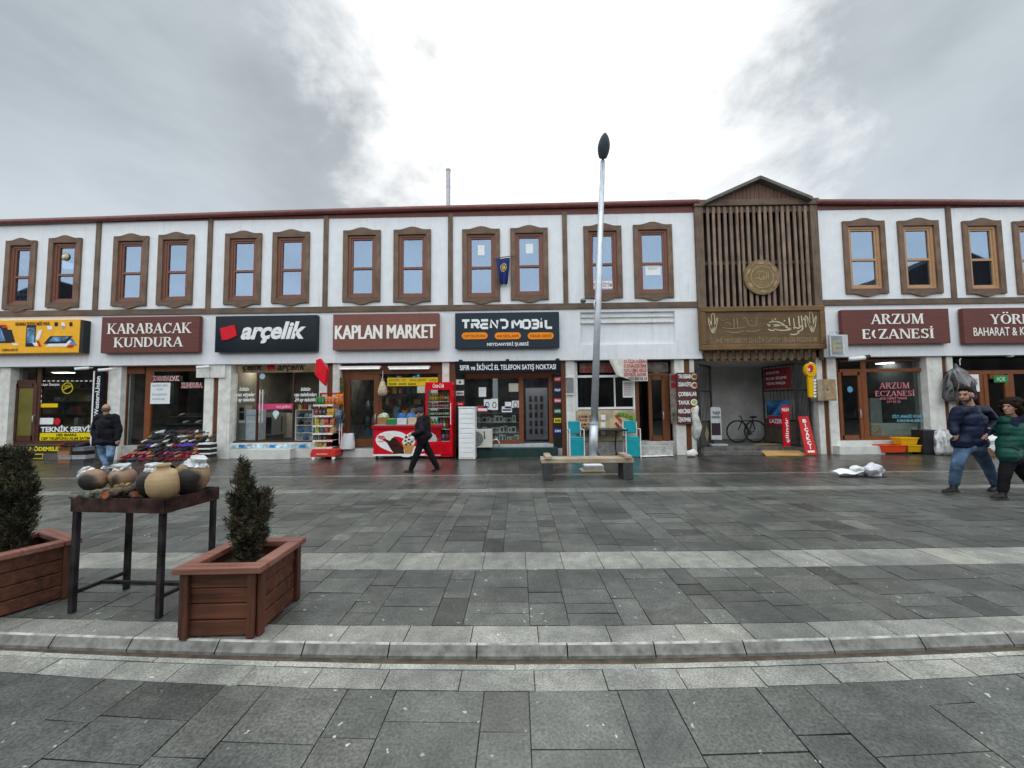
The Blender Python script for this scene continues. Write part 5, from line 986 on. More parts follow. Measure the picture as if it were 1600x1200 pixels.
for row, cols_ in enumerate((['1f7a34', '1f7a34', '1f7a34', 'd8701c', 'd8701c', 'd8701c'], ['8c2018', '3c1f22', '3c1f22', 'd9a424', 'd9a424'], ['c7b43c', 'b8a068', 'c2352c', 'c06a34'], ['b6c04a', '51687c', 'c2352c', 'cfae74'], ['2a2c2e', '3c1f22', '2a2c2e'], ['d8c070', 'd9a424', 'd8c070'])):
    nn_ = len(cols_); wd = (rx_1-rx_0)*(1 if row < 4 else .62)/nn_
    for k, h in enumerate(cols_):
        for dd in (0, 1):
            if dd and row > 3: continue
            snack(h, (rx_0 + wd*(k+.5), RY+.09+.13*dd, rzs[row]+.004), wd*.94, (.24, .21, .24, .19, .14, .14)[row]*(1+.05*dd), '%s snack bag on the %s shelf of the red rack' % (cn[h], ('topmost', 'second', 'third', 'fourth', 'fifth', 'lowest')[row]), 'snack bags on the red rack')
for k in range(3): snack('d8701c', (rx_1+.06+.03*k, RY+.12+.08*k, rzs[0]+.0), .12, .33, 'orange snack bag hanging at the right edge of the red rack', 'orange bags hanging on the rack')
for k in range(5): snack(('51687c', '2a2c2e')[k % 2], (rx_1+.13+.05*(k % 2), RY+.04+.05*k, rzs[1]-.10-.12*(k//2)), .2, .26, ('blue grey' if k % 2 == 0 else 'black') + ' packet hanging on the side of the red rack', 'packets hanging on the side of the rack')
b = MB()
for k in range(2): x = rx_1+.11+.07*k; b.tube([(x, RY+.2, .45), (x, RY+.2, rzs[1])], .012, 6)
tag(b.build('broom_handles', WHITE), 'two thin white poles standing behind the white sack', 'pole')
# white sack on the step
sk = at(539, 702, 11.72); r = thing('sack', 'white woven sack standing on the market step', 'sack', (sk.x, 11.9, at(540, 701, 11.9).z)); b = MB(); n, m = 14, 9
for j in range(m+1):
    t = j/m; w = .24*(1-.32*t**1.5)*(1.0 if j else .96); d = .14*(1-.75*t**2.2)
    for k in range(n): a = 2*math.pi*k/n; b.v.append(Vector((sk.x + w*math.copysign(abs(math.cos(a))**.75, math.cos(a)) + .03*t + .012*math.sin(5*t+3*k), 11.86 + d*math.copysign(abs(math.sin(a))**.75, math.sin(a)), at(540, 701, 11.9).z + .47*t + .02*math.sin(k*2.3)*t)))
for j in range(m):
    for k in range(n): b.f.append((j*n+k, j*n+(k+1) % n, (j+1)*n+(k+1) % n, (j+1)*n+k)); b.mi.append(0)
b.f.append(tuple(m*n+k for k in range(n))); b.mi.append(0); b.build('sack_body', pm('woven_white', (.62, .64, .67), .7, var=.12, scale=30, bump=.5), r, smooth=True)
# hangings at the market
cl = at(534, 620, 11.8); b = MB(); n = 10
for k in range(n):
    for j in range(8):
        x = lambda i: at(530+7.5*i/n, 600, 11.8).x; y = lambda i, jj: 11.82+.05*math.sin(i*1.7+jj*.3); z = lambda jj: at(533, 590+62*jj/8, 11.8).z
        b.quad((x(k), y(k, j+1), z(j+1)), (x(k+1), y(k+1, j+1), z(j+1)), (x(k+1), y(k+1, j), z(j)), (x(k), y(k, j), z(j)))
o = b.build('hanging_cloth', pm('olive_cloth', (.21, .18, .085), .9, var=.4, scale=9), None, smooth=True); tag(o, 'olive brown cloth hanging down beside the market door', 'cloth')
c0, c1 = at(598, 592, 11.8), at(598, 619, 11.8); r = thing('hanging_bag', 'pale mesh bag of nuts hanging right of the market door', 'bag', (c0.x, 11.8, c0.z)); h = c0.z-c1.z
b = MB(); b.lathe([(.01, 0), (.11, .02), (.15, .12), (.13, h*.45), (.07, h*.8), (.03, h*.92), (.05, h), (.01, h)], (c0.x, 11.8, c1.z), 14); b.build('bag_body', pm('nut_mesh', (.52, .42, .30), .6, var=.6, scale=40), r, smooth=True)
b = MB(); b.tube([(c0.x, 11.8, c0.z-.02), (c0.x, 11.8, c0.z+.25)], .008, 5); b.build('string', WHITE, r)
TUBE = pm('lit_tube', (.85, .88, .9), .4, emit=.55)
for u0, u1, lab in ((530, 595, 'left long white lamp tube under the market fascia'), (607, 672, 'right long white lamp tube under the market fascia')):
    p, q_ = at(u0, 576, WY+.1), at(u1, 576, WY+.1); r = thing('lamp_tube', lab, 'lamp', ((p.x+q_.x)/2, WY+.1, p.z), 'lamp tubes over the market'); b = MB(); b.box(p.x, q_.x, WY+.04, WY+.16, p.z+.02, p.z+.07); b.build('lamp_housing', WHITE, r); b = MB(); b.tube([(p.x+.03, WY+.08, p.z), (q_.x-.03, WY+.08, p.z)], .03, 8); b.build('tube', TUBE, r)
flat('banner', 'yellow banner with small dark lines of print in the market window', 'banner', (605, 590, 684, 603), SY-.02, col('d9b92c', .5), [('KURUYEMİŞ', (608, 592.5, 624, 595.5), {}), ('SÜT', (628, 592.5, 634, 595.5), {}), ('İÇECEK ÇEŞİTLERİ', (640, 592.5, 665, 595.5), {}), ('KONTÖR', (671, 592.5, 682, 595.5), {}), ('BULUNUR', (608, 598.5, 620, 601.5), dict(bold=.03)), ('BULUNUR', (623, 598.5, 635, 601.5), dict(bold=.03)), ('BULUNUR', (638, 598.5, 650, 601.5), dict(bold=.03))], col('3a3010'))
flat('window_paper', 'pale printed sheet at the right of the market window', 'notice', (652, 603.5, 664, 614), SY-.02, pm('mint_paper', (.52, .58, .50), .7, var=.2, scale=12))
# ice cream freezer
FY = 11.45; x0, x1, z0, z1 = rect(582, 663, 668, 716, FY); x1 = at(690, 690, FY).x
FZ = thing('ice_cream_freezer', 'red ice cream chest freezer with a white heart and ice cream pictures', 'freezer', ((x0+x1)/2, FY+.3, 0)); CR = col('c91526', .3)
b = MB(); b.box(x0+.02, x1-.02, FY, FY+.62, .10, z1-.14); b.build('body', CR, FZ, bev=.02)
b = MB(); b.box(x0-.03, x1+.03, FY-.03, FY+.65, z1-.14, z1-.03); b.build('rim', col('a01622', .3), FZ, bev=.02)
b = MB(); b.box(x0+.05, x1-.05, FY+.04, FY+.6, z1-.03, z1); b.build('lid', pm('lid_glass', (.30, .32, .34), .15), FZ)
for xx in (x0+.1, x1-.1): b = MB(); b.lathe([(.01, 0), (.045, 0), (.045, .09), (.01, .1)], (xx, FY+.12, 0), 10); b.build('foot', BLACK, FZ)
b = MB(); b.box(x0+.02, x1-.02, FY-.004, FY-.001, .10, .15); b.build('bottom_trim', WHITE, FZ)
zc, zt_ = .15, z1-.16; W = x1-x0; f = lambda s, t: (x0+W*s, zc+(zt_-zc)*t)
def fan(mb, pts, y, d=.004): mb.prism([f(*p) for p in pts], y-d, y)
def heart(cx, cy, w, h, n=28):
    o = []
    for k in range(n): t = 2*math.pi*k/n; o.append((cx + w*(16*math.sin(t)**3)/16, cy + h*(13*math.cos(t)-5*math.cos(2*t)-2*math.cos(3*t)-math.cos(4*t))/16))
    return o
b = MB()
hp_ = [f(min(max(p_[0], .015), .985), min(max(p_[1], .03), .975)) for p_ in heart(.49, .47, .40, .50, 44)]
ribbon(b, hp_+hp_[:1], [.09 + .13*abs(math.sin(math.pi*k/44))**.7 for k in range(45)], FY, .005)
b.build('white_heart', WHITE, FZ)
b = MB(); yb = FY-.006; bar_ = [(.23, .02+.0), (.38, .02), (.40, .30), (.36, .62), (.315, .80), (.26, .84), (.215, .78), (.19, .62), (.205, .3)]
sh = lambda pts, dx=0: [((x_-.29)*1.0+.30+.16*(.5-y_)+dx, y_) for x_, y_ in pts]
fan(b, sh(bar_), yb); b.build('choc_bar_print', pm('chocolate', (.045, .014, .012), .3, var=.2), FZ)
b = MB(); fan(b, sh([(.205, .62), (.25, .55), (.30, .66), (.34, .70), (.315, .82), (.26, .87), (.21, .80)]), yb-.004); cone_top = [(.525+.095*math.cos(a), .50+.17*math.sin(a)) for a in [2*math.pi*k/18 for k in range(18)]]; fan(b, cone_top, yb); b.build('cream_print', pm('cream_white', (.75, .70, .62), .4, var=.12), FZ)
b = MB(); fan(b, [(.435, .44), (.46, .38), (.59, .38), (.615, .44), (.57, .02), (.48, .02)], yb-.002); b.build('cone_print', pm('wafer', (.55, .27, .07), .5, var=.35, scale=30), FZ)
b = MB(); [fan(b, [(cx+.02*math.cos(a), cz+.035*math.sin(a)) for a in [2*math.pi*k/8 for k in range(8)]], yb-.005-.0003*i) for i, (cx, cz) in enumerate(((.48, .54), (.53, .60), (.57, .50), (.52, .46), (.49, .40), (.55, .41)))]; b.build('drizzle_print', BLACK, FZ)
b = MB(); hp = heart(.125, .70, .045, .075); ribbon(b, [f(*p) for p in hp+hp[:1]], .02, FY-.006); hp = heart(.125, .705, .024, .04); ribbon(b, [f(*p) for p in hp+hp[:1]], .016, FY-.006); text(b, 'ALGIDA', *[f(.085, 0)[0], f(.165, 0)[0]], f(0, .5)[1], f(0, .55)[1], FY-.008, bold=.03); b.build('heart_logo', col('c91526'), FZ)
ztop = z1
for (u0, v0, u1, yo, hgt, h, lab) in ((588, 655, 604, .05, .2, '9a7048', 'brown cardboard box at the left on the freezer'), (603, 655, 618, .0, .15, '2f7a4a', 'green plastic crate on the freezer beside the brown box'), (619, 655, 634, .03, .18, 'c9cdd0', 'white carton in the middle of the freezer top'), (636, 655, 651, .05, .19, 'c4b59c', 'beige carton at the right on the freezer')):
    xa, xb = at(u0, 660, FY).x, at(u1, 660, FY).x; r = thing('goods_box', lab, 'box', ((xa+xb)/2, FY+.15, ztop), 'boxes on the freezer'); b = MB(); t = .012; ya, yb_ = FY+.03+yo, FY+.3+yo
    b.box(xa, xb, ya, ya+t, ztop, ztop+hgt); b.box(xa, xb, yb_-t, yb_, ztop, ztop+hgt); b.box(xa, xa+t, ya+t, yb_-t, ztop, ztop+hgt); b.box(xb-t, xb, ya+t, yb_-t, ztop, ztop+hgt); b.box(xa+t, xb-t, ya+t, yb_-t, ztop, ztop+t); b.build('box_sides', col(h, .75), r)
    b = MB(); rr = random.Random(u0); [b.ell((rr.uniform(xa+.05, xb-.05), rr.uniform(ya+.05, yb_-.05), ztop+hgt-.01), .05, .05, .035, 8) for _ in range(7)]; b.build('contents', col(('7a8c3a', '88a060', '4a76a8', '7d8ea8')[int(u0/16) % 4], .6, var=.5, scale=20), r, smooth=True)
for u, h, lab in ((629, '2f62a0', 'blue plastic bundle behind the white carton on the freezer'), (643, '3f6ea4', 'blue and white bundle behind the beige carton on the freezer'), (600, 'b9c2a8', 'pale green bundle behind the brown box on the freezer')):
    c = at(u, 651, FY+.45); b = MB(); b.ell((c.x, FY+.45, ztop+.17), .18, .13, .17, 12)
    for v_ in b.v: v_ += Vector((0, 0, 1))*.05*mnoise.noise(v_*9) + Vector((1, 0, 0))*.05*mnoise.noise(v_*7+Vector((3, 1, 0)))
    b.v = [Vector((v_.x, v_.y, max(v_.z, ztop+.003))) for v_ in b.v]; tag(b.build('goods_bundle', col(h, .35, var=.4, scale=12), None, smooth=True), lab, 'bundle')
for k in range(6):
    c = at(594+13*k, 640, 12.3); b = MB(); b.box(c.x-.08, c.x+.08, 12.25, 12.4, c.z-.28, c.z-.28+.26+.05*(k % 3)); tag(b.build('goods_pack', col(('d8d4c8', '2d3138', '6a88a8', 'c9a050', 'b0b8bc', 'a04038')[k], .5, var=.4, scale=14), None, bev=.006), '%s pack on the shelf inside the market window' % ('cream', 'black', 'blue', 'mustard', 'silver', 'red')[k], 'pack')
b = MB(); b.box(at(590, 650, 12.2).x, at(684, 650, 12.2).x, 12.15, 12.5, at(620, 643, 12.3).z-.32, at(620, 643, 12.3).z-.29); tag(b.build('window_shelf', WHITE), 'white shelf along the inside of the market window', 'shelf')
for z, cs in ((.95, ('7f9cb4', 'b8c4cc', '5f88b0')), (.55, ('3a7fae', '3f86b8', '2b6fa0', '8a3a30')), (1.45, ('8a8f94', '6a5b4c', 'a0a4a8'))):
    for k, h in enumerate(cs):
        x = XS(550)+.22*k; b = MB(); b.lathe([(.001, 0), (.08, 0), (.085, .2), (.05, .26), (.03, .32), (.001, .32)], (x, 13.3, z), 10); tag(b.build('jar', col(h, .3), None, smooth=True), 'dim jar standing on the shelves behind the market door', 'jar', 'jars behind the market door')
b = MB(); [b.box(XS(543), XS(592), 13.15, 13.45, z-.03, z-.002) for z in (.95, .55, 1.45)]; tag(b.build('inner_shelves', pm('dim_wood', (.10, .08, .06), .6)), 'dim wooden shelves behind the market door', 'shelf')
rr = random.Random(31)
r = thing('display_shelf', 'tall shelves of packets behind the market window', 'shelf', (at(640, 640, 13.4).x, 13.4, .25)); x0, x1 = at(600, 640, 13.4).x, at(688, 640, 13.4).x
for k in range(6): b = MB(); z = .5+.38*k; b.box(x0, x1, 13.3, 13.7, z-.025, z); b.build('shelf', pm('dim_wood', (.10, .08, .06), .6), r)
for k in range(60):
    z = .5+.38*(k % 6); x = x0+.08+(x1-x0-.16)*((k//6)+.5+rr.uniform(-.3, .3))/10; b = MB(); w, h = rr.uniform(.04, .07), rr.uniform(.14, .30); b.box(x-w, x+w, 13.36, 13.5, z+.001, z+h); tag(b.build('packet', col(rr.choice(('a03a30', 'c9a050', '3a6a8c', '4a7a44', 'b8b4a8', '7a5a8c', 'c06a34')), .5, var=.4, scale=14), None), 'dim coloured packet on the shelves behind the market window', 'packet', 'packets behind the market window')
# drinks fridge
QY = 11.42; x0, x1, z0, z1 = rect(664.5, 597, 707, 716, QY); z0 = .06
DF = thing('drinks_fridge', 'tall red drinks fridge with glass door and white script on top', 'fridge', ((x0+x1)/2, QY+.3, 0)); RD = col('cc1120', .28)
iz0, iz1 = at(685, 690, QY).z, at(685, 609, QY).z; ix0, ix1 = x0+.06, x1-.08
b = MB(); b.box(x0, x1, QY+.62, QY+.65, z0, z1); b.box(x0, x0+.03, QY+.03, QY+.62, z0, z1); b.box(x1-.03, x1, QY+.03, QY+.62, z0, z1); b.box(x0+.03, x1-.03, QY+.03, QY+.62, z1-.06, z1); b.box(x0+.03, x1-.03, QY+.03, QY+.62, z0, iz0-.03); b.build('cabinet', RD, DF)
b = MB(); b.box(x0, x1, QY, QY+.03, z0+.08, iz0); b.box(x0, x1, QY, QY+.03, iz1, z1); b.box(x0, ix0, QY+.0005, QY+.03, iz0, iz1); b.box(ix1, x1, QY+.0005, QY+.03, iz0, iz1); b.build('door_frame', RD, DF, bev=.004)
b = MB(); [b.box(x0+.05+.04*k, x0+.06+.04*k, QY-.006, QY, z0+.14, iz0-.06) for k in range(int((x1-x0-.1)/.04))]; b.build('grille', col('a80e1b', .3), DF)
b = MB(); ptext(b, 'Coca-Cola', 676, 599.5, 693.5, 605.5, QY-.004, bold=.02, shear=.35); b.build('lettering', WHITE, DF)
b = MB(); b.box(ix0, ix1, QY+.012, QY+.016, iz0, iz1); b.build('glass_door', CGL, DF)
b = MB(); b.box(x0+.03, x1-.03, QY+.60, QY+.62, z0, z1-.06); b.build('back_lining', pm('fridge_lining_glow', (.5, .53, .55), .5, emit=.7), DF)  # lining glows in place of the lamp inside the fridge
b = MB(); b.tube([(ix1+.03, QY-.03, iz0+.5), (ix1+.03, QY-.03, iz1-.4)], .012, 6); b.build('door_handle', WHITE, DF)
fzs = []
for v in (689.5, 670.5, 651, 637.5, 627): z = at(685, v, QY).z; fzs.append(z); b = MB(); b.box(x0+.03, x1-.03, QY+.08, QY+.6, z-.02, z); b.build('shelf', pm('fridge_shelf', (.62, .64, .66), .4), DF)
DFs = dup(None) if 0 else None
bot = {}
def bottle(kind, loc, lab, grp):
    h, body, capc, r_ = kind
    if kind not in bot:
        b = MB(); b.lathe([(.001, 0), (r_, 0), (r_, h*.3)], (0, 0, 0), 10); b.m = 1; b.lathe([(r_*1.02, h*.3), (r_*1.02, h*.58)], (0, 0, 0), 10); b.f = b.f[:-2]; b.mi = b.mi[:-2]; b.m = 0; b.lathe([(r_, h*.58), (r_*.85, h*.7), (r_*.36, h*.86), (r_*.36, h*.93)], (0, 0, 0), 10); b.m = 2; b.lathe([(r_*.42, h*.92), (r_*.42, h), (.001, h)], (0, 0, 0), 10)
        o = b.build('bottle', [col(body, .2), col(capc, .4, var=.5, scale=30), col(capc, .4)], None, smooth=True); bot[kind] = o
    else: o = bot[kind].copy(); C.objects.link(o)
    o.location = loc; tag(o, lab, 'bottle', grp)
kinds = [[('c86a14', 'e08a20'), ('8c3a10', 'd8781c'), ('1a0d0a', 'b01820'), ('1c3450', '7fa8c8'), ('2a1410', 'c0202a')], [('c8981c', 'e8d040'), ('8aa020', 'd8d83c'), ('2f9cc0', '8fd0e0'), ('b04a58', 'e8a0a8'), ('3f9a30', 'e8f0d0'), ('8c2a2a', 'c04a40')], [('204a2c', 'd0d4c0'), ('2c3a30', 'a8b0a0'), ('3c2a20', 'c0b090'), ('204a3c', 'e0e0d8'), ('2a7c90', 'a0d0d8')], [('9a9080', 'c8bca8'), ('8c3a3a', 'd8a8a0'), ('7a6a50', 'd0c0a0')], [('b08a30', 'd0b060'), ('8c5a20', 'c08040'), ('4a4c50', 'b0b4b8')]]
rr = random.Random(3)
for si, z in enumerate(fzs):
    hh = (.34, .30, .2, .17, .26)[si]; r_ = (.048, .042, .03, .032, .035)[si]; n = int((ix1-ix0-.04)/(r_*2.25))
    for dd in (0, 1):
        for k in range(n):
            kd = kinds[si][(k*len(kinds[si])//n)] if rr.random() < .75 else rr.choice(kinds[si])
            bottle((hh, kd[0], kd[1], r_), (ix0+.03+r_+k*(ix1-ix0-.06)/n, QY+.14+.13*dd+rr.uniform(0, .02), z+.001), '%s bottle on the %s shelf of the drinks fridge' % (('front row', 'second row')[dd], ('lowest', 'second', 'third', 'fourth', 'topmost')[si]), 'bottles on the %s fridge shelf' % ('lowest', 'second', 'third', 'fourth', 'topmost')[si])
# white slatted cabinet, phone brand panels
x0, x1, z0, z1 = rect(716.5, 636, 742, 719, 11.22); r = thing('slatted_cabinet', 'tall white slatted cabinet standing right of the drinks fridge', 'cabinet', ((x0+x1)/2, 11.3, 0))
b = MB(); b.box(x0, x1, 11.24, 11.75, .01, z1-.03); b.build('carcass', WHITE, r, bev=.01)
for k in range(10): b = MB(); h = (z1-.12)/10; b.box(x0+.03, x1-.05, 11.222, 11.24, .06+h*k, .06+h*k+h-.022); b.build('slat', WHITE, r, bev=.006)
b = MB(); b.box(x0-.01, x1+.02, 11.215, 11.77, z1-.03, z1+.01); b.build('top', WHITE, r, bev=.008)
r = board('brand_panel', 'black panel of phone brand plates left of the phone shop window', (711, 584, 726, 700), SY-.08, BLACK, d=.05)
for q_, m, s, tm, lab in (((712, 593, 725, 601), WHITE, '', BLACK, ''), ((712, 611, 725, 618), WHITE, 'SAMSUNG', col('2a2a3a'), ''), ((713, 628, 725, 634), col('c0202c'), 'mi', WHITE, '')):
    b = MB(); b.pr(*q_, SY-.095, SY-.08); b.build('plate', m, r, bev=.006); b = MB()
    if s: ptext(b, s, q_[0]+(1.2 if len(s) > 3 else 3), q_[1]+2, q_[2]-(1.2 if len(s) > 3 else 3), q_[3]-1.8, SY-.1, bold=.04)
    else:
        c = at(718.5, 597.2, SY-.1); b.prism([(c.x+.035*math.cos(k*.5), c.z+.038*math.sin(k*.5)-.005) for k in range(12)], SY-.1, SY-.096); b.prism([(c.x, c.z+.035), (c.x+.02, c.z+.06), (c.x+.025, c.z+.04)], SY-.1, SY-.096)
    b.build('plate_mark', tm, r)
r = board('brand_panel', 'black panel of coloured word plates right of the phone shop door', (864, 584, 878.5, 700), SY-.08, BLACK, d=.05)
for v, h, s in ((592.5, 'c8342c', 'HAT'), (609.5, '2c2a78', 'KILIF'), (626, 'c03038', 'EKRAN'), (642.5, '2f6a48', 'KONTÖR'), (657, 'd8c41c', 'ŞARJ'), (673.5, '2438a0', 'CAM')):
    b = MB(); b.pr(865.5, v-3.6, 877, v+3.6, SY-.095, SY-.08); b.build('plate', col(h), r, bev=.01); b = MB(); ptext(b, s, 867, v-1.8, 875.8, v+1.5, SY-.1, bold=.04); b.build('plate_mark', WHITE if s != 'ŞARJ' else BLACK, r)
for q_, lab, m in (((748, 605, 759.5, 620), 'white sheet high in the phone shop window', WPAPER), ((795, 599, 810, 612), 'cream sheet at the right top of the phone shop window', pm('cream_paper', (.60, .58, .48), .7)), ((756, 624, 767, 640), 'white card with blue headphone picture in the phone shop window', WPAPER), ((767, 623, 778, 640.5), 'white card with black headphone picture in the phone shop window', WPAPER), ((789, 628, 799, 638), 'blank white card in the phone shop window', WPAPER), ((800, 626, 811, 637), 'pale card with dark emblem in the phone shop window', WPAPER), ((745.5, 634, 762, 644), 'red and white offer card beside the slatted cabinet', col('b83a44')), ((784, 635, 800, 644), 'white offer card with blue print in the phone shop window', WPAPER)):
    r = flat('window_card', lab, 'card', q_, SY+.025, m)
    if 'headphone' in lab or 'emblem' in lab:
        c = at((q_[0]+q_[2])/2, (q_[1]+q_[3])/2+1, SY+.02); b = MB(); ribbon(b, [(c.x+.055*math.cos(k*.35), c.z+.09*math.sin(k*.35)) for k in range(19)], .022, SY+.022); b.build('picture', col('3048a0') if 'blue' in lab else BLACK, r)
    elif 'offer' in lab: b = MB(); b.pr(q_[0]+1, q_[1]+4, q_[2]-1, q_[3]-2, SY+.02, SY+.025); b.build('picture', WPAPER if 'red' in lab else col('4a5a80'), r)
r = thing('phone_shelves', 'glass shelves of phone boxes behind the phone shop window', 'shelf', (XS(775), 12.4, .3))
for v in (645, 660, 676, 689): z = at(775, v, 12.4).z; b = MB(); b.box(XS(732), XS(812), 12.3, 12.6, z-.015, z); b.build('shelf', pm('shelf_glass', (.35, .42, .42), .2), r)
rr = random.Random(9)
for v, sn in ((660, 'upper'), (676, 'middle'), (689, 'lower')):
    u = 745
    while u < 808:
        z = at(775, v, 12.4).z; w = rr.uniform(.05, .09); h = rr.uniform(.13, .24); c = at(u, v, 12.38)
        if rr.random() < .95: b = MB(); b.box(c.x-w, c.x+w, 12.36, 12.42, z+.001, z+h); b.m = 1; b.box(c.x-w*.6, c.x+w*.6, 12.357, 12.36, z+h*.2, z+h*.8); tag(b.build('phone_box', [col(rr.choice(('e4e6e6', 'd0d6d6', 'bcc4c4', 'f0f0ec')), .5), col(rr.choice(('40484c', '6a7478', '9a9080')), .4, var=.4, scale=20)], None), 'pale boxed phone accessory on the %s shelf of the phone shop' % sn, 'box', 'boxes on the %s phone shop shelf' % sn)
        u += rr.uniform(5, 8)
# air conditioner unit
AY = 11.55; x0, x1, z0, z1 = rect(743, 671, 769, 699.5, AY); r = thing('air_conditioner', 'beige outdoor air conditioner unit with round fan on the phone shop step', 'air conditioner', ((x0+x1)/2, AY+.15, z0))
b = MB(); b.box(x0-.12, x1, AY, AY+.3, z0, z1); b.build('casing', pm('ac_beige', (.56, .55, .50), .45, var=.06), r, bev=.015); b = MB(); c = at(743.5, 686, AY); b.lathe([(.02, 0), (.21, 0), (.22, .012), (.02, .012)], (c.x-.0, AY, c.z), 24, Matrix.Rotation(math.pi/2, 4, 'X')); b.build('fan_grille', pm('fan_dark', (.12, .12, .12), .6), r)
b = MB(); [ribbon(b, [(c.x+q_*math.cos(k*math.pi/12), c.z+q_*math.sin(k*math.pi/12)) for k in range(25)], .008, AY-.013) for q_ in (.07, .12, .17)]; b.build('fan_ring', pm('ac_grey', (.4, .4, .38), .5), r)
b = MB(); ptext(b, 'arçelik', 756, 674, 758.5, 687, AY-.004, bold=.04, rot='down'); b.build('lettering', BLACK, r)
b = MB(); b.tube([(x1, AY+.2, z0+.2), (x1+.12, AY+.16, z0+.24), (x1+.2, AY+.15, z0+.15), (x1+.2, AY+.2, z0+.0)], .02, 8); b.build('hose', WHITE, r, smooth=True)
b = MB(); b.box(x0-.08, x0-.02, AY, AY+.3, z0-.05, z0); b.box(x1-.12, x1-.06, AY, AY+.3, z0-.05, z0); b.build('foot', BLACK, r)
x0, x1, z0, z1 = rect(885.5, 590, 896, 615, PY-.08); r = thing('meter_cover', 'grey metal cover on the pillar left of the kebab shop', 'box', ((x0+x1)/2, PY, z0)); b = MB(); b.box(x0, x1, PY-.08, PY, z0, z1); b.build('cover', pm('grey_cover', (.22, .22, .22), .5), r, bev=.006)
b = MB(); b.box(x0-.03, x1, PY-.085, PY, z1, z1+.03); b.box(x0-.03, x1, PY-.085, PY, z0-.03, z0); b.build('trim', WHITE, r)
# kebab shop furniture
TEAL = pm('teal_leather', (.01, .30, .36), .45, var=.08)
def chair(lab, ub, vb0, vb1, us, Yc, flip=1):
    c = gnd((us[0]+us[1])/2, 714); Yc = 11.3; x0, x1 = at(us[0], 700, Yc).x, at(us[1], 700, Yc).x; r = thing('cafe_chair', lab, 'chair', ((x0+x1)/2, Yc+.2, 0), 'teal chairs at the kebab shop'); zs = .56
    zs = at(900, 686, Yc).z; zt = at(900, 659, Yc).z
    b = MB(); b.box(x0, x1, Yc, Yc+.045, .03, zs-.01); b.build('front_panel', TEAL, r, bev=.012)
    b = MB(); b.box(x0, x1, Yc+.02, Yc+.42, zs-.01, zs+.05); b.build('seat', TEAL, r, bev=.02)
    a0, a1 = at(ub[0], 670, Yc+.4).x, at(ub[1], 670, Yc+.4).x
    b = MB(); b.box(a0, a1, Yc+.40, Yc+.45, zs+.12, zt); b.build('backrest', TEAL, r, bev=.02)
    for xx, yy_, zz_ in ((x0-.025, Yc+.01, zs+.28), (x1+.025, Yc+.01, zs+.28), (a0-.02, Yc+.43, zt-.03), (a1+.02, Yc+.43, zt-.03)): b = MB(); b.tube([(xx, yy_, 0), (xx, yy_, zz_)], .016, 8); b.build('leg', WHITE, r)
    for xa, xb in ((x0-.025, a0-.02), (x1+.025, a1+.02)): b = MB(); b.tube([(xa, Yc+.01, zs+.27), (xb, Yc+.43, zs+.27)], .015, 8); b.build('armrest', WHITE, r)
chair('teal cafe chair left of the black table, beside the phone shop', (888, 906), 0, 0, (892, 912), 11.3); chair('teal cafe chair right of the black table, before the kebab door', (975, 994), 0, 0, (980, 1000), 11.3)
Yt = 11.25; x0, x1 = at(916, 670, Yt).x, at(981, 670, Yt).x; zt = at(950, 671, Yt).z; r = thing('cafe_table', 'black square cafe table between the two teal chairs', 'table', ((x0+x1)/2, Yt+.4, 0))
b = MB(); b.box(x0, x1, Yt, Yt+.75, zt-.05, zt); b.build('tabletop', pm('table_black', (.035, .032, .032), .4), r, bev=.01); pc = at(966, 690, Yt).x
for s in (0, 1): b = MB(); xx = pc - .55*s; b.tube([(xx, Yt+.2, zt-.05), (xx-.04, Yt+.2, .3), (xx, Yt+.2, .02)], .02, 6); b.tube([(xx-.12, Yt+.2, .015), (xx, Yt+.2, .12), (xx+.12, Yt+.2, .015)], .015, 6); b.tube([(xx, Yt, .02), (xx, Yt+.4, .02)], .015, 6); b.build('pedestal', BLACK, r)
b = MB(); p = [gnd(1000, 709), gnd(1040, 708), gnd(1054, 713), gnd(1003, 715)]; n = 8
for i in range(n):
    for j in range(3):
        def gp(s, t): a = p[0].lerp(p[1], s); c = p[3].lerp(p[2], s); v_ = a.lerp(c, t); return (v_.x, v_.y, .012 + .012*math.sin(s*14+t*5)**2)
        b.quad(gp(i/n, (j+1)/3), gp((i+1)/n, (j+1)/3), gp((i+1)/n, j/3), gp(i/n, j/3))
tag(b.build('paper_sheet', WPAPER, None, smooth=True), 'flat white sheet lying on the wet paving before the kebab step', 'sheet')
UY = 11.2; c = at(1089, 640, UY); r = thing('folded_parasol', 'folded white and grey parasol on a thin stand by the menu pillar', 'parasol', (c.x, UY, 0)); b = MB()
zt = at(1089, 640, UY).z; z0_ = at(1089, 688, UY).z; M_ = Matrix.Identity(4); b.lathe([(.02, z0_), (.11, z0_+.12), (.13, z0_+.4), (.10, z0_+.75), (.06, zt+.05), (.02, zt+.12)], (c.x-.03, UY, 0), 9)
for v_ in b.v: v_.x += .035*math.sin(v_.z*9)+.03*mnoise.noise(v_*6); v_.y += .03*mnoise.noise(v_*6+Vector((5, 0, 0)))
b.build('canopy', pm('parasol_cloth', (.50, .50, .47), .8, var=.35, scale=4), r, smooth=True); b = MB(); b.tube([(c.x+.05, UY, .02), (c.x+.05, UY, zt)], .016, 6); b.build('pole', DSTEEL, r); b = MB(); [b.tube([(c.x+.05, UY, .1), (c.x+.05+.2*math.cos(a), UY+.2*math.sin(a), .012)], .012, 5) for a in (.4, 2.5, 4.6)]; b.build('foot', DSTEEL, r)
b = MB(); c = at(1082, 704, 11.4); b.ell((c.x, 11.45, .10), .16, .12, .11, 12)
for v_ in b.v: v_ += Vector((mnoise.noise(v_*8), 0, mnoise.noise(v_*8+Vector((2, 2, 2)))))*.06
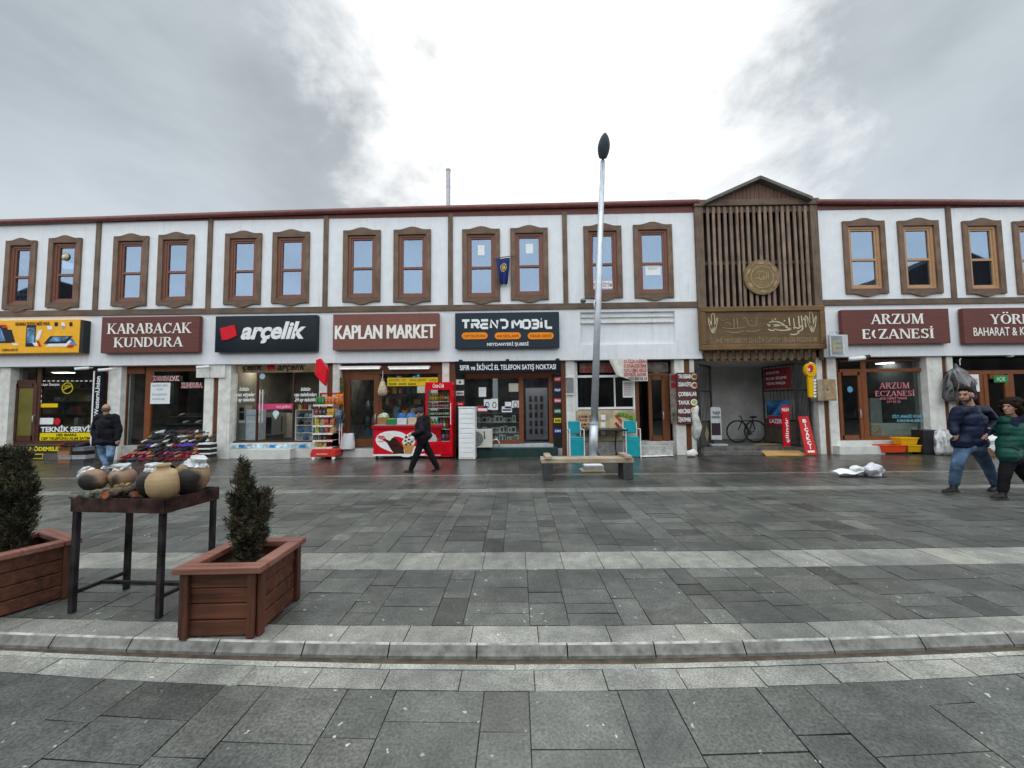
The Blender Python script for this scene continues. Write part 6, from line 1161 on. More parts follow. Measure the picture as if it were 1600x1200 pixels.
b.v = [Vector((v_.x, v_.y, max(v_.z, .002))) for v_ in b.v]; tag(b.build('plastic_bag', pm('bag_white', (.66, .66, .64), .5, var=.2), None, smooth=True), 'white plastic bag at the foot of the menu pillar', 'bag')
# passage signs
x0, x1, z0, z1 = rect(1111, 636, 1127, 687, 12.15); r = thing('standing_sign', 'pale standing sign with round top just inside the passage', 'sign', ((x0+x1)/2, 12.15, .22)); b = MB(); b.prism([(x0, z0), (x1, z0), (x1, z1-.05), (x1-.05, z1), (x0+.05, z1), (x0, z1-.05)], 12.15, 12.19); b.build('board', pm('sign_pale', (.50, .53, .55), .4, var=.15), r)
b = MB(); ptext(b, 'YUSUF', 1113, 643, 1125, 647.5, 12.146, bold=.03); ptext(b, 'KURDOĞLU', 1112.5, 650, 1125.5, 653.5, 12.146, bold=.03); b.pr(1112, 661, 1126, 680, 12.146, 12.15); b.build('lettering', col('3a2c34'), r); b = MB(); b.box(x0-.08, x1+.12, 12.0, 12.35, .222, .30); b.build('foot', pm('foot_grey', (.3, .31, .32), .5), r, bev=.03)
p0, p1, p2, p3 = at(1247, 651, 11.72), at(1263, 650, 11.72), at(1277, 700, 11.42), at(1259, 701, 11.42); r = thing('leaning_sign', 'red board reading BIÇAKÇI leaning by the right side of the passage', 'sign', (p2.x, 11.6, 0)); b = MB()
q0, q1, q2, q3 = Vector((p0.x, 11.72, p0.z)), Vector((p1.x, 11.72, p1.z)), Vector((p2.x, 11.42, .03)), Vector((p3.x, 11.42, .03)); e = Vector((0, .03, .0)); b.add([q3, q2, q1, q0, q3+e, q2+e, q1+e, q0+e], [(0,1,2,3),(7,6,5,4),(0,4,5,1),(1,5,6,2),(2,6,7,3),(3,7,4,0)]); b.build('board', col('c02a2c', .4), r, bev=.006)
b = MB()
for k, ch in enumerate('BIÇAKÇI'):
    m0 = len(b.v); text(b, ch, 0, 1, 0, 1, 0, bold=.04)
    for i in range(m0, len(b.v)):
        v_ = b.v[i]; t_ = .90 - .115*k - .02 + (v_.z-.5)*.085; s_ = (.32 + .36*v_.x) if ch != 'I' else (.46+.08*v_.x); b.v[i] = q3.lerp(q0, t_).lerp(q2.lerp(q1, t_), s_) + Vector((0, -.006, 0))
b.build('lettering', WHITE, r); b = MB(); ra = lambda s_, t_: q3.lerp(q0, t_).lerp(q2.lerp(q1, t_), s_) + Vector((0, -.006, 0)); b.quad(ra(.2, .06), ra(.8, .06), ra(.8, .11), ra(.2, .11)); b.build('white_line', WHITE, r)
x0, x1, z0, z1 = rect(1277.5, 592.5, 1307, 626, PY-.3); r = thing('electric_box', 'rusty beige electric meter box on the pillar beside the pharmacy', 'box', ((x0+x1)/2, PY, z0)); b = MB(); b.box(x0, x1, PY-.3, PY, z0, z1); b.build('casing', pm('box_beige', (.33, .27, .19), .6, var=.2, streak=.4), r, bev=.012); b = MB(); b.box(x0+.18, x1-.02, PY-.312, PY-.3, z0+.03, z1-.03); b.build('door', pm('box_door', (.36, .26, .15), .6, var=.25, streak=.3), r, bev=.006); b = MB(); b.tube([(x0+.28, PY-.33, (z0+z1)/2), (x0+.28, PY-.31, (z0+z1)/2)], .02, 8); b.build('lock', BLACK, r)
# pharmacy
Yp = SY+.03
b = MB(); x0, x1, z0, z1 = rect(1374, 597.5, 1421, 607, Yp); serif(b, 'ARZUM', x0, x1, z0, z1, Yp, .003); x0, x1, z0, z1 = rect(1367, 610.5, 1429, 619, Yp); serif(b, 'ECZANESİ', x0, x1, z0, z1, Yp, .003); ptext(b, 'ECZ. NİMET TURAN', 1376, 621, 1417, 624, Yp, bold=.02); ptext(b, '217 55 32', 1386, 626, 1407, 629, Yp, bold=.02); tag(b.build('window_lettering', pm('pale_red', (.60, .20, .23), .5)), 'pale red serif letters on the pharmacy window', 'lettering')
b = MB(); ptext(b, 'CİLT, ANALİZ VE BAKIM', 1394, 648.5, 1447, 652.5, Yp, bold=.03); ptext(b, 'ÜRÜNLERİ', 1402, 655.5, 1442, 659, Yp, bold=.03); tag(b.build('window_lettering', pm('sky_letter', (.16, .42, .52), .5)), 'light blue letters at the lower right of the pharmacy window', 'lettering')
c = at(1328, 608.5, SY-.025); b = MB(); b.prism([(c.x+.085*math.cos(k*.4), c.z+.095*math.sin(k*.4)) for k in range(16)], SY-.03, SY-.022); tag(b.build('window_sticker', col('5a9cc0')), 'round blue sticker on the pharmacy door', 'sticker')
appliance('pharmacy_counter', 'low white cabinet behind the pharmacy window', (1362, 662, 1440, 682), 12.4, pm('counter_mint', (.50, .56, .54), .5), .5); appliance('pharmacy_shelf', 'pale shelf unit at the left inside the pharmacy', (1360, 622, 1378, 662), 13.2, pm('counter_mint', (.50, .56, .54), .5), .3); appliance('pharmacy_shelf', 'pale shelf unit with framed notices at the right inside the pharmacy', (1425, 590, 1444, 660), 13.2, pm('counter_mint', (.50, .56, .54), .5), .3)
rr = random.Random(21)
for k in range(12): c = at(1363+6.2*k, 640, 13.9); b = MB(); z = (1.1, 1.5, 1.9)[k % 3]; b.box(c.x-.1, c.x+.1, 13.9, 14.0, z, z+.18); tag(b.build('medicine_box', col(rr.choice(('c8c8c0', '8aa0a8', 'b08a80', '98a890')), .5), None), 'dim medicine box on the back shelves of the pharmacy', 'box', 'medicine boxes at the back of the pharmacy')
b = MB(); [b.box(at(1350, 640, 13.9).x, at(1445, 640, 13.9).x, 13.85, 14.2, z-.03, z-.002) for z in (1.1, 1.5, 1.9)]; tag(b.build('back_shelves', pm('dim_wood', (.10, .08, .06), .6)), 'dim back shelves of the pharmacy', 'shelf')
r = board('booklet_rack', 'small booklet rack at the foot of the pharmacy window', (1361, 664, 1378, 680), SY+.1, pm('booklets', (.42, .36, .28), .6, var=.5, scale=16), d=.06, cat='rack')
b = MB(); p = at(1330, 561, WY-.08); q_ = at(1352, 558, WY-.2); b.tube([(p.x-.05, WY-.05, p.z), (q_.x, WY-.2, q_.z-.02)], .06, 10); b.m = 1; b.tube([(q_.x, WY-.2, q_.z-.02), (q_.x+.1, WY-.24, q_.z)], .075, 10); tag(b.build('awning_roll', [WHITE, BLACK]), 'white roll with black end under the pharmacy fascia', 'roll')
def tub(lab, px, Y, h, cat='crate'):
    x0, x1, z0, z1 = rect(*px, Y); r = thing('plastic_tub', lab, cat, ((x0+x1)/2, Y+.2, z0), 'plastic tubs before the pharmacy'); m = pm('tub_'+h, hexc(h), .35, var=.08); d = .34; t = .05
    b = MB(); o_ = [(x0+t, Y+t, z0), (x1-t, Y+t, z0), (x1-t, Y+d-t, z0), (x0+t, Y+d-t, z0), (x0+.015, Y+.015, z1-.03), (x1-.015, Y+.015, z1-.03), (x1-.015, Y+d-.015, z1-.03), (x0+.015, Y+d-.015, z1-.03)]; b.add(o_, [(3,2,1,0),(0,1,5,4),(1,2,6,5),(2,3,7,6),(3,0,4,7)]); b.build('tub_body', m, r)
    b = MB(); b.box(x0, x1, Y, Y+.03, z1-.035, z1); b.box(x0, x1, Y+d-.03, Y+d, z1-.035, z1); b.box(x0, x0+.03, Y+.03, Y+d-.03, z1-.035, z1); b.box(x1-.03, x1, Y+.03, Y+d-.03, z1-.035, z1); b.build('rim', m, r, bev=.006)
zq = at(1430, 706.5, 11.55).z
tub('orange plastic tub on the ground before the pharmacy', (1379, 695.5, 1419, 707), 11.5, 'd8481c'); tub('yellow plastic tub on the ground right of the orange tub', (1419.5, 695.5, 1447, 706.5), 11.5, 'd8a412'); tub('yellow plastic tub stacked on top between the lower two', (1408, 684, 1437, 695.3), 11.52, 'e0ac14')
b = MB(); x0, x1, z0, z1 = rect(1443, 672, 1470, 706, 11.45); b.box(x0, x1, 11.45, 11.8, 0, z1); tag(b.build('black_crate', BLACK, None, bev=.012), 'black box standing between the yellow tub and the wrapped goods', 'box')
def crumple(name, lab, cat, c, rx, ry, rz, m, amp=.08, fr=6, floor=0.002, n=22):
    b = MB(); b.ell(c, rx, ry, rz, n)
    for v_ in b.v:
        q_ = v_*fr; v_ += Vector((mnoise.noise(q_), mnoise.noise(q_+Vector((7, 3, 1))), mnoise.noise(q_+Vector((1, 9, 4)))))*amp
    b.v = [Vector((v_.x, v_.y, max(v_.z, floor))) for v_ in b.v]; return tag(b.build(name, m, None, smooth=False), lab, cat)
PLAS = pm('clear_plastic_wrap', (.46, .46, .47), .12, var=.55, scale=5, spec=.7)
def folded(name, lab, cat, x, y, prof, m, fold=.12, nf=7, jit=.05, n=40):
    b = MB(); b.lathe(prof, (x, y, 0), n)
    for i, v_ in enumerate(b.v):
        a = 2*math.pi*(i % n)/n; s_ = 1+fold*math.sin(nf*a+v_.z*3)+fold*.6*math.sin((nf+4)*a-v_.z*5); v_.x = x+(v_.x-x)*s_; v_.y = y+(v_.y-y)*s_; v_ += Vector((mnoise.noise(v_*4), mnoise.noise(v_*4+Vector((3, 3, 3))), 0))*jit
    return b, (tag(b.build(name, m, None, smooth=True), lab, cat) if lab else None)
c = at(1474, 682, 11.4); folded('wrapped_goods', 'clear plastic wrapped goods heaped left of the walking man', 'bundle', c.x+.02, 11.45, [(.001, .01), (.28, .012), (.30, .12), (.27, .35), (.25, .52), (.17, .68), (.06, .74), (.001, .74)], PLAS, .17, 11, .09)
c = at(1556, 690, 11.0); crumple('wrapped_goods', 'white wrapped bundle seen between the walking couple', 'bundle', (c.x, 11.1, c.z), .30, .2, .3, WPAPER, .12, 5); b = MB(); c = at(1553, 706, 11.0); b.box(c.x-.3, c.x+.35, 11.0, 11.3, 0, at(1553, 700, 11.0).z); tag(b.build('carton', col('7a5a44', .8), None, bev=.008), 'brown carton under the white bundle behind the couple', 'carton')
c0, c1 = at(1500, 568, 11.65), at(1497, 627, 11.65); r = thing('covered_coat', 'dark clothing under clear plastic hanging at the right shop', 'clothing', (c0.x, 11.65, c0.z)); b = MB(); h = c0.z-c1.z
b, _ = folded('', None, '', c1.x+.03, 11.65, [(.27, c1.z), (.33, c1.z+h*.1), (.29, c1.z+h*.5), (.21, c1.z+h*.78), (.06, c1.z+h*.9), (.03, c1.z+h)], None, .16, 9, .10)
b.build('plastic_cover', pm('cover_grey', (.075, .068, .075), .12, var=.9, scale=3.0, spec=.8), r, smooth=True); b = MB(); b.tube([(c0.x, 11.65, c0.z-.05), (c0.x, 11.65, c0.z+.12), (c0.x+.04, 11.65, c0.z+.15)], .012, 6); b.build('hook', STEEL, r)
flat('window_paper', 'white and yellow printed notice behind the walking man', 'notice', (1513, 585, 1530, 612), SY-.02, WPAPER, [('ÇİĞ KÖFTE', (1515, 592, 1528, 595), {}), ('BULUNUR', (1515, 598, 1528, 601), {})], BLACK); flat('window_sticker', 'green and white sign on the door of the right shop', 'sticker', (1553, 586.5, 1575, 597.5), SY-.03, col('2f8a4c'), [('AÇIK', (1557, 589, 1571, 595), {})], WHITE)
c = at(1582, 560.5, WY+.05); b = MB(); b.lathe([(.001, -.06), (.07, -.05), (.085, 0), (.001, 0)], (c.x, WY+.1, SOF-.001), 14); tag(b.build('dome_lamp', WHITE, None, smooth=True), 'small white dome under the fascia of the right shop', 'lamp')
# upper windows: papers, flag, lamp, banner strip
WG = WY+.055
flat('window_paper', 'white paper on the window left of the blue flag', 'notice', (746.5, 383, 757, 399), WG, WPAPER); flat('window_paper', 'white paper on the window right of the blue flag', 'notice', (821.5, 381, 833, 396), WG, WPAPER); flat('window_paper', 'white paper in the lower pane beside the gateway', 'notice', (1008.5, 414, 1032, 430), WG, WPAPER, [('KİRALIK', (1013, 418, 1027, 421), {})], col('9a9aa0')); flat('window_paper', 'white strip lettered SAT EĞİTİ in the window behind the lamp pole', 'notice', (925, 439, 957, 450.5), WG, WPAPER, [('HAYAT EĞİTİM', (920, 442.5, 956, 448), dict(bold=.02))], col('b08a94'))
r = flat('flag', 'red flag with white crescent and star in the left end window', 'flag', (23.5, 391, 48, 442), WY+.078, pm('flag_red', (.75, .09, .11), .7, var=.25, scale=3), d=.01); b = MB(); c = at(38, 409, WY+.07); ribbon(b, [(c.x+.17*math.cos(math.radians(a)), c.z+.17*math.sin(math.radians(a))) for a in range(45, 316, 18)], [.01+.055*math.sin(math.pi*k/15) for k in range(16)], WY+.077); s_ = at(36, 419.5, WY+.07); b.prism([(s_.x+(.075 if k % 2 == 0 else .03)*math.sin(k*math.pi/5), s_.z+(.075 if k % 2 == 0 else .03)*math.cos(k*math.pi/5)) for k in range(10)], WY+.070, WY+.077); b.build('crescent_and_star', WHITE, r)
r = flat('poster', 'white poster of small pictures under the red flag', 'poster', (19, 443, 44, 470), WY+.078, pm('poster_pale', (.55, .58, .50), .6, var=.2, scale=9)); b = MB(); rr = random.Random(2); [b.pr(20.5+5.8*i, 446+8*j, 24.5+5.8*i, 451+8*j, WY+.072, WY+.078) for i in range(4) for j in range(3) if rr.random() < .8]; b.build('pictures', pm('small_pictures', (.16, .22, .2), .5, var=.7, scale=9), r)
c = at(102, 401, WY+.02); c = at(102, 401, WY+.04); r = thing('round_lamp', 'round brass coloured lamp fixed in the second window from the left', 'lamp', (c.x, WY+.03, c.z)); b = MB(); b.lathe([(.01, 0), (.125, 0), (.125, .02), (.09, .04), (.01, .04)], (c.x, WY+.055, c.z), 20, Matrix.Rotation(math.pi/2, 4, 'X')); b.build('lamp_body', pm('brass_lamp', (.42, .34, .18), .35, metal=.5, var=.3), r, smooth=True); b = MB(); b.lathe([(.01, 0), (.06, 0), (.055, .02), (.01, .03)], (c.x, WY+.02, c.z), 14, Matrix.Rotation(math.pi/2, 4, 'X')); b.build('lens', pm('lamp_lens', (.6, .58, .5), .2), r)
p0, p1 = at(770, 404, WY-.12), at(808, 399, WY-.12); r = thing('hanging_flag', 'blue flag with yellow emblem hung from a thin pole between two windows', 'flag', (p0.x, WY-.12, p0.z)); b = MB(); b.tube([p0, p1], .014, 6); b.build('pole', pm('pole_brown', (.12, .08, .05), .5), r); b = MB(); n, m = 12, 14
def fl(s, t):
    a, c = at(775+22*s, 405-2*s, WY-.12), at(780.5+13*s, 442+3*math.sin(s*3), WY-.12); v_ = a.lerp(c, t); return Vector((v_.x, WY-.14-.045*math.sin(s*11+t*2)*(.4+t), v_.z))
for i in range(n):
    for j in range(m): b.quad(fl(i/n, (j+1)/m), fl((i+1)/n, (j+1)/m), fl((i+1)/n, j/m), fl(i/n, j/m))
b.build('cloth', pm('flag_blue', (.018, .028, .15), .7, var=.2), r, smooth=True); b = MB()
for k in range(12):
    for rr_ in (0, 1): a, c = 2*math.pi*k/12, 2*math.pi*(k+1)/12; R0, R1 = (.28, .24) if rr_ == 0 else (.13, .03)
    for R0, R1 in ((.27, .2), (.14, .02)):
        q_ = [fl(.52+R*math.cos(t)*1.0, .36+R*.62*math.sin(t)) + Vector((0, -.012, 0)) for R, t in ((R0, a), (R0, c), (R1, c), (R1, a))]; b.quad(*q_)
b.build('emblem', pm('emblem_yellow', (.55, .42, .10), .6, var=.4, scale=20), r)
# flue on the roof, hanging wires
p0, p1 = at(700.5, 326, 13), at(700.5, 266, 13); r = thing('flue_pipe', 'thin grey metal flue pipe rising above the roofline', 'pipe', (p0.x, 13, p0.z-.3)); b = MB(); b.tube([(p0.x, 13, p0.z-.4), (p0.x, 13, p1.z)], .072, 12); b.build('pipe', pm('flue_metal', (.38, .39, .42), .4, metal=.5), r, smooth=False); b = MB(); b.tube([(p0.x, 13, p1.z-.02), (p0.x, 13, p1.z+.03)], .085, 12); [b.tube([(p0.x, 13, p1.z-.6*k), (p0.x, 13, p1.z-.6*k-.03)], .08, 12) for k in (1,)]; b.build('collar', pm('flue_metal', (.38, .39, .42), .4, metal=.5), r)
# street lamp
LY = 11.05; pb, pt = at(926.5, 718, LY), at(941.5, 252, LY); r = thing('street_lamp', 'tall leaning grey steel street lamp with a single dark head', 'street lamp', (pb.x, LY, 0)); ax_ = lambda z: pb.x + (pt.x-pb.x)*(z-0)/(pt.z)
zc = at(926, 662, LY).z; z2 = at(930, 470, LY).z
b = MB(); b.tube([(ax_(0), LY, 0), (ax_(zc), LY, zc)], .125, 16); b.build('lower_pole', STEEL, r, smooth=True); b = MB(); b.tube([(ax_(zc), LY, zc), (ax_(z2), LY, z2), (ax_(pt.z), LY, pt.z)], [.105, .095, .075], 16); b.build('upper_pole', STEEL, r, smooth=True)
b = MB(); b.tube([(ax_(zc-.02), LY, zc-.02), (ax_(zc+.05), LY, zc+.05)], .135, 16); b.box(pb.x-.22, pb.x+.22, LY-.22, LY+.22, 0, .025); b.build('collar', STEEL, r)
h0, h1 = at(942, 248, LY-.05), at(945.5, 209, LY-.45); b = MB(); b.tube([(pt.x, LY, pt.z), (h0.x+.02, LY-.05, h0.z+.1)], .04, 8); b.build('neck', DSTEEL, r); b = MB(); n = 10; pts, rs_ = [], []
for k in range(n+1): t = k/n; pts.append((h0.x+(h1.x-h0.x)*t, LY-.05-.4*t, h0.z+.03+(h1.z-h0.z)*t*1.0)); rs_.append([.115, .14, .16, .172, .178, .175, .165, .148, .122, .085, .03][k])
hd = MB(); hd.tube(pts, rs_, 16)
for k in range(n+1):                       # flatten the head into a thin shell
    cpt = Vector(pts[k])
    for i in range(16): v_ = hd.v[k*16+i]; dv = v_-cpt; dv.y *= .55; hd.v[k*16+i] = cpt+dv
pzs = [h0.z+.03+(h1.z-h0.z)*t/n for t in range(n+1)]
hd.build('lamp_head', pm('lamp_head_paint', (.055, .07, .085), .5, var=.1), r, smooth=True)
zb_ = at(922, 470, LY).z; xb_ = ax_(zb_); b = MB(); b.tube([(xb_, LY, zb_-.6), (xb_-.13, LY-.06, zb_-.1), (xb_-.10, LY-.06, zb_+.0)], .03, 8); b.build('bracket', STEEL, r, smooth=True); b = MB(); c = at(911, 470.5, LY-.1); b.ell((c.x, LY-.12, c.z), .085, .13, .07, 12); b.build('spotlight', pm('spot_grey', (.18, .19, .2), .4, metal=.4), r, smooth=True)
# concrete and timber bench
r = thing('bench', 'timber plank bench on two dark concrete legs before the lamp', 'bench', (at(925, 745, 8.3).x, 8.3, 0)); Yb = 8.05
xl, xr = at(846, 718, Yb).x, at(991, 718, Yb).x; zt = at(920, 714, Yb+.2).z; zt2 = at(920, 724, Yb).z; BW = wood('bench_wood', (.23, .15, .09), (.50, .42, .33), 'x')
for k in range(3): b = MB(); b.box(xl, xr, Yb+.02+.155*k, Yb+.165+.155*k, zt2, zt2+.095); b.build('seat_plank', BW, r, bev=.012)
for u, y0, lab in ((854, Yb-.02, 0), (979, Yb-.35, 1)):
    x = at(u+3, 730, Yb).x; b = MB(); b.box(x-.10, x+.10, Yb+.0, Yb+.46, 0, zt2-.002); b.build('leg', pm('leg_concrete', (.055, .055, .055), .8, var=.3, scale=6, bump=.3), r, bev=.012)
    b = MB(); b.box(x-.07, x+.07, Yb-.06, Yb+.52, zt2+.097, zt2+.16); b.build('cross_bar', BW, r, bev=.01)
x0, x1, z0, z1 = rect(914, 727, 945, 735, 8.9); z0_ = 0
b = MB(); g0 = gnd(930, 737); b.box(x0-.06, x1+.02, g0.y-.1, g0.y+.3, 0.002, .035); tag(b.build('loose_board', wood('loose_wood', (.30, .22, .12), (.45, .35, .2), 'x'), None, bev=.004), 'loose wooden board on the ground under the bench', 'board')
r = thing('floor_light', 'flat grey metal box lying on the board under the bench', 'box', ((x0+x1)/2, g0.y+.1, .036)); b = MB(); b.box(x0, x1, g0.y-.06, g0.y+.2, .036, .15); b.build('box_body', pm('box_alu', (.45, .47, .49), .4, metal=.4), r, bev=.01); b = MB(); b.box(x0+.02, x1-.02, g0.y-.05, g0.y+.19, .15, .158); b.build('box_top', WHITE, r)
# litter in the pit
c = gnd(1330, 744); b = MB(); n = 10
for i in range(n):
    for j in range(5):
        def gp(s, t): return (c.x-.30+.56*s-.1*t, c.y-.08+.14*t, .05+.07*t+.02*math.sin(s*9+t*4)+.04*s)
        b.quad(gp(i/n, j/5), gp((i+1)/n, j/5), gp((i+1)/n, (j+1)/5), gp(i/n, (j+1)/5))
o = tag(b.build('packaging_sheet', WPAPER, None, smooth=True), 'flat white packaging lying in the dark pit in the paving', 'litter')
c = gnd(1341, 744); crumple('crumpled_bag', 'small round white bag on the flat packaging in the pit', 'bag', (c.x, c.y+.03, .13), .13, .10, .09, pm('bag_bright', (.75, .76, .77), .5), .04, 9); c = gnd(1368, 744); crumple('crumpled_bag', 'larger crumpled white bag at the right of the pit', 'bag', (c.x, c.y+.04, .12), .20, .14, .14, pm('bag_lilac', (.66, .66, .72), .45, var=.2, scale=9), .07, 9)
# ================================================================== planters, shrubs, the table of clay pots
PLW = wood('planter_wood', (.034, .012, .007), (.165, .058, .030), 'x', rough=.6, scale=.7); PLV = wood('planter_post_wood', (.03, .012, .008), (.135, .048, .027), 'z', rough=.55); PLR = wood('planter_rim_wood', (.15, .055, .038), (.31, .145, .11), 'x', rough=.6)
SOIL = pm('soil', (.035, .024, .017), .9, var=.6, scale=30, bump=.6)
def planter(lab, cx, cy, rz, w, d, h, group=None):
    r = thing('planter', lab, 'planter', (cx, cy, 0)); 
    def bb(name, m, *boxes, bev=.006):
        b = MB(); [b.box(*q_) for q_ in boxes]; b.v = [v_ + Vector((cx, cy, 0)) for v_ in b.v]; return b.build(name, m, r, bev=bev)
    hw, hd = w/2, d/2; n = 4; ph_ = (h-.055)/n
    for k in range(n):
        z0, z1 = .012+ph_*k, .012+ph_*(k+1)-.006; o = .004*((k*7) % 3)
        bb('side_plank', PLW, (-hw+.02, hw-.02, -hd+o, -hd+.028, z0, z1)); bb('side_plank', PLW, (-hw+.02, hw-.02, hd-.028, hd-o, z0, z1))
        bb('side_plank', PLW, (-hw+o, -hw+.028, -hd+.03, hd-.03, z0, z1)); bb('side_plank', PLW, (hw-.028, hw-o, -hd+.03, hd-.03, z0, z1))
    for sx in (-1, 1):
        for sy in (-1, 1):
            bb('corner_post', PLV, (sx*hw-sx*.055, sx*hw-sx*.004, sy*(hd+.028), sy*(hd-.001), 0, h-.045), (sx*(hw+.028), sx*(hw-.001), sy*hd-sy*.055, sy*hd+sy*.0, .0, h-.045))
    f = .045; i_ = .055
    bb('rim', PLR, (-hw-f, hw+f, -hd-f, -hd+i_, h-.045, h), bev=.008); bb('rim', PLR, (-hw-f, hw+f, hd-i_, hd+f, h-.045, h), bev=.008)
    bb('rim', PLR, (-hw-f, -hw+i_, -hd+i_+.001, hd-i_-.001, h-.046, h-.001), bev=.008); bb('rim', PLR, (hw-i_, hw+f, -hd+i_+.001, hd-i_-.001, h-.046, h-.001), bev=.008)
    b = MB(); n = 12
    for i in range(n):
        for j in range(n):
            def sp(a, c): x, y = -hw+.03+(w-.06)*a/n, -hd+.03+(d-.06)*c/n; return (cx+x, cy+y, h-.10+.025*mnoise.noise(Vector((x*14, y*14, cx))))
            b.quad(sp(i, j), sp(i+1, j), sp(i+1, j+1), sp(i, j+1))
    b.build('soil', SOIL, r); r.rotation_euler = (0, 0, rz); return r
planter('low red brown wooden planter at the kerb right of the pot table', -2.053, 2.93, math.radians(2), .50, .52, .478)
planter('red brown wooden planter cut off by the left edge of the square', -4.115, 3.10, math.radians(-24), .56, .56, .478)
pw2 = MB()
def foliage(name, lab, base, top, prof, nclump, seed, lean=(0, 0), lobes=()):
    """upright conifer: stem, and needle sprays spread through an uneven crown volume"""
    r = thing('conifer_shrub', lab, 'shrub', base); rr = random.Random(seed); H = top - base.z
    b = MB(); b.tube([base, base+Vector((lean[0]*.3, 0, H*.4)), base+Vector((lean[0], lean[1], H*.85))], [.022, .016, .006], 7)
    for k in range(26):
        t = rr.uniform(.1, .8); a = rr.uniform(0, 6.28); rad = prof(t)*rr.uniform(.4, .8); p = base+Vector((lean[0]*t, lean[1]*t, H*t)); b.tube([p, p+Vector((math.cos(a)*rad, math.sin(a)*rad, .35*rad+.04))], [.006, .002], 4)
    b.build('stem', pm('bark_dark', (.06, .042, .03), .9), r); b = MB()
    def spray(p, out, sz):
        sz *= rr.choice((.7, .9, 1.0, 1.25, 1.7)); m_ = 0 if rr.random() < .42 else (1 if rr.random() < .62 else 2); b.m = m_
        for _ in range(15):
            d = (out + Vector((rr.gauss(0, .55), rr.gauss(0, .55), rr.gauss(.45, .5)))).normalized(); L_ = sz*rr.uniform(.6, 1.25); s = d.cross(Vector((rr.gauss(0, 1), rr.gauss(0, 1), rr.gauss(0, 1)))).normalized()*rr.uniform(.0022, .0044)
            o = p + Vector((rr.gauss(0, .010), rr.gauss(0, .010), rr.gauss(0, .012))); b.add([o-s*.5, o+s*.5, o+d*L_*.6+s, o+d*L_, o+d*L_*.6-s], [(0, 1, 2, 3, 4)])
    for (u, v, ru, rv) in lobes:
        c = at(u, v, base.y + rr.uniform(-.02, .02)); rx, rz = ru*base.y/600, rv*base.y/600; n = int(nclump*ru*rv/500)
        for k in range(n):
            a, q_ = rr.uniform(0, 6.28), rr.random()**.42; cz = rr.uniform(-1, 1); sr = math.sqrt(1-cz*cz); dv = Vector((math.cos(a)*sr, math.sin(a)*sr, cz))
            lump = .86+.35*mnoise.noise(dv*2.2+Vector((u, v, 0))*.31); p = c + Vector((dv.x*rx, dv.y*min(rx, .11), dv.z*rz))*q_*lump
            if p.z > base.z+.01: spray(p, Vector((dv.x*.8, dv.y*.8, .55+.3*dv.z)), .031)
    b.build('foliage', [pm('needles_dark', (.024, .026, .016), .7, var=.4, scale=9), pm('needles_mid', (.070, .068, .038), .65, var=.4, scale=9), pm('needles_brown', (.11, .082, .052), .7, var=.4, scale=9)], r)
sb = Vector((at(384, 874, 2.98).x, 2.98, .385)); st = at(380, 730, 2.98).z
foliage('conifer', 'small dark conifer with a narrow pointed top in the right planter', sb, st, lambda t: .06, 150, 4, lobes=((381, 734, 8, 17), (377, 749, 9, 14), (385, 764, 14, 19), (405, 775, 15, 15), (371, 785, 12, 20), (404, 799, 19, 24), (380, 804, 18, 26), (372, 829, 13, 22), (396, 833, 22, 26), (384, 852, 19, 22), (384, 870, 15, 12)))
sb = Vector((at(8, 850, 3.06).x, 3.06, .385)); st = at(20, 720, 3.06).z
foliage('conifer', 'broad dark conifer in the planter at the left edge', sb, st, lambda t: .10, 150, 9, lobes=((8, 714, 15, 17), (33, 716, 11, 17), (20, 745, 24, 25), (38, 765, 17, 26), (8, 785, 34, 34), (34, 802, 18, 28), (20, 832, 28, 26), (-22, 765, 28, 48), (-15, 830, 32, 30), (8, 856, 22, 16)))
# iron table with clay pots
RUST = pm('rusty_steel', (.026, .021, .024), .5, metal=.2, var=.8, scale=5); RUSTT = pm('rusty_tray', (.055, .027, .022), .6, metal=.3, var=.7, scale=7)
fl_, fr_, bl_, br_ = Vector((-3.43, 2.99, 0)), Vector((-2.69, 2.92, 0)), Vector((-3.40, 3.37, 0)), Vector((-2.64, 3.34, 0))
tz = at(182, 778, 2.96).z; th_ = .105
T_ = thing('pot_table', 'rusty steel table with a shallow tray holding clay pots and logs', 'table', (-3.04, 3.15, 0))
for p in (fl_, fr_, bl_, br_): b = MB(); b.box(p.x-.018, p.x+.018, p.y-.018, p.y+.018, 0, tz-th_); b.build('leg', RUST, T_, bev=.003)
b = MB()
def bar3(b, p, q_, w, z0, z1):
    p, q_ = Vector((p.x, p.y, 0)), Vector((q_.x, q_.y, 0)); d = (q_-p).normalized(); n = Vector((-d.y, d.x, 0))*w/2; c = [p-n, q_-n, q_+n, p+n]; b.add([Vector((v_.x, v_.y, z0)) for v_ in c]+[Vector((v_.x, v_.y, z1)) for v_ in c], [(3,2,1,0),(4,5,6,7),(0,1,5,4),(1,2,6,5),(2,3,7,6),(3,0,4,7)])
ex = lambda p, c=Vector((-3.04, 3.15, 0)): p + (p-c).normalized()*.035
A_, B__, C_, D_ = ex(fl_), ex(fr_), ex(br_), ex(bl_)
for p, q_, dz in ((A_, B__, 0), (B__, C_, .001), (C_, D_, 0), (D_, A_, .001)): bar3(b, p, q_, .012, tz-th_, tz-dz)
b.add([Vector((v_.x, v_.y, z)) for z in (tz-.042, tz-.0325) for v_ in (A_, B__, C_, D_)], [(3,2,1,0),(4,5,6,7)]); b.build('tray', RUSTT, T_)
b = MB(); bar3(b, fl_, bl_, .025, .135, .16); bar3(b, fr_, br_, .025, .135, .16); m1, m2 = (fl_+bl_)/2, (fr_+br_)/2; bar3(b, m1, m2, .025, .136, .161); b.build('stretcher', RUST, T_)
ts = tz-.032
